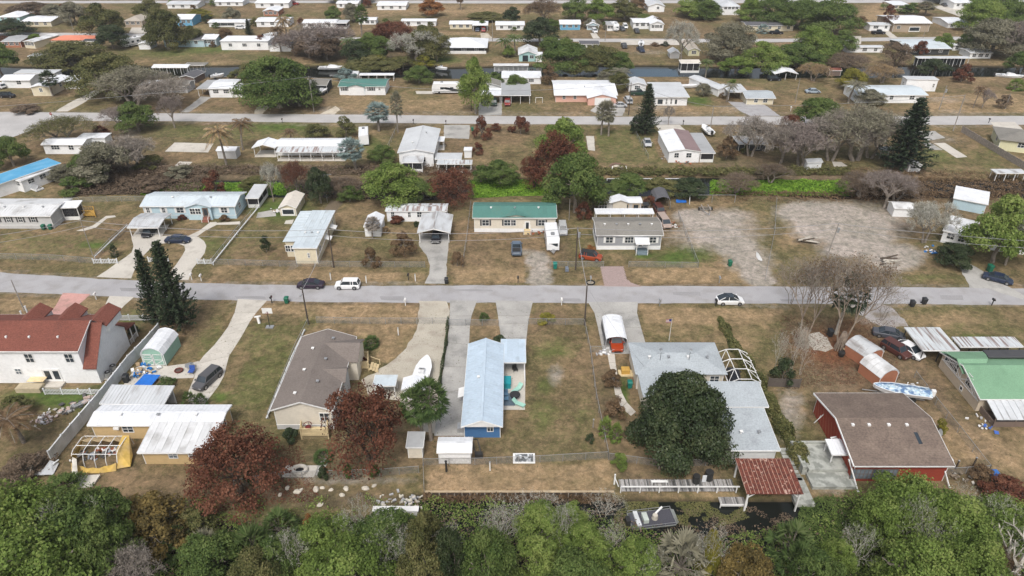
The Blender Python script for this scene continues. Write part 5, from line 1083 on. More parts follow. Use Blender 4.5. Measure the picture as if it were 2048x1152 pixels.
house('white flat roofed mobile home just behind it in the left scrub', 160, 213, 290, 278, 266, 'white', 'white', 'flat', 0, .2)
house('small pale shed under the dead coconut palm on green grass', 437, 474, 317, 301, 292, 'ltgrey', 'white', 'x', .4, .15, name='garden_shed', cat='shed', rot=-3)
lw = house('long white home with a ribbed porch roof beside two blue-grey palms', 556, 690, 311, 292, 276, 'white', 'white', 'x', .5, .25, rib=.6, wins=(('F',.5,1.2),('F',.7,1.4),('F',.2,1.2)), doors=(('F',.6),))
carport('long grey striped verandah roof along the front of the long white home', 556, 690, 322, 306, 296, 'striped', 'mono', .35, .15, name='verandah', cat='porch', rib=.5, npost=7, hmax=2.4, floor=M_CONC)
carport('gabled white carport at the left end of the long white home', 510, 552, 314, 297, 281, 'white', 'y', .8, .3, rib=.6, hmax=2.6, floor=M_CONC)
wt = house('white home with a pale grey gabled roof standing end-on between two roads', 800, 868, 333, 305, 257, 'white', 'ltgrey', 'y', .8, .3, name='double_wide_home', vents=2, rib=.7, wins=(('F',.3,1.0),('F',.7,1.0),('R',.4,1.0,1.0,1.4)))
carport('white slatted porch roof in front of the pale grey end-on home', 806, 846, 345, 331, 314, 'tin', 'mono', .3, .15, name='porch', cat='porch', rib=.35, screen=True, npost=3, hmax=2.6)
carport('grey flat lean-to roof with posts right of the pale grey end-on home', 872, 922, 336, 319, 306, 'ltgrey', 'flat', 0, .15, name='lean_to', cat='lean-to', rib=.4, npost=4, hmax=2.3)
carport('white ribbed patio roof in front of the grey flat lean-to', 876, 943, 345, 332, 320, 'striped', 'flat', 0, .15, name='patio_cover', cat='patio roof', rib=.35, npost=5, hmax=2.2, floor=M_CONC)
house('tiny white square shed at the right end of the patio roofs', 929, 943, 316, 306, 298, 'white', 'white', 'flat', 0, .1, name='garden_shed', cat='shed', hmax=2.0)
carport('little white awning on the right wall of the pale grey end-on home', 869, 888, 300, 284, 273, 'white', 'flat', 0, .1, name='awning', cat='awning', hmax=2.4, floor=M_CONC)
hb = house('white home with a purple brown middle roof strip and screened right porch', 1336, 1397, 325, 303, 262, 'white', 'white', 'y', .6, .2, name='brown_striped_home', cat='house', wins=(('F',.25,1.0),('F',.65,1.2)), skirt=None)
w_, d_, h_ = dims(hb); q = MB(); q.slab([(w_*.5,-.25,h_+.72),(w_+.2,-.25,h_+.1),(w_+.2,d_+.2,h_+.1),(w_*.5,d_+.2,h_+.72)][::1], .05); q.build('brown_roof_strip', ROOF['brown2'], hb)
carport('screened porch with a long grey roof on the right side of the brown striped home', 1399, 1426, 325, 308, 266, 'grey', 'flat', 0, .2, name='screened_porch', cat='porch', screen=2, hmax=2.5, walls=('L',))
house('small white shed under the bare tree right of the canal bend', 1612, 1642, 340, 327, 317, 'white', 'ltgrey', 'x', .4, .15, name='garden_shed', cat='shed', rot=6)
house('tiny white shed at the foot of the big conifer', 1815, 1839, 344, 332, 325, 'white', 'white', 'y', .5, .1, name='garden_shed', cat='shed', hmax=1.9)
carport('dark open lean-to half hidden by the bare trees near the big conifer', 1758, 1784, 317, 302, 298, 'tin', 'flat', 0, .2, name='lean_to', cat='lean-to', hmax=2.2)
house('grey shed and screen room behind the large bare tree', 1476, 1530, 302, 288, 272, 'dark', 'grey', 'flat', 0, .3, name='screen_room', cat='house', wins=(('F',.3,1.2),('F',.7,1.2)))
rl = house('lemon home with a grey hip roof cut by the right edge', 1994, 2140, (300,318), 284, 258, 'lemon', 'shin_mid', 'hip', 1.3, .5, name='bungalow', rot=-22, wins=(('F',.3,1.4,1.2),('L',.4,1.4,1.4)), hmax=3.0)
carport('low tin shelter at the canal edge near the right side', 1988, 2046, 362, 351, 342, 'tin', 'flat', 0, .15, name='dock_shelter', cat='shelter', hmax=2.0, npost=4)
panel_fence('weathered grey board fence running diagonally in front of the lemon home', [(1922,264),(1955,284),(1990,305),(2025,326),(2060,346)], 1.7, WOOD, 2.4, name='board_fence')
panel_fence('dark low timber fence behind the red house roof', [(1535,773),(1598,775)], 1.5, mat('dark_fence_board', (.10,.085,.075)), 2.0, name='board_fence')
house('white flat roofed boathouse on the right canal bank', 1902, 1952, (416,412), 398, 366, 'ltblue', 'white', 'flat', 0, .2, name='boathouse', cat='boathouse', rot=-32, hmax=2.4)
house('small dirty white shed beside the leafless tree at the gravel lot corner', 1784, 1822, (433,433), 418, 402, 'white', 'white2', 'x', .5, .15, name='garden_shed', cat='shed', rot=-6)
house('white mobile home running diagonally behind the pale bare tree on the right', 1880, 1922, (484,480), 459, 425, 'white', 'white2', 'mono', .3, .2, rot=-38, wins=(('F',.3,1.2),('F',.7,1.0)), hmax=2.6)
house('pale mobile home behind the tall feathery tree at the right edge', 1980, 2044, (500,498), 470, 440, 'white', 'ltgrey', 'flat', 0, .2, rot=-20, wins=(('F',.5,1.2),), hmax=2.5)
# ================================================================== homes beyond the back road
house('white gabled home with a grey carport wing at the far left', 8, 64, 176, 160, 148, 'white', 'white', 'x', .7, .4, wins=(('F',.6,1.4),), name='bungalow')
house('low white home touching the canal behind the far left gabled home', 34, 112, 158, 147, 139, 'white', 'ltgrey', 'flat', 0, .3, name='bungalow')
house('cream end-on home with a white roof beside a lone cabbage palm', 68, 104, 192, 174, 152, 'cream', 'white', 'y', .5, .3, wins=(('F',.5,.9),('R',.5,1.0)), rot=0)
carport('dark screened porch attached right of the cream end-on home', 133, 162, 178, 163, 152, 'ltgrey', 'mono', .3, .2, name='screened_porch', cat='porch', screen=2, hmax=2.4, walls=('L',))
house('white walled home with broad white roofs behind the bare roadside trees', 283, 326, 188, 171, 160, 'white', 'white', 'flat', 0, .3)
house('weathered grey shingled shed home beside the broad white roofs', 330, 376, 186, 172, 160, 'ltgrey', 'shin_mid', 'x', .6, .3, wins=(('F',.3,1.0),))
house('dark roofed narrow home between the canal and the grey shingled shed home', 362, 392, 166, 154, 142, 'brown', 'shin_dark', 'y', .6, .2, rot=-8)
carport('long white canal shelter roof with dark posts left of the sagging dock', 308, 378, 150, 141, 133, 'white', 'mono', .4, .2, name='dock_shelter', cat='shelter', npost=6, hmax=2.6)
carport('sagging bare timber dock frame over the canal', 372, 412, 144, 132, 125, 'shin_mid', 'flat', 0, .1, name='old_dock', cat='dock', npost=6, hmax=2.4, post=WOOD)
wb = house('white home with a ribbed white roof, dark windows and a screened corner', 422, 466, 195, 177, 158, 'white', 'white', 'x', .5, .3, rib=.6, skirt=SK, wins=(('F',.28,1.6,1.0,1.4),('F',.75,1.6,1.0,1.4)))
carport('screened corner room of the white ribbed roof home', 467, 493, 195, 179, 168, 'white', 'mono', .3, .2, name='screened_porch', cat='porch', screen=2, panelcol=TRIM, hmax=2.5, walls=('L',))
carport('grey flat carport with a parked boat left of the white ribbed roof home', 398, 421, 193, 180, 160, 'grey', 'flat', 0, .2, hmax=2.5, rot=0)
house('dark leaning shed behind the utility pole and the broad oak', 622, 655, 186, 170, 157, 'dark', 'shin_mid', 'x', .6, .2, name='garden_shed', cat='shed')
gr = house('white home with a sea green roof, shutters and a central gable on the canal', 680, 771, 190, 173, 157, 'white', 'green', 'x', .7, .3, skirt=SK, wins=(('F',.12,1.5,1.1,1.4,DKTRIM),('F',.37,1.5,1.1,1.4,DKTRIM),('F',.7,1.5,1.1,1.4,DKTRIM),('F',.88,.5,.8,1.6)), doors=(('F',.52,WALL['ltblue']),))
w_, d_, h_ = dims(gr); wing(gr, w_*.2, w_*.55, -.3, d_*.5, h_, .6, WALL['white'], ROOF['green'], 'y')
carport('low white canal patio roof behind the sea green roofed white home', 720, 788, 162, 156, 152, 'white', 'flat', 0, .1, name='dock_shelter', cat='shelter', hmax=2.0, npost=5)
house('white domed shed on the canal left of the sea green roofed white home', 699, 717, 160, 150, 143, 'white', 'ltgrey', 'x', .6, .1, name='garden_shed', cat='shed')
carport('white roofed double carport with two dark cars', 960, 1001, 208, 195, 178, 'white', 'mono', .3, .2, npost=3, walls=('L',), hmax=2.7)
house('grey gabled home behind the white double carport', 960, 1000, 190, 172, 161, 'white', 'shin_mid', 'y', .9, .3, name='bungalow')
carport('grey roofed carport with a red car right of the white double carport', 1003, 1060, 208, 192, 166, 'grey', 'flat', 0, .2, npost=4, hmax=2.7)
house('flat white box home on the canal beside the dead brown shrub', 1004, 1082, 168, 157, 142, 'white', 'white', 'flat', 0, .15, wins=(('F',.4,1.4,.9),('F',.75,1.6,.9)))
carport('long canal boathouse with white roof and dark openings', 988, 1056, 146, 136, 129, 'white2', 'flat', 0, .2, name='boathouse', cat='boathouse', npost=8, hmax=2.6, walls=('B',))
pk = house('salmon pink home with a bright white ribbed roof and a white garage door', 1111, 1231, 204, 190, 160, 'pink', 'white', 'x', 1.0, .5, name='bungalow', rib=.7, vents=3, wins=(('F',.14,.8,1.0),('F',.32,.8,1.0)))
w_, d_, h_ = dims(pk); wing(pk, w_*.52, w_*.98, -3.4, d_*.5, h_, 1.1, WALL['pink'], ROOF['white'], 'y')
o = door(pk, 'F', w_, d_, w_*.76, .05, 4.6, 2.2, TRIM); o.location.y = -3.4
ws2 = house('small pale gabled home beside a dark truck and leaning pole', 1257, 1291, 183, 170, 158, 'white', 'ltgrey', 'y', .8, .3, name='bungalow', wins=(('F',.5,1.6),))
wc = house('white home with a pale grey metal roof behind the roadside conifer', 1310, 1373, 211, 194, 167, 'white', 'ltgrey', 'mono', .4, .5, name='bungalow', rib=.7, wins=(('F',.35,.4,1.6,.5),('F',.5,.4,1.6,.5)), doors=(('F',.65),('F',.15,TRIM,1.8)))
house('white diagonal home on the canal behind a small palm', 1435, 1460, (193,196), 180, 153, 'white', 'ltgrey', 'y', .4, .2, rot=24, wins=(('L',.3,1.0),('L',.6,1.0)))
carport('grey roofed dog-leg carport joining the diagonal white home to the cream home', 1456, 1492, 200, 186, 168, 'ltgrey', 'flat', 0, .2, hmax=2.5, rot=0)
house('cream home with a grey gabled roof at the grey millings drive', 1492, 1545, 209, 196, 180, 'cream', 'shin_grey', 'x', .7, .5, name='bungalow', wins=(('F',.35,1.0),('F',.7,1.2)))
carport('canal boathouse with a pale roof and dark window band on posts', 1360, 1398, 146, 133, 121, 'cream', 'mono', .3, .2, name='boathouse', cat='boathouse', screen=2, hmax=3.4, npost=4)
carport('dark domed shelter with a white gable over the right canal bank', 1548, 1592, 160, 148, 137, 'white', 'y', .9, .3, name='dock_shelter', cat='shelter', npost=3, hmax=2.2)
house('white block building with a flat roof on a raised yard', 1808, 1868, 182, 167, 152, 'white', 'ltgrey', 'flat', 0, .15, name='workshop', cat='workshop', rot=-3, wins=(('L',.5,.7),('F',.9,.5)), hmax=3.8)
house('long low home with a very pale blue roof beside the white block building', 1712, 1848, 206, 190, 170, 'white', 'ltblue', 'x', .7, .4, wins=(('F',.2,1.4),('F',.5,1.0),('F',.8,1.4)))
house('small red roofed shed in the dry canes on the canal', 1658, 1680, 152, 144, 137, 'brown', 'shin_red', 'x', .5, .2, name='garden_shed', cat='shed')
# ================================================================== homes between the canal and the third road
F = lambda *a, **k: house(*a, **{**dict(ov=.3, wins=(('F',.2,1.2),('F',.5,1.6),('F',.8,1.2))), **k})
F('yellow home with a white roof at the far upper left', 46, 104, 53, 43, 31, 'cream', 'white', 'x', .6, name='bungalow')
F('teal walled home with a peaked white roof at the top left corner', 0, 42, 46, 34, 23, 'teal', 'white', 'hip', 1.2, name='bungalow')
F('narrow cream home with a pale diagonal roof near the orange-red roof', 52, 73, (96,97), 83, 68, 'cream', 'white2', 'y', .3, rot=-14)
F('tan home with low grey roofs at the left edge', 8, 44, 95, 83, 70, 'orange', 'grey', 'x', .6)
F('low home with an orange-red roof behind the broad brown tree', 106, 186, 92, 80, 71, 'cream', 'salmon', 'hip', 1.0, name='bungalow')
carport('small black frame shelter with a white rim at the end of the orange-red roof', 170, 196, 97, 86, 80, 'black', 'mono', .3, .2, name='shelter', cat='shelter', hmax=2.8)
carport('boathouse with a light roof on the left canal bank', 62, 92, 128, 113, 106, 'ltgrey', 'flat', 0, .2, name='boathouse', cat='boathouse', screen=2, hmax=2.8)
F('little white utility shed beside the big black-green tree', 279, 302, 99, 88, 80, 'white', 'white', 'y', .5, name='garden_shed', cat='shed', wins=())
F('tan hip roofed home with white garage wall among the olive trees', 250, 286, 55, 42, 22, 'stone', 'tan', 'hip', 1.2, name='bungalow')
F('long pale blue home with a dark roof and white end gable', 330, 410, 94, 80, 67, 'ltblue', 'shin_dark', 'x', .7)
F('pale blue end section with a white peaked roof', 408, 434, 93, 78, 68, 'ltblue', 'white', 'x', .8)
F('wide white home with broken skirting above the grassy canal bank', 444, 538, 100, 82, 71, 'white', 'white', 'hip', .9, name='bungalow')
F('white home with peaked roof and bright blue gable wall', 352, 386, 52, 38, 28, 'sky', 'white', 'x', 1.0, name='bungalow')
F('long white home with a black screened front', 419, 494, 54, 45, 38, 'white', 'white', 'x', .4, wins=(('F',.4,9.0,1.4,.6),))
F('grey roofed home at the top edge left of centre', 336, 396, 17, 9, 1, 'white', 'ltgrey', 'x', .6)
F('white home with a dark corner porch at the top edge', 430, 486, 12, 5, -4, 'white', 'white', 'x', .5)
F('white home behind the dead coconut palms', 514, 577, 54, 43, 34, 'white', 'white', 'x', .6)
F('long white roofed home partly hidden by the purple bare tree', 607, 672, 57, 46, 38, 'white', 'white', 'x', .6)
carport('dark porch at the right end of the long white roofed home', 673, 694, 58, 48, 40, 'ltgrey', 'flat', 0, .2, name='porch', cat='porch', screen=2, hmax=2.4)
F('long bluish white home at the top edge left of the orange shrubs', 512, 578, 16, 6, -2, 'white', 'white', 'x', .6)
F('small orange walled garage with a white roof beneath the top left home', 528, 557, 32, 22, 14, 'orange', 'white', 'y', .7, name='garage', cat='garage')
F('small white home with a wide porch at the top edge', 674, 716, 16, 7, 0, 'white', 'white', 'x', .4)
F('white and pale blue home at the top edge left of the orange tree', 755, 812, 20, 11, 2, 'white', 'white', 'x', .5)
F('white roofed home beside the sabal palm in the second block', 718, 752, 49, 40, 34, 'white', 'white', 'x', .4)
F('long white roof behind the olive crowned tree', 804, 872, 52, 42, 37, 'white', 'white', 'x', .3)
F('cream home with a white roof and an open carport bay', 900, 944, 58, 48, 41, 'cream', 'white', 'x', .5)
carport('white carport bay with a red and a dark car beyond the third road', 946, 975, 62, 51, 43, 'white', 'mono', .2, .2, hmax=2.4, walls=('B',))
F('white home left of the dark spreading oak', 992, 1048, 60, 50, 42, 'white', 'white', 'x', .5)
hm = F('large white hip roofed home with a dark verandah above the canal lawn', 886, 970, 106, 95, 76, 'dark', 'white', 'hip', 2.0, name='canal_house', ov=1.0)
MB().box(-.5, dims(hm)[0]+.5, -1.3, -.6, 0, .9).build('verandah_wall', TRIM, hm)
F('white workshop gable beside the blue trailer behind the oak', 540, 586, 103, 92, 85, 'white', 'shin_dark', 'y', 1.0, name='garage', cat='garage', wins=())
F('white roofed home with rounded end left of the workshop gable', 510, 536, 90, 80, 72, 'white', 'white', 'x', .4)
F('small teal and white gabled house on the canal', 1038, 1074, 123, 109, 95, 'teal', 'white2', 'y', 1.2, name='canal_house', doors=(('F',.35,DARK,1.8),), wins=(('F',.7,1.4),))
F('white lean-to shed right of the teal gabled house', 1072, 1084, 124, 112, 104, 'white', 'white', 'flat', 0, name='garden_shed', cat='shed', wins=())
F('single wide home with a charcoal roof beside the third road', 1160, 1197, 99, 88, 81, 'white', 'shin_dark', 'x', .4)
F('pale yellow home with a tan roof under the white-limbed tree', 1376, 1398, 112, 100, 82, 'lemon', 'tan', 'y', .8, name='bungalow', wins=(('F',.5,1.6),))
F('grey round topped shed left of the pale yellow home', 1340, 1358, 117, 106, 99, 'ltgrey', 'ltgrey', 'y', .9, name='garden_shed', cat='shed', wins=())
F('bright blue sided home with two white gables', 1120, 1160, 60, 48, 40, 'sky', 'white', 'x', .9, name='bungalow')
F('second white gable with blue wall by the driveway', 1174, 1197, 60, 50, 43, 'ltblue', 'white', 'y', 1.0, name='bungalow')
F('home with pale garage and dark roof among parked trucks', 1214, 1234, 62, 50, 42, 'white', 'grey', 'x', .5)
F('wide home with white roof and boats in the yard', 1266, 1304, 58, 45, 36, 'white', 'white', 'x', .5)
F('white home with a peaked end right of the parked boats', 1300, 1326, 62, 48, 36, 'white', 'white', 'y', 1.1, name='bungalow')
F('white home with a turquoise round sign at the top edge', 1296, 1328, 24, 12, 1, 'white', 'ltgrey', 'y', 1.2, name='bungalow', wins=(('F',.6,1.0),))
F('raised white cottage with a band of windows at the top edge', 1442, 1478, 30, 13, 0, 'white', 'ltgrey', 'hip', 1.4, name='bungalow', wins=(('F',.2,1.2,1.2,2.6),('F',.42,1.2,1.2,2.6),('F',.62,1.2,1.2,2.6),('F',.82,1.2,1.2,2.6)))
F('long white home with a charcoal roof behind a silver palm', 1492, 1585, 62, 51, 43, 'cream', 'shin_dark', 'x', .5, wins=(('F',.1,1.2),('F',.3,1.2),('F',.5,1.2),('F',.7,1.2),('F',.9,1.2)))
F('stone faced home with a white garage door and a broad white roof', 1784, 1856, 64, 46, 30, 'stone', 'white', 'x', 1.0, name='bungalow', ov=.6, doors=(('F',.6,TRIM,4.4),), wins=(('F',.15,1.4),))
F('small white home left of the stone faced garage home', 1738, 1778, 62, 50, 44, 'white', 'ltgrey', 'x', .4, wins=(('F',.3,2.0),('F',.8,1.0)))
F('long white mobile home in the dry canes beyond the right canal', 1692, 1764, 105, 95, 90, 'white', 'ltgrey', 'x', .2)
bw_ = F('wide home with a pale blue ribbed roof and dark screened porch on the right canal', 1812, 1896, 110, 97, 78, 'dark', 'ltblue', 'x', .9, name='canal_house', ov=.5)
carport('long grey boathouse roof along the right canal below the pale blue roof', 1832, 1934, 133, 122, 113, 'ltgrey', 'flat', 0, .3, name='boathouse', cat='boathouse', npost=8, hmax=3.0, walls=('B',), wallm_=WALL['dark'])
F('white home with bluish gable at the upper right behind bare trees', 1894, 1936, 56, 48, 34, 'white', 'white', 'x', .8, name='bungalow')
F('white home with open dark front under the large right bare tree', 1938, 1980, 117, 106, 96, 'white', 'ltgrey', 'x', .4)
F('small white building behind the right bare tree', 1904, 1920, 101, 92, 86, 'white', 'white', 'flat', 0, wins=(('F',.5,1.0),))
F('pale home at the top edge right beside a blue boat', 1906, 1944, 18, 6, -4, 'white', 'white', 'x', .6)
F('cream commercial wall at the top right', 1784, 1816, 22, 10, 2, 'cream', 'white', 'flat', 0)
# ================================================================== vehicles
def paint(name, c, r=.28): return mat('paint_'+name, c, rough=r, var=.03, spec=.5, big=.03)
TYRE = mat('tyre_rubber', (.02,.02,.02)); RIM = mat('alloy_rim', (.30,.30,.31), rough=.4, metal=.6); HL = mat('headlight_glass', (.55,.56,.58), rough=.15); TL = mat('tail_light', (.25,.01,.01), rough=.2)
def vehicle(label, px, py, rz, kind, col, L=None, cat=None, name=None, group=None, z=0, roofc=None):
 """kind: profile of hood, windscreen, roof. rz = heading in degrees (0 = nose to the right)"""
 K = dict(sedan=(4.8,1.82,1.45,.72,.92,-.70,.62,[.62,.28,-.30,-.66]), suv=(4.5,1.84,1.68,.98,1.0,-1.0,.6,[.56,.30,-.82,-.97]), hatch=(4.7,1.9,1.6,.80,1.0,-.9,.55,[.60,.15,-.45,-.90]), pickup=(5.6,1.95,1.8,1.05,1.1,.0,.6,[.46,.26,-.16,-.22]), van=(5.1,1.98,1.78,1.0,1.05,-1.,.5,[.72,.42,-.9,-.98]))
 L0, W, H, hood, belt, _, _, (wb, rf, rr, rb) = K[kind]; L = L or L0; hw = W/2; hl = L/2
 r = thing(name or {'pickup':'pickup_truck','van':'minivan'}.get(kind, 'car'), label, cat or {'pickup':'pickup truck','van':'van','suv':'car'}.get(kind, 'car'), G(px, py, z), R(rz), group)
 P = paint(col[0], col[1])
 def ring(x, zb, zt, a, b): return [(x,-a,zb),(x,-b,zt*.55+zb*.45),(x,-b*.97,zt-.06),(x,-b*.88,zt),(x,b*.88,zt),(x,b*.97,zt-.06),(x,b,zt*.55+zb*.45),(x,a,zb)]
 rings = [ring(-hl,.42,belt*.82,hw*.78,hw*.82), ring(-hl*.95,.30,belt*.97,hw*.90,hw*.94), ring(-hl*.7,.26,belt,hw*.95,hw), ring(0,.24,belt,hw*.96,hw), ring(hl*wb,.24,belt*.99,hw*.96,hw), ring(hl*.8,.27,(hood+belt)/2*.93,hw*.94,hw*.98), ring(hl*.95,.30,hood*.88,hw*.86,hw*.9), ring(hl,.40,hood*.66,hw*.72,hw*.76)]
 MB().loft(rings).build('body', P, r, smooth=False)
 tw = hw*.74; z0 = belt-.02; zt = H-.03
 A, B, C, D = hl*wb, hl*rf, hl*rr, hl*rb
 gb = [[(A,-hw*.86,z0),(B,-tw,zt),(B,tw,zt),(A,hw*.86,z0)], [(D,-hw*.86,z0),(C,-tw,zt),(C,tw,zt),(D,hw*.86,z0)]]
 core = MB(); core.loft([[(A,-hw*.86,z0),(B,-tw,zt),(C,-tw,zt),(D,-hw*.86,z0)], [(A,hw*.86,z0),(B,tw,zt),(C,tw,zt),(D,hw*.86,z0)]]).build('glasshouse', GLASS, r)
 roofm_ = roofc or P
 MB().slab([(B+.05,-tw-.02,H+.0),(B+.05,tw+.02,H+.0),(C-.05,tw+.02,H+.0),(C-.05,-tw-.02,H+.0)][::-1], .06).build('roof', roofm_, r)
 pl = MB()
 for s in (-1, 1):
  pl.bar((A,s*hw*.87,z0),(B,s*(tw+.01),zt),.07,.05); pl.bar((D,s*hw*.87,z0),(C,s*(tw+.01),zt),.09,.07); xm = (B*.45+C*.55); pl.bar((xm,s*hw*.875,z0),(xm,s*(tw+.015),zt),.08,.04)
  if kind in ('suv','van'): xm = C*.72+B*.28; pl.bar((xm,s*hw*.875,z0),(xm,s*(tw+.015),zt),.12,.04)
 pl.build('pillars', P, r)
 if kind == 'pickup':
  MB().box(-hl*.97,-hl*.26,-hw*.8,hw*.8,belt-.0,belt+.012).build('bed_liner', BLKM, r); MB().box(-hl*.99,-hl*.24,-hw*.98,-hw*.82,belt-.02,belt+.1).box(-hl*.99,-hl*.24,hw*.82,hw*.98,belt-.02,belt+.1).box(-hl*1.0,-hl*.95,-hw*.9,hw*.9,belt-.02,belt+.1).build('bed_rail', P, r)
 wr = .36 if kind not in ('pickup','suv') else .39
 tm = shared(('tyre', wr), lambda: MB().tube((0,-.12,0),(0,.12,0),wr,n=14).mesh('tyre', TYRE)); rm = shared(('rim', wr), lambda: MB().tube((0,-.135,0),(0,.135,0),wr*.6,n=10).mesh('rim', RIM))
 for x in (-hl*.6, hl*.62):
  for s in (-1, 1): o = link('wheel', tm, r, (x, s*(hw-.09), wr)); link('rim', rm, o)
 for s in (-1, 1):
  MB().box(hl*.90,hl*.985,s*hw*.66-.17,s*hw*.66+.17,hood*.6,hood*.76).build('headlight', HL, r); MB().box(-hl*.995,-hl*.93,s*hw*.68-.14,s*hw*.68+.14,belt*.66,belt*.84).build('tail_light', TL, r)
  MB().box(A-.25,A-.05,s*(hw+.1)-.09,s*(hw+.1)+.09,belt-.02,belt+.14).build('mirror', P, r)
 MB().box(-hl*1.01,-hl*.96,-hw*.7,hw*.7,.36,.52).build('bumper', BLKM, r); MB().box(hl*.97,hl*1.005,-hw*.5,hw*.5,.34,.5).build('grille', BLKM, r)
 return r
WHT = ('white', (.72,.73,.74)); BLK = ('black', (.012,.012,.016)); NAVY = ('navy', (.02,.03,.06)); SIL = ('silver', (.42,.43,.44)); RED = ('red', (.25,.02,.015)); ORG = ('orange', (.30,.055,.02)); GRY = ('grey', (.09,.09,.095)); BEI = ('beige', (.36,.28,.24)); DGR = ('dark_green', (.02,.05,.035)); SLA = ('slate', (.10,.14,.19)); PRP = ('purple_black', (.025,.015,.03)); BRN = ('burgundy', (.085,.03,.024))
vehicle('black sedan parked on the upper edge of the main road', 622, 574, 180, 'sedan', PRP)
vehicle('white compact SUV parked behind the black sedan on the main road', 696, 575, 180, 'suv', WHT, L=4.4)
vehicle('white rounded hatchback with a black glass roof on the main road', 1459, 606, 0, 'hatch', WHT, roofc=GLASS)
vehicle('dark grey SUV on the long concrete driveway', 417, 764, -110, 'suv', GRY, L=4.9)
vehicle('dark sedan on the curved concrete driveway loop', 357, 484, 0, 'sedan', NAVY)
vehicle('black car nosing out of the pale blue striped carport', 301, 467, -90, 'sedan', BLK)
vehicle('navy sedan parked at the right edge driveway', 1994, 562, -35, 'sedan', NAVY)
vehicle('black car under the weathered gabled double carport', 873, 478, -90, 'sedan', BLK)
vehicle('slate blue pickup truck on the lawn of the sea green roofed home', 1033, 502, 90, 'pickup', SLA, L=5.2)
vehicle('silver SUV behind the white travel trailer', 1125, 463, -90, 'suv', SIL, L=4.6)
vehicle('orange jeep with a black top at the corner of the grey home', 1181, 518, -18, 'suv', ORG, L=4.4, roofc=BLKM)
vehicle('beige minivan in front of the dark garage tent', 1327, 449, -82, 'van', BEI)
vehicle('burgundy van hidden under the dark garage tent', 1318, 426, -82, 'suv', BRN)
vehicle('bright orange pickup under the white rounded carport', 1231, 689, -90, 'pickup', ('bright_orange', (.33,.045,.012)), L=4.9)
vehicle('red brown car beside the white car at the flat rusty carport', 1790, 705, -62, 'suv', BRN, L=4.6)
vehicle('white car half under the flat rusty carport', 1817, 706, -62, 'hatch', WHT, L=4.6)
vehicle('dark car behind the red brown car under bare branches', 1776, 673, -20, 'sedan', ('slate2', (.07,.075,.09)))
vehicle('black covered car inside the white screen cage', 1466, 763, 80, 'suv', BLK, L=4.6)
vehicle('silver car parked behind the brown striped home', 1294, 290, -90, 'hatch', SIL, L=4.3)
vehicle('first dark car under the white roofed double carport', 970, 208, -90, 'sedan', BLK)
vehicle('second dark car under the white roofed double carport', 988, 209, -90, 'suv', DGR)
vehicle('red car under the grey roofed carport', 1015, 209, -90, 'suv', RED)
vehicle('pale silver car beside the pink garage', 1240, 214, 0, 'sedan', SIL, L=4.3)
vehicle('silver van behind the leaning pole near the pink home', 1256, 205, 95, 'van', SIL)
vehicle('dark green pickup in front of the small pale gabled home', 1277, 190, 5, 'pickup', DGR)
vehicle('dark parked car at the far left lawn', 16, 195, 0, 'suv', BLK)
vehicle('white car cut by the left edge beyond the back road', 2, 176, 150, 'suv', WHT)
vehicle('blue car with white stripe parked behind the roadside tree on the right', 1625, 186, 0, 'sedan', ('pale_blue', (.3,.36,.42)))
vehicle('dark red pickup at the end of the top left home', 587, 10, 0, 'pickup', RED)
vehicle('white car beside the conifer in the second block', 482, 58, 0, 'hatch', WHT)
vehicle('dark car under the white carport bay beyond the third road', 955, 62, -90, 'sedan', NAVY)
vehicle('red car under the white carport bay beyond the third road', 967, 63, -90, 'suv', RED)
vehicle('black pickup on the sandy lot left of the two', 1248, 95, -90, 'pickup', BLK)
vehicle('dark truck with a white boat trailer on the sandy lot', 1281, 103, -80, 'pickup', NAVY)
vehicle('grey car parked by the trucks beyond the third road', 1244, 61, -80, 'suv', GRY)
vehicle('dark pickup beside the white roofed home with boats', 1273, 65, -90, 'pickup', BLK)
vehicle('white truck in the far yard right of the dark roofed home', 1250, 56, -90, 'van', WHT)
vehicle('white vehicle with an open boot beside the second white gable', 1189, 65, -80, 'suv', WHT, L=4.2)
vehicle('dark pickup parked before the small white home at the right', 1756, 68, 0, 'pickup', BLK)
vehicle('black truck hitched at the long charcoal roofed home', 1552, 68, -10, 'pickup', BLK)
vehicle('dark car parked at the top right corner lot', 1888, 12, 80, 'sedan', GRY)
vehicle('black car beside the dark domed shelter', 1548, 161, 0, 'suv', BLK)
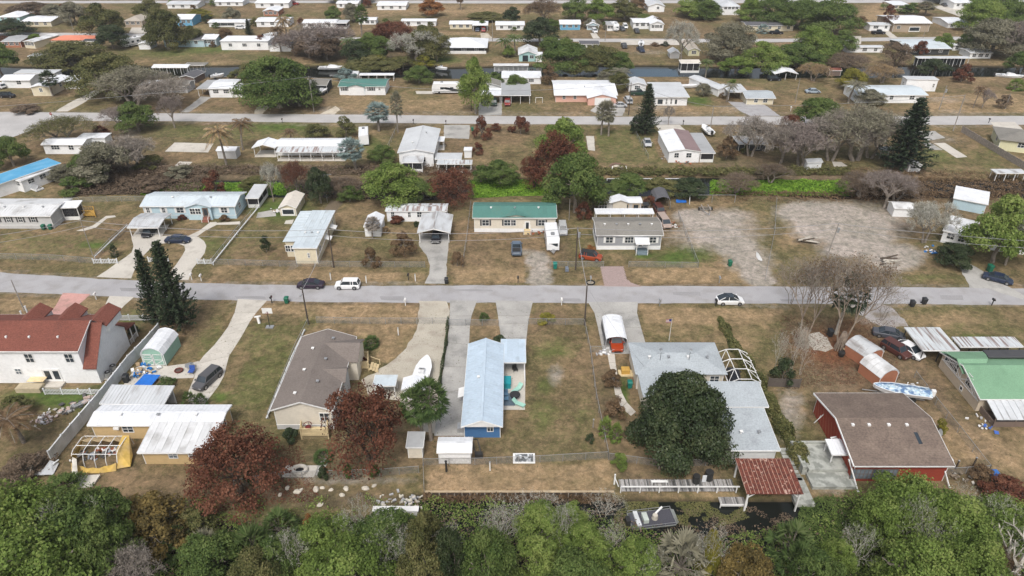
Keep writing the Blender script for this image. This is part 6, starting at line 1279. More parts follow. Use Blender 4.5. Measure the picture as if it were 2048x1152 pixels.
# ---- recreational vehicles
def trailer(label, px, py, rz, L, W=2.5, H=3.0, col=None, motor=False, swoosh=False, name='travel_trailer', cat='travel trailer'):
 r = thing(name, label, cat, G(px, py), R(rz)); P = col or paint(*WHT); hl = L/2; hw = W/2
 MB().loft([[(-hl,-hw,.5),(-hl,-hw,H-.1),(-hl+.1,-hw+.12,H),(-hl+.1,hw-.12,H),(-hl,hw,H-.1),(-hl,hw,.5)],[(hl-.5,-hw,.5),(hl-.5,-hw,H-.1),(hl-.5,-hw+.12,H),(hl-.5,hw-.12,H),(hl-.5,hw,H-.1),(hl-.5,hw,.5)],[(hl,-hw+.1,.6),(hl,-hw+.1,H*.6),(hl-.1,-hw+.2,H*.72),(hl-.1,hw-.2,H*.72),(hl,hw-.1,H*.6),(hl,hw-.1,.6)]]).build('body', P, r)
 q = MB()
 for x in (-hl*.5, hl*.1): q.box(x-.25,x+.25,-.25,.25,H,H+.14)
 q.build('roof_vent', TRIM, r); MB().box(hl*.45-.4,hl*.45+.4,-.35,.35,H,H+.28).build('roof_air_unit', GRY_P, r)
 for s in (-1,1):
  w_ = MB()
  for x in (-hl*.6,-hl*.1,hl*.45): w_.box(x-.5,x+.5,s*hw-.02,s*hw+.02,1.5,2.2)
  w_.build('side_window', GLASS, r)
  MB().box(-hl*.98,hl*.9,s*hw-.015,s*hw+.015,.75,.98).build('side_stripe', GRY_P, r)
  if swoosh:
   k = MB(); k.slab([(-hl*.9,s*(hw+.012),1.0),(-hl*.2,s*(hw+.012),1.1),(hl*.5,s*(hw+.012),2.2),(hl*.2,s*(hw+.012),2.2)], .25); k.build('swoosh_decal', GRY_P, r)
 MB().box(hl-.14,hl-.03,-hw*.7,hw*.7,H*.45,H*.66).build('front_window', GLASS, r)
 tm = shared(('tyre', .38), lambda: MB().tube((0,-.12,0),(0,.12,0),.38,n=14).mesh('tyre', TYRE))
 for x in ((-hl*.35,-hl*.1) if not motor else (-hl*.5,hl*.6)):
  for s in (-1,1): link('wheel', tm, r, (x,s*(hw-.1),.38))
 if not motor: MB().bar((hl,-.5,.5),(hl+1.1,0,.5),.1,.1).bar((hl,.5,.5),(hl+1.1,0,.5),.1,.1).box(hl+.2,hl+.7,-.25,.25,.5,.95).build('tow_hitch', METAL, r)
 return r
GRY_P = mat('mid_grey_decal', (.20,.21,.22))
trailer('white travel trailer with a grey nose stripe beside the slate blue pickup', 1103, 488, -88, 7.2)
trailer('white motor home with roof hatches at the end of the long white home', 729, 283, 100, 7.6)
trailer('long grey and white motor coach parked on a strip beyond the back road', 901, 186, 180, 11.5, H=3.4, motor=True, swoosh=True, name='motor_coach', cat='motor home')
trailer('white camper beside the black-green tree in the far left block', 266, 92, 60, 8.0, H=3.2, name='motor_coach', cat='motor home', motor=True)
trailer('white box camper parked among the trucks beyond the third road', 1228, 60, -80, 6.5)
# ---- boats
def boat(label, px, py, rz, L=6.5, W=2.3, col=None, trailer_=True, console=True, z=None, cover=None, name='motor_boat', cabin=False):
 z = (.55 if trailer_ else -.5) if z is None else z
 r = thing(name, label, 'boat', G(px, py), R(rz)); P = col or paint(*WHT); hw = W/2
 st = [(-L/2,hw*.92,.0,.75),(-L*.2,hw,.0,.8),(L*.15,hw*.96,.02,.88),(L*.35,hw*.62,.12,.98),(L*.46,hw*.26,.35,1.05),(L/2,.03,.8,1.1)]
 MB().loft([[(x,-h,z+zt),(x,-h*.8,z+zb+.25),(x,0,z+zb),(x,h*.8,z+zb+.25),(x,h,z+zt)] for x, h, zb, zt in st]).build('hull', P, r)
 g = MB()
 for s in (-1,1):
  for i in range(len(st)-1): g.bar((st[i][0],s*st[i][1],z+st[i][3]+.03),(st[i+1][0],s*st[i+1][1],z+st[i+1][3]+.03),.1,.08)
 g.build('gunwale', P, r)
 if cover:
  MB().loft([[(x,-h*.98,z+zt+.05),(x,0,z+zt+.05+.35*min(1,h)),(x,h*.98,z+zt+.05)] for x, h, zb, zt in st]).build('cover', cover, r)
 elif console:
  MB().box(-L*.12,L*.02,-.4,.4,z+.8,z+1.45).build('console', P, r); MB().box(-L*.28,-L*.2,-.5,.5,z+.8,z+1.15).build('seat', VINYL, r); MB().slab([(-L*.08,-.38,z+1.75),(0,-.38,z+1.45),(0,.38,z+1.45),(-L*.08,.38,z+1.75)], .03).build('windscreen', GLASS, r)
  MB().slab([(-L*.46,-hw*.7,z+.79),(L*.25,-hw*.7,z+.83),(L*.25,hw*.7,z+.83),(-L*.46,hw*.7,z+.79)][::-1], .02).build('cockpit_floor', mat('grey_cockpit_floor', (.30,.31,.32)), r)
 if cabin: MB().loft([[(-L*.1,-hw*.7,z+.8),(-L*.1,hw*.7,z+.8),(-L*.1,hw*.6,z+1.7),(-L*.1,-hw*.6,z+1.7)],[(L*.25,-hw*.5,z+.9),(L*.25,hw*.5,z+.9),(L*.18,hw*.4,z+1.4),(L*.18,-hw*.4,z+1.4)]]).build('cabin', P, r)
 MB().box(-L/2-.55,-L/2,-.25,.25,z+.3,z+1.3).build('outboard_motor', BLKM if not cover else TRIM, r)
 if trailer_:
  MB().bar((-L*.4,-.7,.45),(L*.3,-.3,.45),.1,.1).bar((-L*.4,.7,.45),(L*.3,.3,.45),.1,.1).bar((L*.2,0,.45),(L*.66,0,.45),.12,.1).build('trailer_frame', METAL, r)
  tm = shared(('tyre', .38), lambda: MB().tube((0,-.12,0),(0,.12,0),.38,n=14).mesh('tyre', TYRE))
  for s in (-1,1): link('wheel', tm, r, (-L*.2, s*(hw*.85), .38))
 return r
boat('white open motor boat on a trailer on the gravel driveway', 846, 757, 84, 7.0, 2.4)
boat('boat on a trailer under a pale blue mottled cover beside the red house', 1798, 793, 168, 7.6, 2.3, cover=mat('blue_mottled_cover', (.30,.42,.52), var=.3, scale=3, c2=(.50,.58,.64), stain=(.05,.12,.26), st_scale=1.6, st_lo=.48, st_hi=.58))
boat('white cabin boat moored at the left canal bank', 664, 136, 0, 9.5, 2.8, trailer_=False, cabin=True)
boat('small white boat on the canal below the hip roofed home', 884, 137, -30, 4.5, 1.7, trailer_=False)
boat('white boat with a windshield at the right edge of the canal', 2018, 154, -20, 8.5, 2.8, trailer_=False, cabin=True, z=-.2)
boat('white boat on a trailer behind the brown striped home', 1413, 267, 100, 6.0)
boat('upturned white boat behind the home with the pale grey roof', 1378, 176, 0, 5.5, 1.9, trailer_=False, z=.1, console=False)
boat('white boat on a trailer near the far left blue house', 544, 74, 40, 7.0, 2.4)
boat('white fishing boat leaning on the dark shed by the oak', 646, 188, 70, 5.0)
boat('boat behind the dark truck on the sandy lot', 1282, 92, 80, 6.0)
boat('white boat beside the white ribbed roof home by the canal', 436, 158, 30, 4.5, 1.7)
simple('boat_trailer', 'empty dark boat trailer parked on the gravel lot', 'trailer', G(1412,424), [('frame', MB().bar((-1.3,1.4,.5),(0,-2.6,.5),.1,.1).bar((1.3,1.4,.5),(0,-2.6,.5),.1,.1).bar((-1.3,1.4,.5),(1.3,1.4,.5),.1,.1).bar((-1.2,.4,.5),(1.2,.4,.5),.1,.1), METAL), ('bunk', MB().box(-.8,-.6,-.8,1.9,.7,.9).box(.6,.8,-.8,1.9,.7,.9), WOOD), ('wheel', MB().tube((-1.5,.8,.35),(-1.25,.8,.35),.35,n=10), TYRE), ('wheel', MB().tube((1.25,.8,.35),(1.5,.8,.35),.35,n=10), TYRE)])
simple('golf_cart', 'dark golf cart parked beside the light grey shed', 'golf cart', G(1290,423), [('body', MB().box(-.6,.6,-1.1,1.1,.3,.8), BLKM), ('canopy', MB().box(-.65,.65,-.9,.9,1.75,1.82), BLKM), ('post', MB().box(-.6,-.55,-.85,-.8,.8,1.75).box(.55,.6,-.85,-.8,.8,1.75).box(-.6,-.55,.8,.85,.8,1.75).box(.55,.6,.8,.85,.8,1.75), METAL), ('wheel', MB().tube((-.6,-.8,.25),(-.45,-.8,.25),.25,n=8), TYRE), ('wheel', MB().tube((.45,-.8,.25),(.6,-.8,.25),.25,n=8), TYRE)])
simple('white_kayak', 'white covered kayak standing by the gravel lot entrance', 'kayak', G(1523,525), [('hull', MB().loft([[(-.05,0,.3),(.05,0,.3),(0,.05,.5)],[(-.4,.9,.1),(.4,.9,.1),(0,.9,.7)],[(-.4,2.2,.1),(.4,2.2,.1),(0,2.2,.7)],[(-.05,3.4,.3),(.05,3.4,.3),(0,3.4,.5)]]), TRIM), ('stand', MB().box(-.2,.2,.8,1.0,0,.2), WOOD)])
# ================================================================== vegetation
LM = dict(
 oak=leafmat('oak_leaves', (.048,.085,.022), (.115,.170,.045), (.18,.225,.07), .75, .35), ochre=leafmat('ochre_needles', (.08,.065,.025), (.17,.125,.04), (.26,.19,.065)), lime=leafmat('light_green_leaves', (.085,.13,.028), (.185,.265,.06), (.30,.35,.11), .75, .4),
 dark=leafmat('dark_glossy_leaves', (.017,.028,.012), (.036,.055,.021), (.078,.092,.042), .5, .1), olive=leafmat('olive_leaves', (.055,.065,.022), (.125,.13,.045), (.21,.19,.08)),
 rust=leafmat('rust_brown_leaves', (.06,.024,.015), (.135,.050,.029), (.22,.10,.06)), orange=leafmat('orange_brown_leaves', (.16,.06,.02), (.28,.12,.04), (.36,.18,.07)),
 brown=leafmat('dead_brown_leaves', (.085,.055,.03), (.17,.11,.06), (.26,.18,.11)), straw=leafmat('straw_fronds', (.20,.14,.07), (.34,.24,.13), (.45,.34,.20)),
 grey=leafmat('grey_twigs', (.15,.13,.11), (.25,.22,.19), (.36,.33,.29), .9, .05), purple=leafmat('purple_grey_twigs', (.12,.095,.085), (.20,.165,.15), (.29,.25,.23), .9, .05), pale=leafmat('pale_lichen_twigs', (.20,.20,.16), (.33,.33,.28), (.48,.47,.42), .9, .05),
 pine=leafmat('conifer_needles', (.010,.020,.010), (.022,.038,.018), (.05,.065,.03), .8, .05), silver=leafmat('blue_grey_fronds', (.13,.18,.17), (.22,.29,.28), (.34,.40,.38)), palm=leafmat('palm_fronds', (.035,.065,.018), (.08,.125,.035), (.16,.19,.08)),
 moss=leafmat('grey_green_leaves', (.10,.10,.06), (.21,.20,.14), (.32,.30,.22)), yellow=leafmat('yellow_green_leaves', (.10,.11,.02), (.20,.19,.03), (.33,.28,.05)), neon=leafmat('water_weed', (.09,.19,.02), (.17,.31,.03), (.26,.40,.06)), scrub=leafmat('brown_scrub_leaves', (.09,.066,.046), (.165,.12,.083), (.25,.19,.135)))
BARK = mat('grey_bark', (.22,.19,.16), rough=.95, var=.3, scale=3, bump=.4); PBARK = mat('pale_bark', (.42,.39,.34), rough=.95, var=.25, scale=3, bump=.4); DBARK = mat('dark_bark', (.085,.065,.05), rough=.95, var=.3, scale=3)
rg = np.random.default_rng(11)
def cards(P, N, L, W, tone, up=None):
 """leaf quads centred at P with normals near N, length L and width W"""
 n = len(P); N = N/np.maximum(np.linalg.norm(N, axis=1, keepdims=True), 1e-6)
 t = rg.normal(size=(n,3)) if up is None else up; t = t - (t*N).sum(1, keepdims=True)*N; t /= np.maximum(np.linalg.norm(t, axis=1, keepdims=True), 1e-6)
 b = np.cross(N, t); L = np.asarray(L).reshape(-1,1); W = np.asarray(W).reshape(-1,1)
 v = np.stack([P - t*L*.5, P + b*W*.5, P + t*L*.5, P - b*W*.5], 1).reshape(-1,3)
 f = np.arange(n*4).reshape(n,4); return v, f, tone
def join(*sets):
 V, F_, T = [], [], []; o = 0
 for v, f, t in sets: V.append(v); F_.append(f+o); T.append(t); o += len(v)
 return np.concatenate(V), np.concatenate(F_), np.concatenate(T)
def crown(name, R_=5., H=9., base=.28, lobes=12, n=8000, size=.36, seed=1, flat=.8, gaps=.35, spiky=.0, ragged=.22):
 global rg; rg = np.random.default_rng(seed); cz = H*(base+1)/2; hz = H*(1-base)/2
 LC = []
 for i in range(lobes):
  a = 2.4*i + rg.uniform(-.5,.5); q = math.sqrt((i+.5)/lobes); lr = rg.uniform(.22,.42)*R_; rr = (R_-lr*.8)*q*rg.uniform(.8,1.12); zt = H - lr*min(1,hz/R_) - (H*(1-base)*.62)*q**2.2
  zz = max(base*H + lr*.5, zt + rg.uniform(-.13,.04)*H*flat - (rg.random() < .3)*.16*H)
  LC.append((rr*math.cos(a), rr*math.sin(a), zz, lr, rg.uniform(-.2,.2)))
 LC = np.array(LC); k = rg.integers(0, lobes, n); C = LC[k]
 d = rg.normal(size=(n,3)); d[:,2] = np.where(rg.random(n) < .62, np.abs(d[:,2]), d[:,2]); d /= np.linalg.norm(d, axis=1, keepdims=True)
 rad = C[:,3:4]*(1 - np.abs(rg.normal(size=(n,1)))*ragged + rg.exponential(.05, (n,1)))
 P = C[:,:3] + d*rad*np.array([1,1,min(1, hz/R_*.95)])
 ph = rg.uniform(0, 6, 6); q = 9/R_
 den = np.sin(P[:,0]*q+ph[0])*np.sin(P[:,1]*q+ph[1])*np.sin(P[:,2]*q+ph[2]) + .6*np.sin(P[:,0]*q*2.3+ph[3])*np.sin(P[:,1]*q*2.1+ph[4])*np.sin(P[:,2]*q*2.4+ph[5])
 keep = den > -1 + gaps*rg.uniform(.6, 1.9, n); P, d, C = P[keep], d[keep], C[keep]; den = den[keep]; m = len(P)
 P[:,2] = np.maximum(P[:,2], .15)
 tone = np.clip(.48 + C[:,4] + den*.16 + rg.normal(0,.15,m), 0, 1)
 N = d*.8 + rg.normal(size=(m,3))*.55 + np.array([0,0,.35])
 s = size*rg.uniform(.6,1.35,m)
 return np_mesh(name, *cards(P, N, s*1.25, s*.8, tone)[:2], [LM['oak']], tone)
def skeleton(name, R_, H, seed, depth=5, br=3, thick=.28, lean=0, spread=1., trunks=1, tips=True, droop=0, twigs=0):
 """branching trunk and limbs as one tube mesh; returns mesh and twig tip points"""
 rd = random.Random(seed); m = MB(); ends = []
 def grow(p, d, L, r, k):
  q = p + d*L; mid = p.lerp(q, .5) + Vector((rd.gauss(0,.06), rd.gauss(0,.06), rd.gauss(0,.03)))*L
  n = 6 if k == 0 else (4 if k < 3 else 3)
  m.tube(p, mid, r, r*.85, n, cap=False); m.tube(mid, q, r*.85, r*.66, n, cap=False)
  if k >= 2: ends.append((mid, d, L))
  if k >= depth: ends.append((q, d, L)); return
  nb = br if k else br+1
  for i in range(nb):
   a = 2*math.pi*(i+rd.random()*.7)/nb; ax = d.orthogonal().normalized(); ax.rotate(Matrix.Rotation(a, 3, d)); s = spread*rd.uniform(.45,.95)
   nd = (d + ax*s + Vector((0,0,.10-droop*k*.06))).normalized(); grow(q, nd, L*rd.uniform(.62,.82), r*.62, k+1)
 for t in range(trunks):
  a = t*2.4; d0 = Vector((lean+.25*math.cos(a)*(trunks>1), .25*math.sin(a)*(trunks>1), 1)).normalized(); grow(Vector((.25*math.cos(a)*(trunks>1), .25*math.sin(a)*(trunks>1), -.2)), d0, H*.30, thick, 0)
 return m, ends
def bare_tree(name, R_, H, seed, twn=2500, **k):
 global rg; rg = np.random.default_rng(seed); m, ends = skeleton(name, R_, H, seed, **k)
 V = np.array(m.v); sx = R_/max(np.percentile(np.abs(V[:,:2]), 99), .1); sz = H/max(V[:,2].max(), .1)
 m.v = [(x*sx, y*sx, z*sz) for x, y, z in m.v]; tm = m.mesh(name+'_wood', [BARK])
 E = np.array([tuple(e[0]) for e in ends])*np.array([sx,sx,sz]); D = np.array([tuple(e[1]) for e in ends])
 i = rg.integers(0, len(E), twn); P = E[i] + rg.normal(0, R_*.045, (twn,3)); up = D[i] + rg.normal(0,.6,(twn,3)); L = rg.uniform(.3,1.0,twn)*R_*.16
 v, f, t = cards(P, rg.normal(size=(twn,3)), L, np.full(twn, .035+R_*.004), np.clip(rg.normal(.5,.22,twn),0,1), up)
 return tm, np_mesh(name+'_twigs', v, f, [LM['grey']], t)
def conifer(name, H=13., R_=3., seed=1, whorls=26, irregular=.15):
 global rg; rg = np.random.default_rng(seed); S = []; tr = MB().tube((0,0,0),(0,0,H*.97),.22,.04,7)
 for w_ in range(whorls):
  z = H*(.08+.9*w_/whorls); L0 = R_*(1-(w_/whorls))**.8*(1+rg.normal(0,irregular)); nb = 9
  for b in range(nb):
   a = 2*math.pi*(b+rg.random()*.6)/nb + w_*.7; L = L0*rg.uniform(.72,1.12)+.25; dx, dy = math.cos(a), math.sin(a)
   tr.tube((0,0,z),(dx*L*.9,dy*L*.9,z-L*.08),.035,.012,3,cap=False); n = int(8+L*11); t = rg.uniform(.12,1.0,n)
   P = np.stack([dx*L*t, dy*L*t, z - L*.10*t + .28*L*t**3], 1) + rg.normal(0,.09,(n,3)); up = np.stack([np.full(n,dx)*.8, np.full(n,dy)*.8, np.full(n,.75)],1) + rg.normal(0,.45,(n,3))
   S.append(cards(P, rg.normal(size=(n,3))*.5+np.array([0,0,1]), rg.uniform(.35,.62,n), np.full(n,.20), np.clip(.28+.42*t+rg.normal(0,.12,n),0,1), up))
 v, f, t = join(*S); return tr.mesh(name+'_trunk', [DBARK]), np_mesh(name+'_needles', v, f, [LM['pine']], t)
def fan_palm(name, H=4., R_=1.8, fr=30, seed=1, thick=.2, dead=.0):
 global rg; rg = np.random.default_rng(seed); S = []; tr = MB()
 for k in range(5): tr.tube((.04*k*k*.4,0,H*k/5),(.04*(k+1)**2*.4,0,H*(k+1)/5),thick*(1-.05*k),thick*(1-.05*(k+1)),8,cap=k==4)
 top = np.array([.4,0,H])
 for i in range(fr):
  a = 2.4*i; el = R(80) - R(125)*(i/fr)**.8; L = R_*rg.uniform(.55,.75); d = np.array([math.cos(a)*math.cos(el), math.sin(a)*math.cos(el), math.sin(el)]); c = top + d*L; n = 16
  side = np.cross(d, [0,0,1.]); side /= max(np.linalg.norm(side), .1); th = np.linspace(-1.35,1.35,n)
  up = np.cos(th)[:,None]*d + np.sin(th)[:,None]*side + np.array([0,0,-.18]); ln = R_*rg.uniform(.42,.56,n); P = c + up*ln[:,None]*.5
  S.append(cards(P, np.cross(up, side)+rg.normal(0,.2,(n,3)), ln, np.full(n,.10+R_*.02), np.clip(.55-(i/fr)*.35+rg.normal(0,.13,n),0,1), up)); tr.tube(tuple(top), tuple(c), .025, .02, 3, cap=False)
 v, f, t = join(*S); return tr.mesh(name+'_trunk', [BARK]), np_mesh(name+'_fronds', v, f, [LM['palm']], t)
def feather_palm(name, H=6., R_=2.6, fr=20, seed=1, thick=.16, droop=1., lean=.6):
 global rg; rg = np.random.default_rng(seed); S = []; tr = MB(); K = 6
 pt = lambda k: (lean*(k/K)**2, 0, H*k/K)
 for k in range(K): tr.tube(pt(k), pt(k+1), thick*(1.2-.08*k), thick*(1.2-.08*(k+1)), 7, cap=k==K-1)
 top = np.array(pt(K))
 for i in range(fr):
  a = 2.4*i; e0 = R(75)-R(85)*(i/fr); n = 26; s = np.linspace(.05,1,n); dx, dy = math.cos(a), math.sin(a)
  x = R_*s*math.cos(e0*.6); z = R_*(s*math.sin(e0) - droop*.75*s**2); C = top + np.stack([dx*x, dy*x, z],1); tr.path([tuple(q) for q in C[::6]], .025, 3)
  T = np.gradient(C, axis=0); T /= np.linalg.norm(T, axis=1, keepdims=True); side = np.cross(T, [0,0,1.]); side /= np.maximum(np.linalg.norm(side, axis=1, keepdims=True), .1)
  for sg in (-1,1):
   up = side*sg*.85 + T*.5 + np.array([0,0,-.35*droop]); ln = R_*.26*np.sin(s*2.7+.35)+.08; P = C + up*ln[:,None]*.5
   S.append(cards(P, np.cross(up,T)+rg.normal(0,.15,(n,3)), ln, np.full(n,.09), np.clip(.5-(i/fr)*.2+rg.normal(0,.14,n),0,1), up))
 v, f, t = join(*S); return tr.mesh(name+'_trunk', [BARK]), np_mesh(name+'_fronds', v, f, [LM['palm']], t)
def limbs(name, R_, H, seed, bark=BARK, thick=.3, trunks=1):
 m, e = skeleton(name, R_, H, seed, depth=3, br=3, thick=thick, spread=.9, trunks=trunks); V = np.array(m.v); sx = R_*.55/np.percentile(np.abs(V[:,:2]), 99); sz = H*.72/V[:,2].max()
 m.v = [(x*sx, y*sx, z*sz) for x, y, z in m.v]; return m.mesh(name, [bark])
# prototypes: (trunk mesh, crown mesh, native radius, native height)
PROTO = {}
def proto(k, wood, leaf, R_, H): PROTO[k] = (wood, leaf, R_, H)
for j in (0,1,2):
 proto('oak%d' % j, limbs('trunk', 5, 8, 20+j), crown('crown', 5, 8.5, .15, 20, 19000, .25, 30+j, gaps=.55, ragged=.28), 5, 8.5)
 proto('big%d' % j, limbs('trunk', 7, 9, 40+j, thick=.4), crown('crown', 7, 9, .08, 36, 34000, .25, 50+j, gaps=.62, ragged=.30), 7, 9)
 proto('sm%d' % j, limbs('trunk', 2, 3.2, 60+j, thick=.1), crown('crown', 2, 3.4, .02, 12, 5200, .15, 70+j, gaps=.45, ragged=.3), 2, 3.4)
 w_, t_ = bare_tree('bare', 4, 7, 80+j, 5200, depth=5, br=3, thick=.22, spread=.95); proto('bare%d' % j, w_, t_, 4, 7)
 w_, t_ = bare_tree('twiggy', 4, 7, 90+j, 9000, depth=5, br=3, thick=.22, spread=1.0, trunks=2); proto('twig%d' % j, w_, t_, 4, 7)
 proto('fan%d' % j, *fan_palm('fan', 3.6, 1.8, 44, 100+j), 1.8, 4.9)
 proto('feather%d' % j, *feather_palm('feather', 5.5, 2.6, 20, 110+j), 2.6, 6.8)
 proto('palmetto%d' % j, *fan_palm('palmetto', .7, 1.7, 34, 120+j, thick=.12), 1.7, 2.2)
for j in (0,1): proto('pine%d' % j, *conifer('conifer', 13, 3, 130+j, irregular=.12+.08*j), 3, 13)
proto('dome0', limbs('trunk', 6, 7, 141, DBARK, .4), crown('crown', 6, 8.2, -.02, 34, 46000, .21, 142, gaps=.3, ragged=.14), 6, 8.2)
proto('rusty0', limbs('trunk', 4.6, 7, 151, DBARK, .3), crown('crown', 5.5, 8.6, .0, 26, 27000, .20, 152, gaps=.85, ragged=.36), 5.5, 8.6)
proto('rusty1', limbs('trunk', 4.4, 6.6, 161, DBARK, .28, 2), crown('crown', 5.5, 8.2, .05, 22, 24000, .20, 162, gaps=.9, ragged=.38), 5.5, 8.2)
proto('clip0', limbs('trunk', .5, 1.2, 171, DBARK, .06), crown('crown', 1.0, 2.4, .05, 6, 2600, .16, 172, gaps=.05, ragged=.06), 1.0, 2.4)
for j in (0,1): proto('snag%d' % j, *bare_tree('snag', 4, 7, 190+j, 700, depth=6, br=2, thick=.08, spread=1.1, trunks=3), 4, 7)
proto('dead0', *bare_tree('snag', 4, 8, 181, 300, depth=4, br=2, thick=.4, spread=1.0), 4, 8)
DESC = dict(snag='bare_tree', fan='palm_tree', feather='palm_tree', palmetto='palmetto', pine='conifer_tree', bare='bare_tree', twig='bare_tree', dome='mango_tree', rusty='rust_leaved_tree', oak='broadleaf_tree', big='broadleaf_tree', sm='shrub', clip='clipped_shrub', dead='dead_tree')
tree_i = 0
def tree(label, kind, leaf, px, base, wpx, top, group=None, name=None, cat=None, bark=None, z=0, rz=None, tilt=0, var=None):
 """tree surveyed from trunk foot (px, base), crown width in photo pixels and top row"""
 global tree_i; tree_i += 1
 p = G(px, base, z); ks = [k for k in PROTO if k.rstrip('0123456789') == kind]; k = ks[(tree_i if var is None else var) % len(ks)]; wood, lf, R0, H0 = PROTO[k]
 rad = wpx/2/ PPM(base) * (.98 if base > 600 else 1.1); H = max(.5, HT(p.y + rad*.25, top) - z); s = rad/R0; sz = H/H0
 r = thing(name or DESC[kind], label, cat or {'palmetto':'palm','fan':'palm','feather':'palm','clip':'shrub','sm':'shrub'}.get(kind, 'tree'), (p.x, p.y, z), (rz if rz is not None else tree_i*1.9) % 6.28, group)
 r.scale = (s, s, sz)
 if tilt: r.rotation_euler = (0, R(tilt), 0)
 o = link('trunk', wood, r)
 if bark: o.material_slots[0].link = 'OBJECT'; o.material_slots[0].material = bark
 c = link('fronds' if kind in ('fan','feather','palmetto') else 'twigs' if kind in ('bare','twig','dead','snag') else 'crown', lf, r)
 c.material_slots[0].link = 'OBJECT'; c.material_slots[0].material = LM[leaf]
 if kind in ('snag','dead','bare'): c['kind'] = 'stuff'
 return r
T = tree
# ---- foreground gardens
T('large rust-leaved tree overlapping the cream front addition', 'rusty', 'rust', 480, 985, 215, 832, var=0)
T('large rust-leaved tree over the cream back deck', 'rusty', 'rust', 742, 918, 195, 748, var=1)
T('broad dark green mango tree over the blue-grey roofed home', 'dome', 'dark', 1356, 900, 214, 730)
T('green fan palm between the rust-leaved tree and the concrete drive', 'fan', 'palm', 862, 880, 76, 772); T('second fan palm leaning by the small beige shed', 'fan', 'palm', 845, 874, 66, 780)
T('shorter narrow conifer at the road edge, left of its pair', 'pine', 'pine', 320, 646, 60, 490, var=0); T('taller dark conifer at the road edge beside the concrete driveway', 'pine', 'pine', 362, 656, 84, 470, var=1)
for i, (x, y) in enumerate(((502,972),(533,968),(648,960),(697,958),(751,955))):
 T(['clipped dark bush nearest the rust-leaved tree on the back fence','clipped dark bush second from the left on the back fence','clipped bush in front of the concrete ring slab','clipped bush in the middle of the sandy back fence','clipped brown-green bush at the right end of the topiary fence'][i], 'clip', 'dark' if i < 3 else 'oak', x, y, 22, y-34, group='clipped bushes along the back fence')
T('dark green round bush at the corner of the cream gable wall', 'clip', 'dark', 581, 882, 36, 850); T('dark round bush behind the ridge of the blue house', 'clip', 'dark', 999, 694, 32, 668)
T('small feathery cycad near the concrete ring', 'palmetto', 'palm', 652, 916, 42, 900); T('small bright cycad beside the cream entry deck', 'palmetto', 'palm', 742, 690, 34, 670)
T('low green shrub in the grass triangle between driveways', 'sm', 'palm', 968, 643, 26, 622); T('low yellow-green shrub at the fence of the blue house lawn', 'sm', 'yellow', 1092, 642, 46, 624)
T('arching half dead coconut palm left of the white wall', 'feather', 'brown', 48, 885, 118, 806); T('green shrub at the base of the arching palm', 'sm', 'olive', 40, 830, 70, 788)
T('green bush by the blue tarp', 'sm', 'palm', 334, 772, 44, 752); T('clump of papaya-like plants by the concrete drive end', 'palmetto', 'palm', 386, 812, 34, 782); T('second papaya-like plant right of the clump', 'palmetto', 'palm', 402, 810, 26, 786)
T('yellow-leaved shrub on the right side of the red house', 'sm', 'yellow', 1876, 866, 34, 836); T('dark shrub in front of the dead white-limbed saplings', 'sm', 'dark', 1562, 766, 54, 706)
for i, (x, y, w_, t) in enumerate(((1548,748,40,655),(1580,742,44,640),(1600,750,36,668))): T(['leafless pale sapling left of the dark shrub by the board fence','tallest leafless pale sapling behind the dark shrub','leafless pale sapling right of the dark shrub'][i], 'snag', 'pale', x, y, w_, t, bark=PBARK)
T('dead brown scrub along the fence left of the curved path', 'sm', 'brown', 1222, 770, 50, 738); T('dead brown scrub below the end of the curved path', 'sm', 'brown', 1228, 832, 56, 790)
T('small bright green palm clump by the curved path, left', 'palmetto', 'lime', 1212, 872, 30, 836); T('small bright green palm clump by the curved path, right', 'palmetto', 'lime', 1232, 880, 28, 842); T('small dark bush on the lawn corner near the wooden fence post', 'sm', 'dark', 1180, 884, 24, 864)
T('bright green young bush at the fence left of the dock', 'sm', 'lime', 1238, 930, 34, 900); T('low green sapling just before the dock rail', 'sm', 'lime', 1244, 940, 26, 918)
T('dark bush beside the red gable dormers', 'sm', 'rust', 171, 648, 34, 624); T('dark shrub behind the white porch posts', 'sm', 'dark', 268, 668, 26, 646)
T('small dark shrub on the cream front deck corner', 'sm', 'rust', 728, 728, 22, 712)
# hedge running from the road verge to the canal
def hedge(label, pts, wd, h, leaf, n, seed, name='hedge', cat='hedge', size=.24, z0=0.):
 global rg; rg = np.random.default_rng(seed); P = np.array([tuple(G(*p)) for p in pts]); o = P[0].copy(); P = P-o; seg = np.linalg.norm(np.diff(P, axis=0), axis=1); cum = np.r_[0, np.cumsum(seg)]; s = rg.uniform(0, cum[-1], n)
 X = np.stack([np.interp(s, cum, P[:,k]) for k in range(3)], 1); lump = .75+.3*np.sin(s*1.3+seed)+.18*np.sin(s*3.1); a = rg.uniform(0, math.pi, n); w2 = wd/2*lump*(1-np.abs(rg.normal(0,.15,n)))
 d = np.stack([np.cos(a), np.zeros(n), np.sin(a)], 1); X[:,0] += d[:,0]*w2; X[:,1] += rg.normal(0,.3,n); X[:,2] = z0+np.abs(d[:,2])*h*lump*rg.uniform(.75,1.05,n)
 den = np.sin(X[:,1]*2.1+X[:,0]*1.7)*np.sin(X[:,2]*4+s); t = np.clip(.5+den*.2+rg.normal(0,.16,n)+.1*np.sin(s*.6),0,1); sz = size*rg.uniform(.6,1.4,n)
 v, f, t = cards(X, d+rg.normal(0,.5,(n,3))+np.array([0,0,.3]), sz*1.2, sz*.8, t); ob = link(name, np_mesh(name, v, f, [LM[leaf]], t), None, tuple(o)); return tag(ob, label, cat)
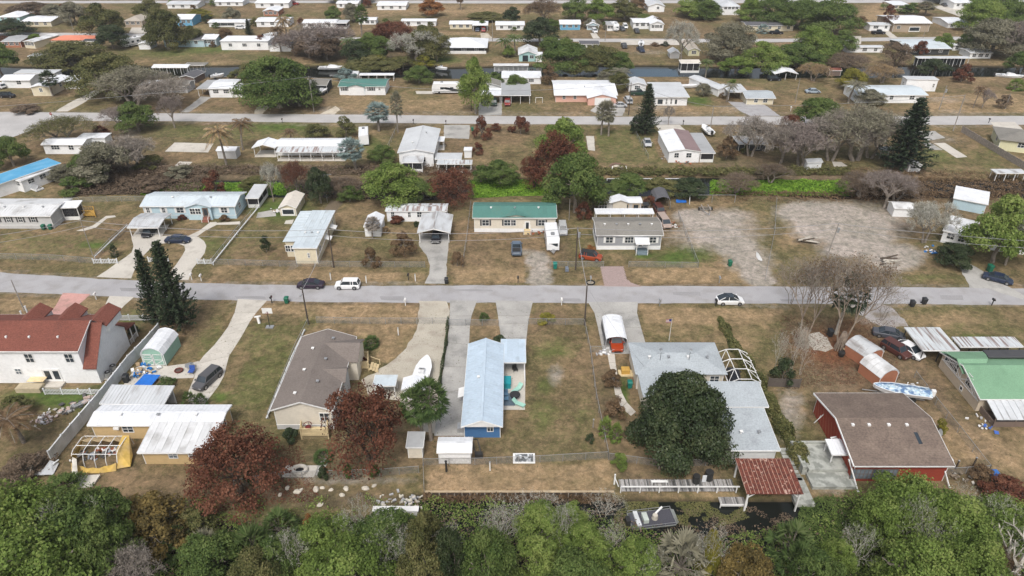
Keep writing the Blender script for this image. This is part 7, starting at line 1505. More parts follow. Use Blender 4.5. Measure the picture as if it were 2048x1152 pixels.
hedge('yellow-green hedge running diagonally past the blue-grey roofs to the canal', [(1470,700),(1500,745),(1530,800),(1558,850),(1590,905),(1604,935)], 2.3, 1.9, 'olive', 15000, 3)
hedge('sparse brown upper end of the diagonal hedge near the road verge', [(1440,640),(1455,668),(1472,702)], 1.8, 1.0, 'olive', 2200, 4)
hedge('vine covered dark fence line between gravel drive and concrete drive', [(896,640),(892,690),(884,735),(877,790)], .5, 1.1, 'dark', 2600, 5, size=.16)
# two big bare trees with fluted trunks
def fluted(label, px, base, wpx, top, seed):
 p = G(px, base); rad = wpx/2/PPM(base); H = HT(p.y, top); r = thing('fluted_trunk_tree', label, 'tree', p)
 m, ends = skeleton('x', rad, H, seed, depth=5, br=3, thick=.22, spread=.75, trunks=2); V = np.array(m.v); sx = .66*rad/np.percentile(np.abs(V[:,:2]), 98); sz = H/V[:,2].max(); m.v = [(x*sx, y*sx, z*sz) for x, y, z in m.v]
 rd = random.Random(seed)
 for k in range(16):
  a = k*.393; m.tube((.95*math.cos(a)*rd.uniform(.8,1.2), .95*math.sin(a)*rd.uniform(.8,1.2), -.05), (.25*math.cos(a), .25*math.sin(a), 3.2), .10, .09, 5)
 m.build('trunk', mat('grey_brown_bark', (.23,.185,.145), rough=.95, var=.3, scale=2), r)
 global rg; rg = np.random.default_rng(seed); n = 3000; E = np.array([tuple(e[0]) for e in ends])*np.array([sx,sx,sz]); D = np.array([tuple(e[1]) for e in ends]); i = rg.integers(0, len(E), n)
 v, f, t = cards(E[i]+rg.normal(0,.35,(n,3)), rg.normal(size=(n,3)), rg.uniform(.3,1.0,n), np.full(n,.045), np.clip(rg.normal(.5,.2,n),0,1), D[i]+rg.normal(0,.6,(n,3))); link('twigs', np_mesh('twigs', v, f, [LM['grey']], t), r)
 n = 900; i = rg.integers(0, len(E)//3, n); v, f, t = cards(E[i]+rg.normal(0,.5,(n,3)), rg.normal(size=(n,3)), np.full(n,.28), np.full(n,.18), np.clip(rg.normal(.5,.2,n),0,1)); link('leaf_clump', np_mesh('leaf_clump', v, f, [LM['brown']], t), r)
fluted('large leafless tree with a pale fluted trunk left of the pale sand oval', 1603, 692, 190, 505, 201); fluted('large leafless tree with a pale fluted trunk right of the pale sand oval', 1680, 698, 210, 512, 209)
T('dark palm crown tangled in the bare branches', 'fan', 'dark', 1672, 668, 70, 548, bark=PBARK); T('grey twiggy shrub mass at the road edge under the bare trees', 'snag', 'purple', 1762, 640, 80, 570); T('brown leafed sapling left of the fluted trees', 'snag', 'brown', 1580, 608, 80, 540)
T('fine grey tangle of shrubs on the verge above the road', 'snag', 'grey', 1630, 572, 110, 520); T('second fine grey tangle on the verge above the road', 'snag', 'purple', 1710, 574, 100, 530); T('small olive bush in the grey verge tangle', 'sm', 'olive', 1612, 566, 44, 530)
# ---- thicket along the near canal bank
TH = 'trees in the near thicket'
for lb, k, lf, x, b, w_, t in (
 ('big leafy green tree at the lower left corner','big','lime',60,1140,270,955),('second leafy green tree overlapping the lower left crown','big','oak',195,1125,220,968),('darker green tree filling the bottom left corner','big','lime',110,1230,330,1050),
 ('green tree between the corner trees and the brown vine mound','oak','oak',245,1160,130,1010),('brown vine mound right of the lower left trees','sm','ochre',310,1070,160,978),('lower brown vine mound behind the grey bare tree','sm','ochre',330,1110,130,1020),
 ('grey leafless tree at the bottom, left of the palmettos','twig','grey',285,1180,120,1085),('olive bush above the grey leafless tree','sm','olive',400,1070,90,1010),('bushy green tree at the bottom under the left rust tree','oak','oak',430,1160,150,1060),
 ('palmetto clump under the left rust tree','palmetto','palm',360,1110,80,1062),('palmetto clump at the bottom left of centre','palmetto','moss',430,1120,86,1060),('tall palmetto at the bottom beside the dead branch','palmetto','palm',505,1130,100,1050),('palmetto clump beside the mud bank','palmetto','palm',560,1080,80,1030),
 ('dark green bush by the orange reeds','oak','oak',560,1150,120,1060),('olive bush at the bottom left of centre','oak','olive',520,1190,120,1090),('orange-brown reed bush on the bank','sm','orange',620,1060,34,1026),
 ('green willow thicket below the white bulkhead, left part','oak','lime',660,1120,150,1022),('green willow thicket below the white bulkhead, right part','oak','oak',770,1110,170,1020),('deep green willow mass at the bottom centre','big','lime',710,1210,240,1070),
 ('leafless white-stemmed bush in the willow thicket','snag','pale',690,1110,110,1030),('second leafless white-stemmed bush in the willow thicket','snag','pale',790,1130,120,1040),('brown undergrowth tree below the seawall corner','oak','olive',850,1110,90,1010),('olive brown cedar right of the willows','oak','olive',850,1200,110,1050),
 ('narrow dark cedar below the seawall','oak','dark',905,1190,80,1040),('broad olive cedar below the seawall','big','oak',980,1200,150,1042),('pale leafless shrub below the middle of the seawall','snag','pale',1062,1060,120,980),('green shrub below the middle of the seawall','oak','lime',1080,1090,130,1000),
 ('second pale leafless shrub below the seawall','snag','pale',1010,1080,110,1000),('leafless white shrub near the dock end','snag','pale',1205,1040,90,980),('green bush between the leafless shrubs','sm','lime',1140,1060,90,1000),('bright green tree left of the moored boat','oak','lime',1170,1130,120,1035),
 ('bright green tree below the moored boat','oak','lime',1265,1170,120,1065),('mid green tree at the bottom centre right','big','oak',1150,1230,200,1095),('green bush at the bottom below the boat','oak','lime',1080,1170,120,1060),('palmetto with brown skirt right of the bright green tree','palmetto','moss',1345,1150,120,1064),
 ('pale yellow-green young tree with a thin white stem','snag','pale',1405,1170,80,1040),('feathery leaves of a pale young tree','oak','yellow',1412,1160,56,1052),('orange-brown cedar right of the pale young tree','oak','ochre',1478,1190,130,1078),('bright palmetto below the boat shelter','palmetto','palm',1570,1120,100,1052),
 ('low palmetto at the bottom below the boat shelter','palmetto','palm',1600,1160,90,1095),('large light green tree in front of the red house','big','lime',1785,1070,190,935),('light green tree hiding the canal right of the boat shelter','oak','lime',1740,1100,120,985),('large light green tree at the lower right','big','lime',1880,1110,230,985),
 ('green tree at the right edge of the thicket','big','lime',1990,1090,190,990),('dark green mass at the bottom right of centre','big','lime',1810,1230,230,1075),('dark green bush at the bottom left of the dead trunk','big','lime',1910,1200,190,1065),('brown bush at the right edge below the debris','sm','rust',2010,1000,110,955),
 ('brown scrub left of the right edge rubble','sm','brown',1960,960,60,930),('thorny pale branch tree in the lower right thicket','snag','pale',1930,1100,130,1030),('big dead grey trunk with broken limbs at the bottom right corner','dead','pale',2010,1180,140,1058),('brown twiggy bush beside the dead grey trunk','twig','brown',1960,1170,90,1090),
 ('light green bush under the light green tree','oak','lime',1660,1150,90,1070),('olive tree at the bottom left of the dead trunk','oak','oak',1620,1200,130,1090),('green bush on the bank left of the brown vine mound','sm','oak',130,985,90,945),('brown scrub at the foot of the fallen fence panel','sm','scrub',60,945,110,905),
 ('brown scrub behind the corner trees at the left edge','sm','scrub',20,990,90,940)):
 T(lb, k, lf, x, b, w_, t, group=TH, z=-.9 if b > 1020 else 0, bark=PBARK if lf == 'pale' else None)
for x, b, w_, t in ((70,1110,90,990),(160,1130,100,1000),(110,1180,110,1060),(230,1120,70,1000),(30,1160,90,1060),(590,1150,90,1060),(730,1090,80,1000),(760,1180,100,1080),(820,1160,80,1070),(900,1140,70,1050),(1000,1120,80,1010),(1120,1100,80,1000),(1215,1130,70,1050),(1290,1180,80,1100),(1700,1140,90,1050),(1790,1110,90,990),(1850,1150,90,1050),(1900,1060,80,970),(1960,1080,90,990),(2030,1130,80,1040)):
 T('leafless pale branches poking out of the near thicket', 'snag', 'pale', x, b, w_, t-10, group='pale dead branches in the near thicket', z=-.9, bark=PBARK)
# ---- ground cover
def inside(P, poly):
 c = np.zeros(len(P), bool); j = len(poly)-1
 for i in range(len(poly)):
  xi, yi = poly[i]; xj, yj = poly[j]; c ^= ((yi > P[:,1]) != (yj > P[:,1])) & (P[:,0] < (xj-xi)*(P[:,1]-yi)/(yj-yi+1e-9)+xi); j = i
 return c
def carpet(name, label, cat, pts, n, leaf, h=.35, size=.3, z=-.6, seed=0, lumps=1., follow=False, thr=-9, up=1.4):
 global rg; rg = np.random.default_rng(seed+5); W_ = np.array([tuple(G(p[0], p[1], z))[:2] for p in pts]); lo, hi = W_.min(0), W_.max(0); P = rg.uniform(lo, hi, (n*2,2)); P = P[inside(P, W_)][:n]; m = len(P); c = W_.mean(0)
 l = np.sin(P[:,0]*.9+seed)*np.sin(P[:,1]*1.1)+.6*np.sin(P[:,0]*2.3)*np.sin(P[:,1]*2.7+seed); P = P[l > thr]; l = l[l > thr]; m = len(P)
 zz = z + np.abs(rg.normal(0,.35,m))*h + np.clip(l,0,2)*h*.7*lumps
 if follow: zz += canal_depth(P[:,0], P[:,1])
 s = size*rg.uniform(.5,1.4,m); v, f, t = cards(np.c_[P-c, zz], rg.normal(size=(m,3))*.6+np.array([0,0,up]), s*1.3, s*.75, np.clip(.45+.18*l+rg.normal(0,.18,m),0,1)); o = link(name, np_mesh(name, v, f, [LM[leaf]], t), None, (c[0], c[1], 0)); o['kind'] = 'stuff'; return tag(o, label, cat)
carpet('water_weed', 'bright green water weed carpet in the canal behind the sea green roof', 'water weed', [(935,360),(1105,360),(1110,404),(935,404)], 12000, 'neon', .25, .35, -.55, 1)
carpet('water_weed', 'green water weed in the canal at the right middle distance', 'water weed', [(1420,362),(1700,360),(1710,392),(1420,392)], 14000, 'neon', .3, .35, -.55, 2)
carpet('water_weed', 'green water weed behind the light blue home', 'water weed', [(290,366),(600,366),(610,392),(280,392)], 12000, 'neon', .3, .35, -.55, 3)
carpet('brown_brush', 'brown dead brush choking the left part of the middle canal', 'brush', [(165,342),(420,345),(400,388),(150,398)], 26000, 'scrub', 1.3, .26, -.5, 4)
carpet('brown_brush', 'brown green brush filling the centre of the middle canal', 'brush', [(560,360),(940,360),(950,402),(580,402)], 20000, 'scrub', .9, .26, -.5, 5)
carpet('brown_brush', 'low scrub on the near bank of the middle canal at the right', 'brush', [(1420,384),(2040,384),(2050,410),(1440,408)], 12000, 'brown', .5, .26, -.3, 6)
carpet('brown_brush', 'scrub on the middle canal at the right edge', 'brush', [(1700,340),(2060,350),(2060,396),(1700,396)], 18000, 'brown', 1.0, .26, -.5, 7)
carpet('bank_scrub', 'mixed scrub on the far bank of the middle canal', 'scrub', [(100,332),(1000,334),(1000,352),(100,350)], 16000, 'scrub', .9, .32, 0, 8)
carpet('bank_scrub', 'scrub along the far bank right of the green trees', 'scrub', [(1190,338),(1700,338),(1700,352),(1190,352)], 14000, 'olive', 1.0, .32, 0, 9)
carpet('undergrowth', 'green undergrowth floor of the near thicket', 'undergrowth', [(-120,1010),(845,1005),(1000,1010),(1180,1030),(1260,1060),(1420,1085),(1640,1040),(1700,990),(2150,975),(2300,1230),(-300,1230)], 80000, 'lime', 1.1, .2, -.75, 10)
carpet('undergrowth', 'brown undergrowth floor of the near thicket', 'undergrowth', [(-120,990),(845,995),(1240,995),(1250,1050),(1650,1060),(1680,985),(2150,965),(2300,1230),(-300,1230)], 30000, 'scrub', .9, .24, -.8, 11)
carpet('ground_vine', 'dense green ground vine right of the dark water', 'vine', [(1600,1010),(1690,985),(1740,1000),(1760,1170),(1560,1170),(1590,1060)], 15000, 'oak', .6, .16, -.5, 12, up=2.5)
carpet('floating_weed', 'olive floating weed around the moored boat', 'floating weed', [(1235,985),(1480,990),(1500,1035),(1420,1060),(1330,1045),(1225,1060)], 9000, 'olive', .07, .16, -.66, 13, lumps=.15, thr=-.25, up=4)
carpet('floating_weed', 'brown floating weed between the boat and the dark water', 'floating weed', [(1330,1020),(1560,1010),(1610,1050),(1500,1085),(1380,1080)], 3500, 'scrub', .05, .14, -.66, 14, lumps=.1, thr=.1, up=4)
carpet('leaf_litter', 'brown leaf litter scattered below the left rust tree', 'leaf litter', [(380,900),(600,890),(640,1000),(380,1030)], 5000, 'rust', .02, .16, .03, 15, lumps=0, up=5)
carpet('leaf_litter', 'reddish leaf litter under the bare fluted trees', 'leaf litter', [(1560,630),(1790,640),(1800,760),(1560,780)], 5000, 'rust', .02, .15, .03, 16, lumps=0, up=5)
carpet('bank_weeds', 'brown weeds hanging below the timber seawall', 'weeds', [(846,988),(1235,988),(1235,1008),(846,1008)], 5000, 'brown', .8, .2, -.7, 17)
for i, (pts, lf, lb) in enumerate((([(-60,560),(200,540),(560,380),(900,420),(1500,400),(2100,560),(2100,420),(1500,340),(0,340)], 'olive', 'tufts of weeds and grass dotted over the middle lots'), ([(-60,620),(1000,620),(2100,620),(2150,960),(1300,960),(0,960)], 'olive', 'tufts of weeds and grass dotted over the near lots'), ([(-100,180),(2150,180),(2150,330),(-100,330)], 'brown', 'tufts of dry grass dotted over the far lots'))):
 carpet('grass_tufts', lb, 'grass', pts, (4000,7000,5000)[i], lf, .10, .13, .02, 20+i, lumps=.2)
# ---- middle row and beyond
for q in (
 ('big rounded green tree on the canal bank behind the grey carport','oak','lime',786,408,122,312),('lower green tree joined to the right of the big rounded one','oak','oak',838,406,90,352),('rust-brown tree right of the big rounded green tree','rusty','rust',900,408,104,322),
 ('dark green small tree with a pale trunk by the T shaped aerial','oak','dark',643,406,56,326),('white-limbed tree stripped of leaves by the cream garage','bare','pale',547,403,42,322),('rust coloured small tree behind the light blue home','sm','rust',433,392,50,338),('purple-brown leafless tree right of the white-limbed tree','twig','rust',600,392,60,318),
 ('tall bright green tree behind the sea green roof','oak','oak',1150,425,122,292),('second green crown fused to the tall bright green tree','oak','olive',1180,420,66,330),('tall dark rust tree on the canal bank','rusty','rust',1108,372,116,250),('lower dark rust crown left of the tall one','rusty','rust',1068,372,60,300),('bright green tree behind the dark rust tree','oak','lime',1122,318,98,226),
 ('dense green shrub mass left of the rust tree','oak','oak',1000,366,80,316),('green shrub left end of the dense mass','sm','oak',962,362,40,326),('small rust tree over the fence by the travel trailer','sm','rust',1166,438,36,400),('small rust shrub behind the light grey shed','sm','rust',1300,412,26,386),
 ('dead brown clump by the double carport, larger','sm','brown',808,512,54,458),('dead brown clump by the front fence','sm','brown',744,532,38,490),('dead brown clump at the right side of the carport drive','sm','brown',915,532,28,496),('small dark sapling left of the cream end-on home','sm','dark',534,505,24,466),('dark clipped bush before the narrow white home','clip','rust',796,446,28,428),
 ('dead fan palm in front of the white gabled shed','fan','grey',745,476,28,436),('cactus like clump at the end of the white panelled fence','palmetto','dark',230,514,16,490),('small leafless orange bush behind the jeep','sm','orange',1180,508,28,488),('dark round bush by the cream double carport step','clip','dark',832,452,14,440),
 ('brown bush beside the blue front door, left','clip','rust',364,440,18,428),('tan bush by the entry of the light blue home','clip','brown',451,442,20,428),('tiny palm at the right porch of the cream lot','palmetto','straw',772,464,16,452),
 ('pale leafless tree before the diagonal white mobile home','twig','pale',1848,486,80,402),('tall feathery green tree at the right edge','oak','lime',1985,525,130,382),('second feathery crown behind the right edge tree','oak','lime',2040,500,90,400),('dark round shrub left of the tall feathery tree','oak','dark',1904,530,74,480),('leafless tree in the feathery crown','bare','pale',2010,530,70,420),
 ('leafless dark tree at the corner of the grey lot','bare','purple',1768,416,90,340),('brown twiggy tree behind the dirty white shed','twig','scrub',1790,402,90,350),('grey twiggy shrubs on the canal right of the green weed','twig','scrub',1720,392,90,345),('wide pale leafless tree by the screen room','twig','grey',1500,312,90,226),('dry shrub at the corner of the screened porch','sm','brown',1452,318,46,270),
 ('large pale leafless tree left of the big conifer','twig','moss',1712,322,160,206),('pale leafless tree tangled with the large pale one','twig','grey',1740,316,110,220),('second grey leafless tree over the small white shed','twig','grey',1560,326,90,240),('beige leafless tree overlapping the large pale one','twig','grey',1660,322,110,222),('grey leafless tree over the small white shed','twig','purple',1600,334,110,242),('bright green roadside tree on the right','oak','oak',1630,262,92,188),('rust tipped tree left of the bright green roadside tree','rusty','rust',1580,262,50,222),
 ('very tall dark conifer on the right','pine','pine',1802,338,86,186),('dark conifer by the back road','pine','pine',1290,268,46,162),('dark green bush at the foot of the back road conifer','sm','pine',1272,266,32,226),('tall fan palm pair by the back road, left','fan','moss',1202,270,30,208),('tall fan palm pair by the back road, right','fan','moss',1217,272,30,206),
 ('rust bush near the concrete pad by the back road','sm','rust',964,278,38,228),('rust bush right of the concrete pad','sm','rust',1042,268,36,224),('small rust bush between the two larger ones','sm','rust',992,262,24,244),('small rust bush at the front of the vacant lot','sm','rust',956,308,26,282),('tiny rust bush on the vacant lot','sm','rust',1022,264,18,250),
 ('blue-grey fan palm on the back road verge','fan','silver',758,262,46,210),('blue-grey fan palm beside the long white home','fan','silver',712,340,48,280),('tall thin palm by the back road','fan','moss',796,265,24,188),('round dark bush by the sandy track','sm','olive',634,276,56,244),('rounded bush with a stacked top near the blue-grey palm','sm','olive',693,274,44,230),
 ('dead yellow coconut palm over the pale shed','feather','straw',454,334,60,240),('brown half dead coconut palm behind the yellow one','feather','brown',486,300,50,232),('small brown palm by the carport gable','feather','brown',585,290,34,256),('green shrub right of the blue-grey palm by the long white home','oak','oak',765,326,60,284),
 ('large grey-green shrub in the left scrub','oak','moss',215,356,120,276),('darker shrub in front of the large grey-green one','oak','oak',190,352,80,292),('brown leafless thicket in the left scrub','twig','grey',270,340,100,266),('green tree at the left edge before the back road','oak','oak',28,332,70,266),('brown green shrub over the scrub homes','twig','olive',130,290,110,232),
 ('green roadside tree beyond the left scrub','oak','oak',280,262,80,196),('leafless twisted branch left of the roadside tree','bare','purple',240,262,80,210),('slender leafless tree beside the back road','bare','purple',350,256,46,188),('olive scrub right of the left scrub homes','sm','olive',300,336,60,304),('brown scrub at the right end of the left scrub','sm','moss',360,352,56,328),
 ('big spreading oak beyond the back road','big','oak',560,215,160,102),('darker lower crown right of the spreading oak','oak','dark',600,212,90,140),('olive leafed bush left of the spreading oak','oak','olive',505,180,50,120),('lone cabbage palm in front of the cream end-on home','fan','dark',106,192,32,144),('round yellow-green tree beside the grey gabled home','oak','lime',952,228,66,106),
 ('broad olive tree at the left canal','big','olive',230,190,150,98),('broad olive tree left of it behind the orange-red roof','big','olive',145,130,150,78),('grey leafless tree in front of the broad white roofs','twig','moss',270,214,130,130),('large grey leafless tree right of it','twig','grey',340,214,100,150),('dark green tree at the left edge of the canal','oak','oak',5,150,80,68),
 ('brown bush on the far left verge','sm','scrub',52,224,60,206),('dead brown bush on the canal right of the flat white box','sm','brown',1099,170,36,126),('palm shrub at the canal by the pink home','feather','moss',1242,166,44,132),('small palm in front of the diagonal white home','feather','moss',1453,204,30,162),('feathery palm beside the canal boathouse','feather','oak',1410,160,34,116),
 ('green bank tree left of the blue water','big','oak',1130,142,112,76),('olive bank tree above the blue water','big','olive',1190,142,112,84),('dark bank bush above the blue water','oak','oak',1235,142,60,98),('low bank bush over the canal','sm','olive',1160,146,60,116),('dark spreading oak at the third road','oak','dark',1078,90,72,28),
 ('rust-brown tree in the second block','rusty','rust',790,96,100,30),('second rust-brown crown left of it','rusty','rust',765,100,60,42),('olive tree behind the canal bank thicket','oak','olive',850,118,90,42),('bright green canal bank tree','oak','oak',765,124,56,66),('grey leafless canal bank tree','bare','pale',835,124,100,56),('dark canal bank thicket','oak','dark',720,124,80,76),
 ('purple leafless thicket right of the dead palms','twig','purple',640,112,120,46),('second purple leafless thicket','twig','purple',595,110,80,60),('dead coconut palm behind the cabin boat','feather','straw',580,100,36,26),('brown coconut palm left of the dead one','feather','brown',562,104,34,46),('sabal palm in the second block','fan','oak',724,72,26,14),
 ('big olive tree at the top left','oak','olive',214,76,84,0),('black-green round tree by the camper','oak','dark',228,98,66,44),('yellowing coconut palm by the third road','feather','yellow',180,70,34,28),('dark tree over the cream diagonal roof','oak','dark',30,72,80,34),('rust tree at the top left','sm','rust',132,34,30,4),
 ('large olive tree by the pale blue dark roofed home','big','olive',338,98,90,10),('yellow-green bush with rust end in the second block','oak','yellow',400,36,50,16),('small conifer in the second block','pine','pine',499,70,16,36),('orange leafed tree at the top centre','oak','orange',862,32,52,-6),('brown bush by the orange leafed tree','oak','olive',970,40,80,22),
 ('tall dry palm at the top edge centre','fan','brown',922,20,16,-14),('bright green tree at the top right of centre','oak','lime',1198,44,60,-6),('dark green tree at the top centre','oak','oak',1150,40,60,-10),('brown leafless tree over the dark oak','twig','brown',1090,48,70,-2),('olive tree left of the turquoise sign home','oak','olive',1250,40,70,-4),
 ('green tree row at the top behind the turquoise sign home','oak','lime',1390,34,90,-10),('dark green tree beside the raised white cottage','oak','oak',1410,40,60,-4),('white-limbed leafless tree on the canal','bare','pale',1360,128,60,40),('wide leafless oak right of the pale yellow home','big','moss',1456,122,110,36),('green willow like tree on the right canal bank','big','lime',1525,142,104,80),
 ('large green tree left of the stone faced home','big','oak',1660,68,110,-6),('large green tree at the top right of centre','big','oak',1600,58,100,-10),('rounded olive tree in front of the large green ones','big','lime',1622,122,108,50),('darker green tree right of the rounded olive one','oak','oak',1680,108,60,56),('green canal bank mass below the rounded tree','oak','oak',1590,132,110,80),
 ('dry brown cane thicket on the canal','twig','straw',1625,162,60,126),('dark brown canes behind the red roofed shed','twig','scrub',1700,142,90,106),('brown leafy tree between the pale roofs','rusty','scrub',1790,134,70,76),('green tree over the pale blue roofed low home','oak','yellow',1700,178,56,132),('dry canes right of the green tree','twig','straw',1765,166,70,128),
 ('rust shrub on the pale ribbed roof','sm','rust',1838,112,30,74),('dark tree in front of the long grey boathouse','oak','dark',1864,150,60,114),('round rust shrub by the right canal','sm','rust',1922,164,44,126),('large grey leafless tree at the upper right','big','moss',1980,112,120,28),('second grey leafless tree at the upper right','twig','purple',2040,118,90,40),
 ('green tree at the top right corner','big','lime',1990,30,110,-20),('darker green tree at the right edge','oak','oak',2040,70,90,0),('dark green tree right of the canal end','oak','oak',2045,146,70,98),('grey blue palm bush near the pale blue roofed home','feather','moss',1696,206,54,156),('olive tree over the roof of the long low home','oak','moss',1740,208,60,176),
 ('brown round bush on the right dry yard','sm','scrub',2004,216,30,186),('small brown palm on the right dry yard','feather','brown',1946,216,24,166),('low palm at the right edge of the canal yard','palmetto','lime',2028,180,30,158),('small dry tree beside the brown palm','bare','purple',1964,216,34,176),('leafless wisp on the sand lot by the conifer','bare','grey',1336,250,20,210),
 ('silver palm before the long charcoal roofed home','palmetto','silver',1522,66,24,48),('green bush by the top right commercial wall','sm','oak',1814,28,46,6),('grey palm by the top right commercial wall','fan','moss',1850,30,34,4),('rust shrub left of the green bush at the top right','sm','rust',1776,38,22,2),('olive shrub row at the very top','oak','olive',700,4,90,-26),
 ('dark olive tree at the canal bank thicket centre','oak','scrub',655,120,76,60),('palm beside the canal bank thicket, left','feather','palm',700,120,36,70),('palm beside the canal bank thicket, right','feather','oak',717,118,32,74),('yellow bank bush above the dark water, left','sm','yellow',758,136,52,110),('yellow bank bush above the dark water, centre','sm','olive',806,136,60,108),
 ('yellow bank bush above the dark water, right','sm','yellow',850,136,44,108),('brown scrub at the upper left edge','oak','scrub',60,32,80,2),('grey scrub tree beside the upper left cream home','oak','moss',112,38,50,4),('grey-green tree left of the big olive tree','oak','moss',152,48,54,-2),('tall olive tree behind the hip roofed tan home','oak','olive',300,40,60,-4),('grey-green tree behind the small top home','oak','moss',706,44,40,2),
 ('green tree left of the raised white cottage mass','oak','lime',1500,44,64,-8),('broad green tree at the top edge near the charcoal roofed home','big','oak',1548,50,96,-14),('light green tree over the upper right homes','big','lime',1958,64,96,-8),('rust crown among the canal bank trees','rusty','rust',812,104,66,46),('dark green crown over the bank thicket','oak','oak',738,120,66,60),('olive crown right of the grey leafless bank tree','oak','olive',875,122,60,50),
 ('olive tree behind the cabin boat','oak','scrub',620,116,70,64),('green bush at the canal left of the broad oak','sm','olive',478,162,44,136),('dark bush row on the canal by the sagging dock','sm','moss',520,150,60,124),('green tree behind the flat white box home','oak','oak',1100,104,50,70),('green bank bush right of the canal boathouse','oak','lime',1470,146,70,108),('dark shrub row at the very top right','oak','oak',1900,6,90,-26),('brown green bush on the middle canal bank','oak','oak',1260,384,80,344),('second bush on the middle canal bank','oak','olive',1320,388,80,350),('third bush on the middle canal bank','oak','dark',1375,392,80,352),('fourth bush on the middle canal bank','oak','oak',1230,392,60,362),
 ('fifth bush on the middle canal bank right of the brush','twig','scrub',1470,384,80,346),('brown bush at the bend of the green weed','twig','scrub',1540,364,70,326),('purple brush left of the large green-grey shrub','oak','moss',130,360,60,326),('green bush beside the blue roofed mobile home','sm','oak',150,382,70,350),('brown brush behind the light blue home','sm','scrub',310,376,70,350),
 ('olive brush behind the light blue home at its middle','oak','olive',510,380,60,350),('brush by the T shaped aerial','twig','scrub',690,392,70,350),('dark green bush at the canal behind the cream garage','oak','oak',700,402,50,366),
 ('grey bush under the dock at the far canal','sm','moss',1210,164,40,140),('bank shrub below the olive far tree','oak','olive',745,140,110,110),('bank shrub left of the white motor coach','oak','oak',838,166,60,126),('silver bush beside the sea green roofed white home','sm','silver',694,162,44,134),('small palm row by the third road','feather','oak',1030,110,40,66),
 ('second palm by the third road','feather','oak',1012,112,36,72),('brown scrub on the sandy lot edge','sm','brown',1310,92,20,84),('dark bush left of the pale yellow home','sm','dark',1330,92,18,82)):
 T(*q)

# foundation shrubs and yard bushes beside the far homes
rq = random.Random(31); SHR = (('olive','olive'),('green','oak'),('dark green','dark'),('rust','rust'),('brown','brown'),('light green','lime'),('grey-green','moss'))
for h_ in [o for o in COL.objects if o.get('category') in ('house','garage') and o.location.y > 165]:
 lb = h_['label']
 if len(lb.replace('-',' ').split()) > 12: continue
 w_, d_, _ = root_dims.get(h_.name, (8,5,3)); used = []
 for k in range(rq.choice((1,2,3,3,4))):
  side = rq.choice([x for x in ('left of','right of','in front of','behind') if x not in used]); used.append(side)
  x, y = {'left of': (-rq.uniform(1.5,5), rq.uniform(0,d_)), 'right of': (w_+rq.uniform(1.5,5), rq.uniform(0,d_)), 'in front of': (w_*rq.uniform(.1,.9), -rq.uniform(1.2,2.5)), 'behind': (w_*rq.uniform(.1,.9), d_+rq.uniform(2,6))}[side]
  p = h_.location + Vector((x, y, 0))
  ro_ = 576+FOC*(CAM_H*CP-p.y*SP)/(p.y*CP+CAM_H*SP)
  if 238 < p.y < 266 or 224 < ro_ < 252 or 64 < ro_ < 85: continue
  cn, lf = rq.choice(SHR); small = side == 'in front of'; kd = 'sm' if small or rq.random() < .5 else ('oak' if rq.random() < .75 else 'twig'); s = rq.uniform(.5,1.0) if small else rq.uniform(.45,.95)*(1.4 if kd == 'sm' else 1); tree_i += 1
  ks = [q for q in PROTO if q.rstrip('0123') == kd]; wd, lm, R0, H0 = PROTO[ks[tree_i % len(ks)]]
  L_ = '%s %s %s the %s' % (cn, 'bush' if kd == 'sm' else 'tree', side, lb)
  if len(L_.replace('-',' ').split()) > 16: continue
  r = thing(DESC[kd], L_, 'shrub' if kd == 'sm' else 'tree', p, rq.uniform(0,6)); r.scale = (s, s, s*rq.uniform(.7,1)); link('trunk', wd, r); c = link('crown', lm, r); c.material_slots[0].link = 'OBJECT'; c.material_slots[0].material = LM[lf]
# ================================================================== utility poles and wires
POLEM = mat('dark_creosote_timber', (.075,.06,.05), rough=.95, var=.2, scale=4); GPOLE = mat('grey_pole_timber', (.26,.24,.22), rough=.95, var=.2, scale=4)
TOPS = {}
def pole(key, label, px, base, top, m=POLEM, r=.14, arm=False, lamp=False, trans=False, name='utility_pole', cat='utility pole', tilt=0):
 p = G(px, base); h = max(3, HT(p.y, top)); o = thing(name, label, cat, p); MB().tube((0,0,0),(0,0,h),r,r*.7,8).build('shaft', m, o)
 if arm: MB().box(-1.2,1.2,-.06,.06,h-.5,h-.38).build('crossarm', m, o)
 for k in ((-1,1) if arm else (0,)): MB().tube((k*1.05,0,h-.38 if arm else h),(k*1.05,0,h-.15 if arm else h+.22),.05,n=6).build('insulator', GPOLE, o)
 if lamp: MB().bar((0,0,h-.8),(0,-1.2,h-.4),.06,.06).box(-.15,.15,-1.5,-1.0,h-.5,h-.35).build('street_lamp', METAL, o)
 if trans: MB().tube((.34,0,h-1.9),(.34,0,h-1.0),.24,n=10).build('transformer', METAL, o)
 if tilt: o.rotation_euler = (0, R(tilt), 0)
 TOPS[key] = p + Vector((0,0,h-.1)); return o
pole('a', 'dark pole at the corner of the grey brown roofed lot', 617, 648, 578, lamp=True); pole('b', 'dark pole at the fence corner of the blue house lawn', 1169, 650, 572)
pole('c', 'slim grey pole at the left edge below the road', 49, 622, 562, GPOLE, .1); pole('d', 'grey pole with a lamp by the big spreading oak', 628, 224, 153, GPOLE, lamp=True, trans=True)
pole('e', 'black pole in front of the cream end-on home', 668, 535, 458, arm=False); pole('f', 'black pole between the jeep and the travel trailer', 1151, 540, 455, trans=True); pole('g', 'grey leaning pole with a transformer on the grey lot', 1655, 512, 446, GPOLE, trans=True, tilt=4)
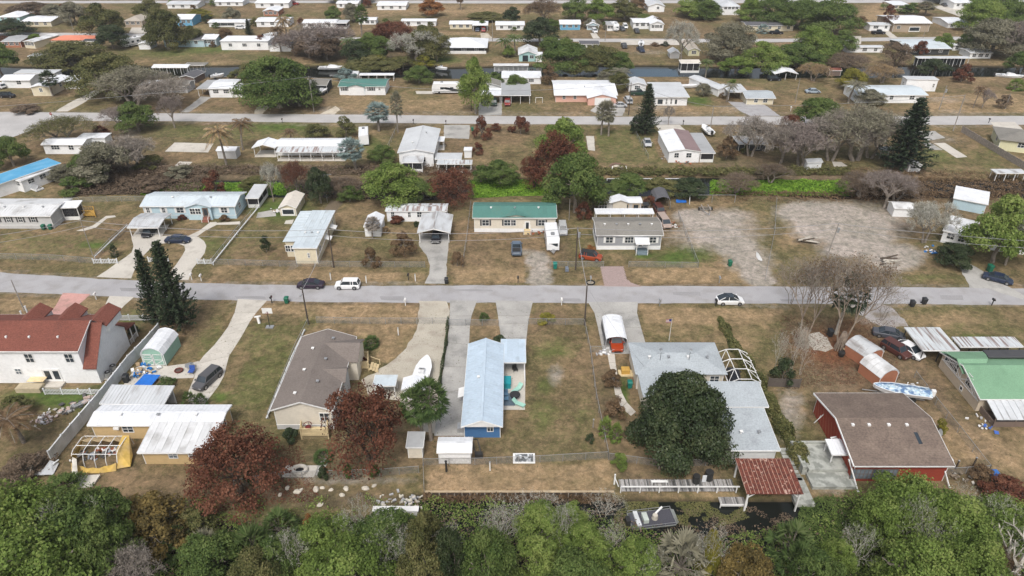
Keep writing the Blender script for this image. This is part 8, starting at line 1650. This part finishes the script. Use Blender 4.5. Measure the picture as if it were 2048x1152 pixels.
pole('h', 'pole at the verge before the lemon home', 1906, 262, 190, GPOLE); pole('i', 'dark pole in front of the small pale gabled home', 1257, 230, 166); pole('j', 'thin pole on the verge right of the pale driveway', 1420, 262, 212, GPOLE)
pole('k', 'lamp pole by the white double carport', 943, 222, 180, lamp=True); pole('l', 'slim pole left of the bright green roadside tree', 1590, 206, 158, GPOLE, .1); pole('m', 'grey pole with a white box right of the big conifer', 1878, 220, 172, GPOLE, trans=True)
pole('n', 'thin pole by the third road near the white hip roof', 985, 82, 42, GPOLE); pole('o', 'slim pole before the grey mobile home', 186, 512, 440, GPOLE, .08); pole('p', 'slim pole by the brown round bush at the right', 2010, 218, 188, GPOLE, .1)
pole('q', 'thin pole on the left of the second block', 150, 70, 34, GPOLE, .1); pole('r', 'dark pole standing before the pale yellow home', 1210, 82, 50, GPOLE, .1); pole('s', 'slender pole behind the third road at the right', 1846, 76, 46, GPOLE, .1)
pole('u', 'slim grey stake left of the small rust tree by the trailer', 1138, 440, 400, GPOLE, .08, name='fence_mast', cat='pole')
p = G(655,405); r = thing('tv_aerial', 'T shaped grey aerial on a thin mast behind the cream end-on home', 'aerial', p); h = HT(p.y, 350); MB().tube((0,0,0),(0,0,h),.05,n=5).build('mast', METAL, r); MB().bar((-1.6,0,h),(1.6,.3,h),.08,.05).bar((-.9,.5,h),(-.9,-.5,h),.04,.04).bar((.9,.5,h),(.9,-.5,h),.04,.04).build('antenna_bar', METAL, r)
WIRE = mat('aluminium_cable', (.30,.30,.31), rough=.6)
def wire(label, a, b, sag=.9, r=.045, off=(0,0)):
 A, B = TOPS[a] if isinstance(a, str) else a, TOPS[b] if isinstance(b, str) else b; A = A+Vector((0,off[0],off[1])); B = B+Vector((0,off[0],off[1])); n = 14; c = (A+B)/2
 o = MB().path([A.lerp(B, i/n)-c+Vector((0,0,-sag*4*(i/n)*(1-i/n))) for i in range(n+1)], r, 3).build('power_line', WIRE, loc=c); tag(o, label, 'cable')
TOPS['w'] = G(-330, 500, 10.5); TOPS['z'] = G(2500, 500, 10.5); TOPS['dw'] = G(-200, 226, 10); TOPS['dz'] = G(2300, 230, 10)
for a, b, n_ in (('w','o','left of the slim pole by the grey mobile home'),('o','e','from the grey mobile home to the cream end-on home'),('e','f','from the cream end-on home to the jeep'),('f','g','from the jeep to the grey lot pole'),('g','z','right of the grey lot pole')):
 wire('upper overhead line '+n_, a, b, 1.0); wire('lower overhead line '+n_, a, b, 1.2, .035, (0,-1.2))
for a, b, n_ in (('dw','d','left of the oak pole'),('d','k','from the oak pole to the carport lamp pole'),('k','i','from the carport lamp pole to the pale gabled home'),('i','j','past the roadside conifer'),('j','h','past the big conifer'),('a','e','crossing the road by the black sedan'),('b','f','crossing the road by the mauve driveway')): wire('thin overhead line '+n_, a, b, .8)
wire('service line from the corner pole to the blue-grey roof', 'b', G(1290,735,3.4), .5, .02)
# ================================================================== chain link fences
LINK = meshwire('chain_link', (.32,.33,.33), .22)
def chain(label, pts, h=1.2, per=3.0, post=METAL, rail=True, m=LINK, name='chain_link_fence', group=None, rr=.03):
 P = [G(*p) for p in pts]; r = thing(name, label, 'fence', P[0], group=group); pm = shared(('clp', h, post.name, rr), lambda: MB().tube((0,0,0),(0,0,h+.05),rr*1.3,n=5).mesh('post', post))
 for i in range(len(P)-1):
  a, b = P[i]-P[0], P[i+1]-P[0]; L = (b-a).length; k = max(1, round(L/per))
  for j in range(k+(i == len(P)-2)): link('post', pm, r, a.lerp(b, j/k))
  if rail: MB().tube(a+Vector((0,0,h)), b+Vector((0,0,h)), rr, n=4).build('top_rail', post, r)
  if m: q = MB(); q.face([a+Vector((0,0,.03)), b+Vector((0,0,.03)), b+Vector((0,0,h)), a+Vector((0,0,h))]); q.build('wire_mesh', m, r)
 return r
for lb, pts in (('chain link fence along the front of the cream end-on home lot',[(424,529),(560,533),(700,534),(850,535)]),('chain link fence between the curved driveway and the cream garage',[(426,528),(470,472),(512,422),(543,378)]),('chain link fence in front of the grey shingle home',[(1257,534),(1330,535),(1396,536)]),
 ('chain link fence beside the gravel lot',[(1396,536),(1376,485),(1356,432)]),('chain link fence by the teal bin',[(1100,534),(1207,534)]),('chain link fence across the gravel drive',[(634,646),(740,648),(834,648),(896,648)]),('chain link fence down the left of the grey brown roof',[(617,650),(590,705),(562,775),(538,838)]),
 ('chain link fence before the blue house lawn',[(1056,649),(1168,650)]),('chain link fence across the two concrete drives',[(898,651),(998,652)]),('chain link fence between the lawn and the curved path',[(1168,650),(1180,706),(1192,798),(1216,917)]),('wire back fence of the blue house lawn',[(847,931),(950,930),(1080,925),(1216,917)]),
 ('chain link fence beside the small beige shed',[(850,880),(847,931),(849,985)]),('chain link fence right of the red house',[(1828,755),(1870,810),(1914,865),(1976,945)]),('low wire fence through the clipped bushes',[(470,975),(560,958),(650,955),(760,952),(838,946)]),('wire fence by the dock lawn',[(1217,920),(1330,935),(1450,930)]),
 ('wire fence left of the curved concrete drive',[(191,522),(222,488),(257,458)]),('wire fence beside the narrow white home',[(926,534),(935,470),(942,412)]),('wire fence along the left roadside lawn',[(0,518),(100,520),(188,527)]),('wire fence before the cream terrace rubble',[(1884,951),(1976,945)]),('wire fence along the grey lot verge',[(1530,560),(1548,470),(1552,405)]),
 ('wire fence behind the left mobile homes',[(130,405),(300,402)]),('wire fence left of the vacant far lot',[(793,262),(775,300)]),('wire fence by the far silver car',[(1270,268),(1296,318)]),('concrete curb fence in front of the blue-grey home',[(1181,705),(1206,705)])):
 chain(lb, pts)
for lb, pts, h in (('pale timber rail fence beside the curved driveway lot',[(427,530),(475,470),(520,415)],.5),('pale timber kerb left of the grey brown roof',[(610,662),(585,715),(560,775),(534,840)],.35),('white rail from the panelled fence to the carport',[(191,520),(257,456)],.7),('timber rail across the back road vacant lot',[(1214,362),(1300,362),(1378,362)],.6)):
 P = [G(*p) for p in pts]; r = thing('rail_fence', lb, 'fence', P[0])
 for i in range(len(P)-1):
  a, b = P[i]-P[0], P[i+1]-P[0]; MB().bar(a+Vector((0,0,h)), b+Vector((0,0,h)), .2, .12).build('rail', VINYL, r); MB().box(a.x-.08,a.x+.08,a.y-.08,a.y+.08,0,h).build('post', VINYL, r)
for lb, px, py in (('dark post of the paddock fence by the rubble, left',1911,938),('dark post of the paddock fence by the rubble, right',1946,932),('timber post with a bracket in the grass by the dock',1318,938),('white pipe stake in the back lawn',980,941),('pink marker stake on the verge before the fence',733,566),('pink marker stake left of the carport drive',831,562),('white marker stake left of the black sedan',662,560),('grey stake by the lawn corner fence',1186,855),('white survey stake on the triangle lawn',797,670)):
 simple('stake', lb, 'stake', G(px, py), [('post', MB().box(-.07,.07,-.07,.07,0,1.4), POLEM if 'dark' in lb else WOOD if 'timber' in lb or 'grey' in lb else TRIM), ('cap', MB().box(-.1,.1,-.1,.1,1.4,1.47), METAL)])
# ================================================================== mailboxes and yard things
def mailbox(label, px, py, m=TRIM, s=1.0):
 r = thing('mailbox', label, 'mailbox', G(px, py)); MB().box(-.06,.06,-.06,.06,0,1.05*s).build('post', m, r); z = 1.05*s
 MB().loft([[(-.16,y,z),(.16,y,z),(.16,y,z+.22),(.08,y,z+.32),(-.08,y,z+.32),(-.16,y,z+.22)][::-1] for y in (-.3,.3)]).build('box', m, r); MB().box(.17,.19,-.05,.0,z+.1,z+.4).build('flag', TL, r)
for lb, x, y, c in (('white mailbox right of the pink driveway',193,599,0),('white mailbox right of the curved driveway, left of its pair',384,560,0),('white mailbox right of the curved driveway, right of its pair',403,562,0),('dark mailbox left of the green roadside bin',544,606,1),('white mailbox before the gravel drive',811,611,0),('white mailbox before the blue house lawn',1123,610,0),
 ('grey mailbox right of the white carport drive',1319,612,2),('dark mailbox behind the white hatchback',1431,612,1),('dark mailbox at the lower road edge near the right side',1983,611,1),('brown mailbox with a tyre ring by the teal bin',1181,566,2),('dark mailbox left of the sand driveway',1036,566,1),('black and white mailbox left of the carport drive',817,560,1),
 ('small mailbox on the verge of the gravel lot lawn',1438,566,2),('dark mailbox on the back road verge near the long white home',565,246,1),('dark mailbox above the pale end-on home roof',827,248,1),('dark mailbox at the back road concrete pad',892,250,1),('dark mailbox by the brown striped home',1366,250,1),('dark mailbox before the lemon home',1977,246,1),('red and white sign-like mailbox at the road junction',104,240,0),('white mailbox in front of the diagonal trees right',1581,222,0)):
 mailbox(lb, x, y, (TRIM, BLKM, METAL)[c])
simple('tyre_planter', 'black tyre ring around the brown mailbox', 'tyre', G(1181,566), [('tyre', MB().path([(.75*math.cos(R(a)), .75*math.sin(R(a)), .12) for a in range(0,361,30)], .12, 6), TYRE), ('soil', MB().tube((0,0,.0),(0,0,.08),.6,n=12), mat('pale_soil', (.3,.26,.2)))])
simple('basketball_hoop', 'portable basketball hoop with a grey board beside the concrete drive', 'basketball hoop', G(540,655), [('base', MB().box(-.6,.6,-.4,.4,0,.2), METAL), ('pole', MB().tube((0,0,.2),(0,.2,3.0),.06), BLKM), ('backboard', MB().box(-.8,.8,.2,.26,2.6,3.6), TRIM), ('rim', MB().path([(.23*math.cos(R(a)), -.05+.23*math.sin(R(a)), 2.8) for a in range(0,361,45)], .02, 4), TL)])
simple('garden_statue', 'pale broken column piece on the lawn left of the basketball hoop', 'ornament', G(519,647), [('column', MB().bar((0,0,0),(-.2,.3,1.1),.35,.3), TRIM), ('top', MB().bar((-.7,.3,1.1),(.3,.3,1.25),.3,.15), TRIM)])
def flag():
 p = G(1338,681); r = thing('flagpole', 'white flagpole with a small striped flag behind the blue-grey roof', 'flagpole', p); MB().tube((0,0,0),(0,0,4.2),.05,.03,6).build('pole', TRIM, r); q = MB()
 for i in range(7): q.slab([(-.9,0,4.05-i*.09),(-.05,0,4.05-i*.09),(-.05,.03,4.05-i*.09),(-.9,.03,4.05-i*.09)], .088, i % 2)
 q.box(-.42,-.05,-.012,.042,3.68,4.06,2); q.build('flag', [TL, TRIM, mat('flag_blue', (.02,.03,.15))], r)
flag()
simple('concrete_ring', 'round concrete well ring on a square slab behind the clipped bushes', 'well', G(600,944), [('slab', MB().box(-2.0,2.0,-.9,1.0,0,.12), M_CONC), ('ring', MB().path([(.8*math.cos(R(a)), .05+.65*math.sin(R(a)), .35) for a in range(0,361,20)], .26, 7), M_CONC), ('dark_pool', MB().tube((0,.05,.12),(0,.05,.2),.55,n=14), DARK)])
sheet('garden_path', [(625,950),(640,925),(655,912),(660,920),(650,936),(636,952)], .015, M_CONCD, wob=.1)
def bulkhead():
 r = thing('white_bulkhead', 'white capped concrete bulkhead at the canal edge with pale rubble behind', 'bulkhead', G(792,1022)); MB().box(-2.6,2.6,-.35,.3,-1.0,.35).build('wall', TRIM, r); MB().box(-2.7,2.7,-.42,.36,.35,.45).build('cap', TRIM, r)
bulkhead(); heap('rubble', 'pale stones piled behind the white bulkhead', 'rubble', [(762,1005),(790,1002),(826,1004)], 50, [('limestone',(.50,.47,.40)),('grey',(.35,.35,.36))], .2, .5, .15)
for i, (x, y) in enumerate(((594,984),(602,980),(632,979),(645,976),(662,980),(692,977),(731,977),(748,972),(560,990),(684,990),(640,1010),(575,976))):
 rdn = random.Random(i); s = rdn.uniform(.25,.5); m = MB(); rings = [[(s*k*math.cos(R(a))*rdn.uniform(.8,1.2), s*k*.7*math.sin(R(a))*rdn.uniform(.8,1.2), z) for a in range(0,360,45)] for k, z in ((1.1,-.02),(1.0,s*.3),(.55,s*.55))]
 tag(m.loft(rings).build('limestone_rock', mat('pale_limestone', (.50,.46,.39), var=.2), loc=G(x, y), rz=i), 'pale limestone rock lying on the sandy bank below the clipped bushes', 'rock', 'pale rocks on the sandy bank')
def logs(label, px, py, n, L, seed):
 r = thing('log_pile', label, 'log pile', G(px, py)); rd = random.Random(seed)
 for i in range(n):
  a = rd.uniform(-.5,.5); l = L*rd.uniform(.6,1); p = Vector((rd.uniform(-.8,.8), rd.uniform(-.7,.7), .2+.22*(i//3))); d = Vector((math.cos(a), math.sin(a), 0))*l/2; MB().tube(p-d, p+d, .17, .13, 7).build('log', PBARK if i % 3 else DBARK, r)
logs('stack of cut grey logs on the straw verge beside the grey lot', 1612, 484, 12, 3.2, 1); logs('heap of pale split trunks on the grey millings', 1778, 524, 10, 3.6, 2)
sheet('sand_oval', [(1612,668),(1640,664),(1656,676),(1664,696),(1652,703),(1628,700),(1612,684)], .018, mat('pale_ash_sand', (.40,.37,.32), rough=1, var=.15, stain=(.12,.10,.08), st_scale=1.6, st_lo=.62, st_hi=.66), wob=.15, step=.6)
for lb, x, y in (('black pot with a pale lid near the red sheds',1690,706),('dark bucket by the fluted tree',1682,712)): simple('pot', lb, 'pot', G(x, y), [('pot', MB().tube((0,0,0),(0,0,.7),.4,.5,10), BLKM), ('lid', MB().tube((0,0,.7),(0,0,.76),.42,n=10), NEWWOOD if 'lid' in lb else BLKM)])
for lb, pts, c in (('scattered household junk beside the dark porch of the green-roofed house',[(1950,832),(1966,850),(1975,858)],[('white',(.7,.7,.7)),('bluish',(.05,.12,.4)),('grey',(.35,.35,.36))]),('white covered gear and poles behind the blue boat',[(1824,770),(1822,790)],[('white',(.7,.7,.7)),('grey',(.35,.35,.36))]),
 ('loose white and blue things on the grass by the right edge mobile home',[(1856,492),(1868,508)],[('blue',(.02,.16,.45)),('white',(.7,.7,.7))]),('clutter against the front of the blue-grey brick steps',[(1206,708),(1210,706)],[('white',(.7,.7,.7)),('grey',(.35,.35,.36))]),('junk along the left wall of the brown striped home',[(1328,300),(1332,318)],[('white',(.7,.7,.7)),('grey',(.35,.35,.36))]),
 ('grey rubble strewn at the right bank behind the wire fence',[(1905,950),(1940,960)],[('stone',(.40,.38,.34)),('brownish',(.2,.16,.12))]),('tables and gear before the white brown striped home',[(1358,328),(1385,328)],[('dark',(.08,.08,.08)),('rust',(.3,.1,.05))]),('dark boxes by the sea green roofed home entry',[(1063,470),(1085,468)],[('dark',(.08,.08,.08)),('rust',(.3,.1,.05))]),
 ('stored things by the beige van',[(1340,440),(1346,455)],[('white',(.7,.7,.7)),('rust',(.3,.1,.05))]),('yard clutter beside the blue roofed mobile home',[(14,385),(40,378)],[('bluish',(.05,.12,.4)),('white',(.7,.7,.7)),('dark',(.08,.08,.08))]),('pallets and junk by the cream garage pad',[(548,426),(556,424)],[('wood',(.35,.25,.15)),('white',(.7,.7,.7))])):
 heap('yard_clutter', lb, 'clutter', pts, 18, c, .15, .6, .35)
simple('satellite_dish', 'pale round dish on the grass right of the brown roof', 'dish', G(1872,876), [('dish', MB().tube((0,0,1.0),(.15,-.2,1.15),.15,.5,12), METAL), ('mast', MB().tube((0,0,0),(0,0,1.0),.05), METAL)])
simple('white_board', 'flat white board lying on the grass beside the brown roof corner', 'board', G(1892,912), [('board', MB().box(-.5,.5,-.9,.9,.05,.12), TRIM), ('batten', MB().box(-.45,.45,-.05,.05,.12,.16), TRIM)])
simple('blue_crate', 'blue crate on the rubble near the right fence corner', 'crate', G(1986,950), [('crate', MB().box(-.5,.5,-.4,.4,0,.5), mat('blue_plastic', (.04,.14,.4))), ('lid', MB().box(-.52,.52,-.42,.42,.5,.56), mat('blue_plastic', (.04,.14,.4)))])
simple('garden_arch', 'pinkish gate frame on the lawn beside the grey carport', 'frame', G(1078,206), [('post', MB().box(-1.1,-1.0,0,.1,0,1.6), TRIM), ('post', MB().box(1.0,1.1,0,.1,0,1.6), TRIM), ('bar', MB().box(-1.1,1.1,0,.1,1.6,1.7), TRIM)])
simple('blue_tarp', 'small bright blue tarp by the swing frame at the canal', 'tarpaulin', G(1362,405), [('sheet', MB().slab([(-1.2,-.6,.3),(1.1,-.5,.25),(1.2,.6,.3),(-1,.7,.4)], .06), bpy.data.materials['blue_tarp_cloth']), ('pile', MB().box(-.8,.8,-.4,.4,0,.25), WOOD)])
simple('burn_patch_frame', 'round dug pit with pale sand and two posts on the vacant lot', 'pit', G(1236,334), [('rim', MB().path([(1.9*math.cos(R(a)), 1.9*math.sin(R(a)), .05) for a in range(0,361,20)], .3, 5), mat('rusty_soil', (.16,.10,.08))), ('sand', MB().tube((0,0,0),(0,0,.12),1.2,n=14), M_SAND), ('post', MB().bar((-1.8,-2.6,0),(-1.6,-1.6,.9),.15,.15), TRIM), ('post', MB().bar((1.9,-2.6,0),(1.6,-1.6,.9),.15,.15), TRIM)])
simple('stop_sign', 'small red stop sign at the back road junction', 'sign', G(107,244), [('pole', MB().tube((0,0,0),(0,0,2.1),.04), METAL), ('sign_plate', MB().loft([[(.38*math.cos(R(22.5+45*k)), y, 2.4+.38*math.sin(R(22.5+45*k))) for k in range(8)] for y in (-.05,-.02)]), TL), ('white_bar', MB().box(-.25,.25,-.065,-.052,2.34,2.46), TRIM)])
# ------------------------------------------------------------------ thin winter haze
_m = bpy.data.materials.new('haze_air'); _m.use_nodes = True; _n = _m.node_tree; _n.nodes.remove(_n.nodes['Principled BSDF'])
_v = _n.nodes.new('ShaderNodeVolumePrincipled'); _v.inputs['Color'].default_value = (.86,.90,.95,1); _v.inputs['Density'].default_value = .00016; _v.inputs['Anisotropy'].default_value = .1
_n.links.new(_v.outputs[0], _n.nodes['Material Output'].inputs['Volume'])
struct(MB().box(-2700, 2700, -450, 4100, -4, 72).build('haze', _m), 'stuff')
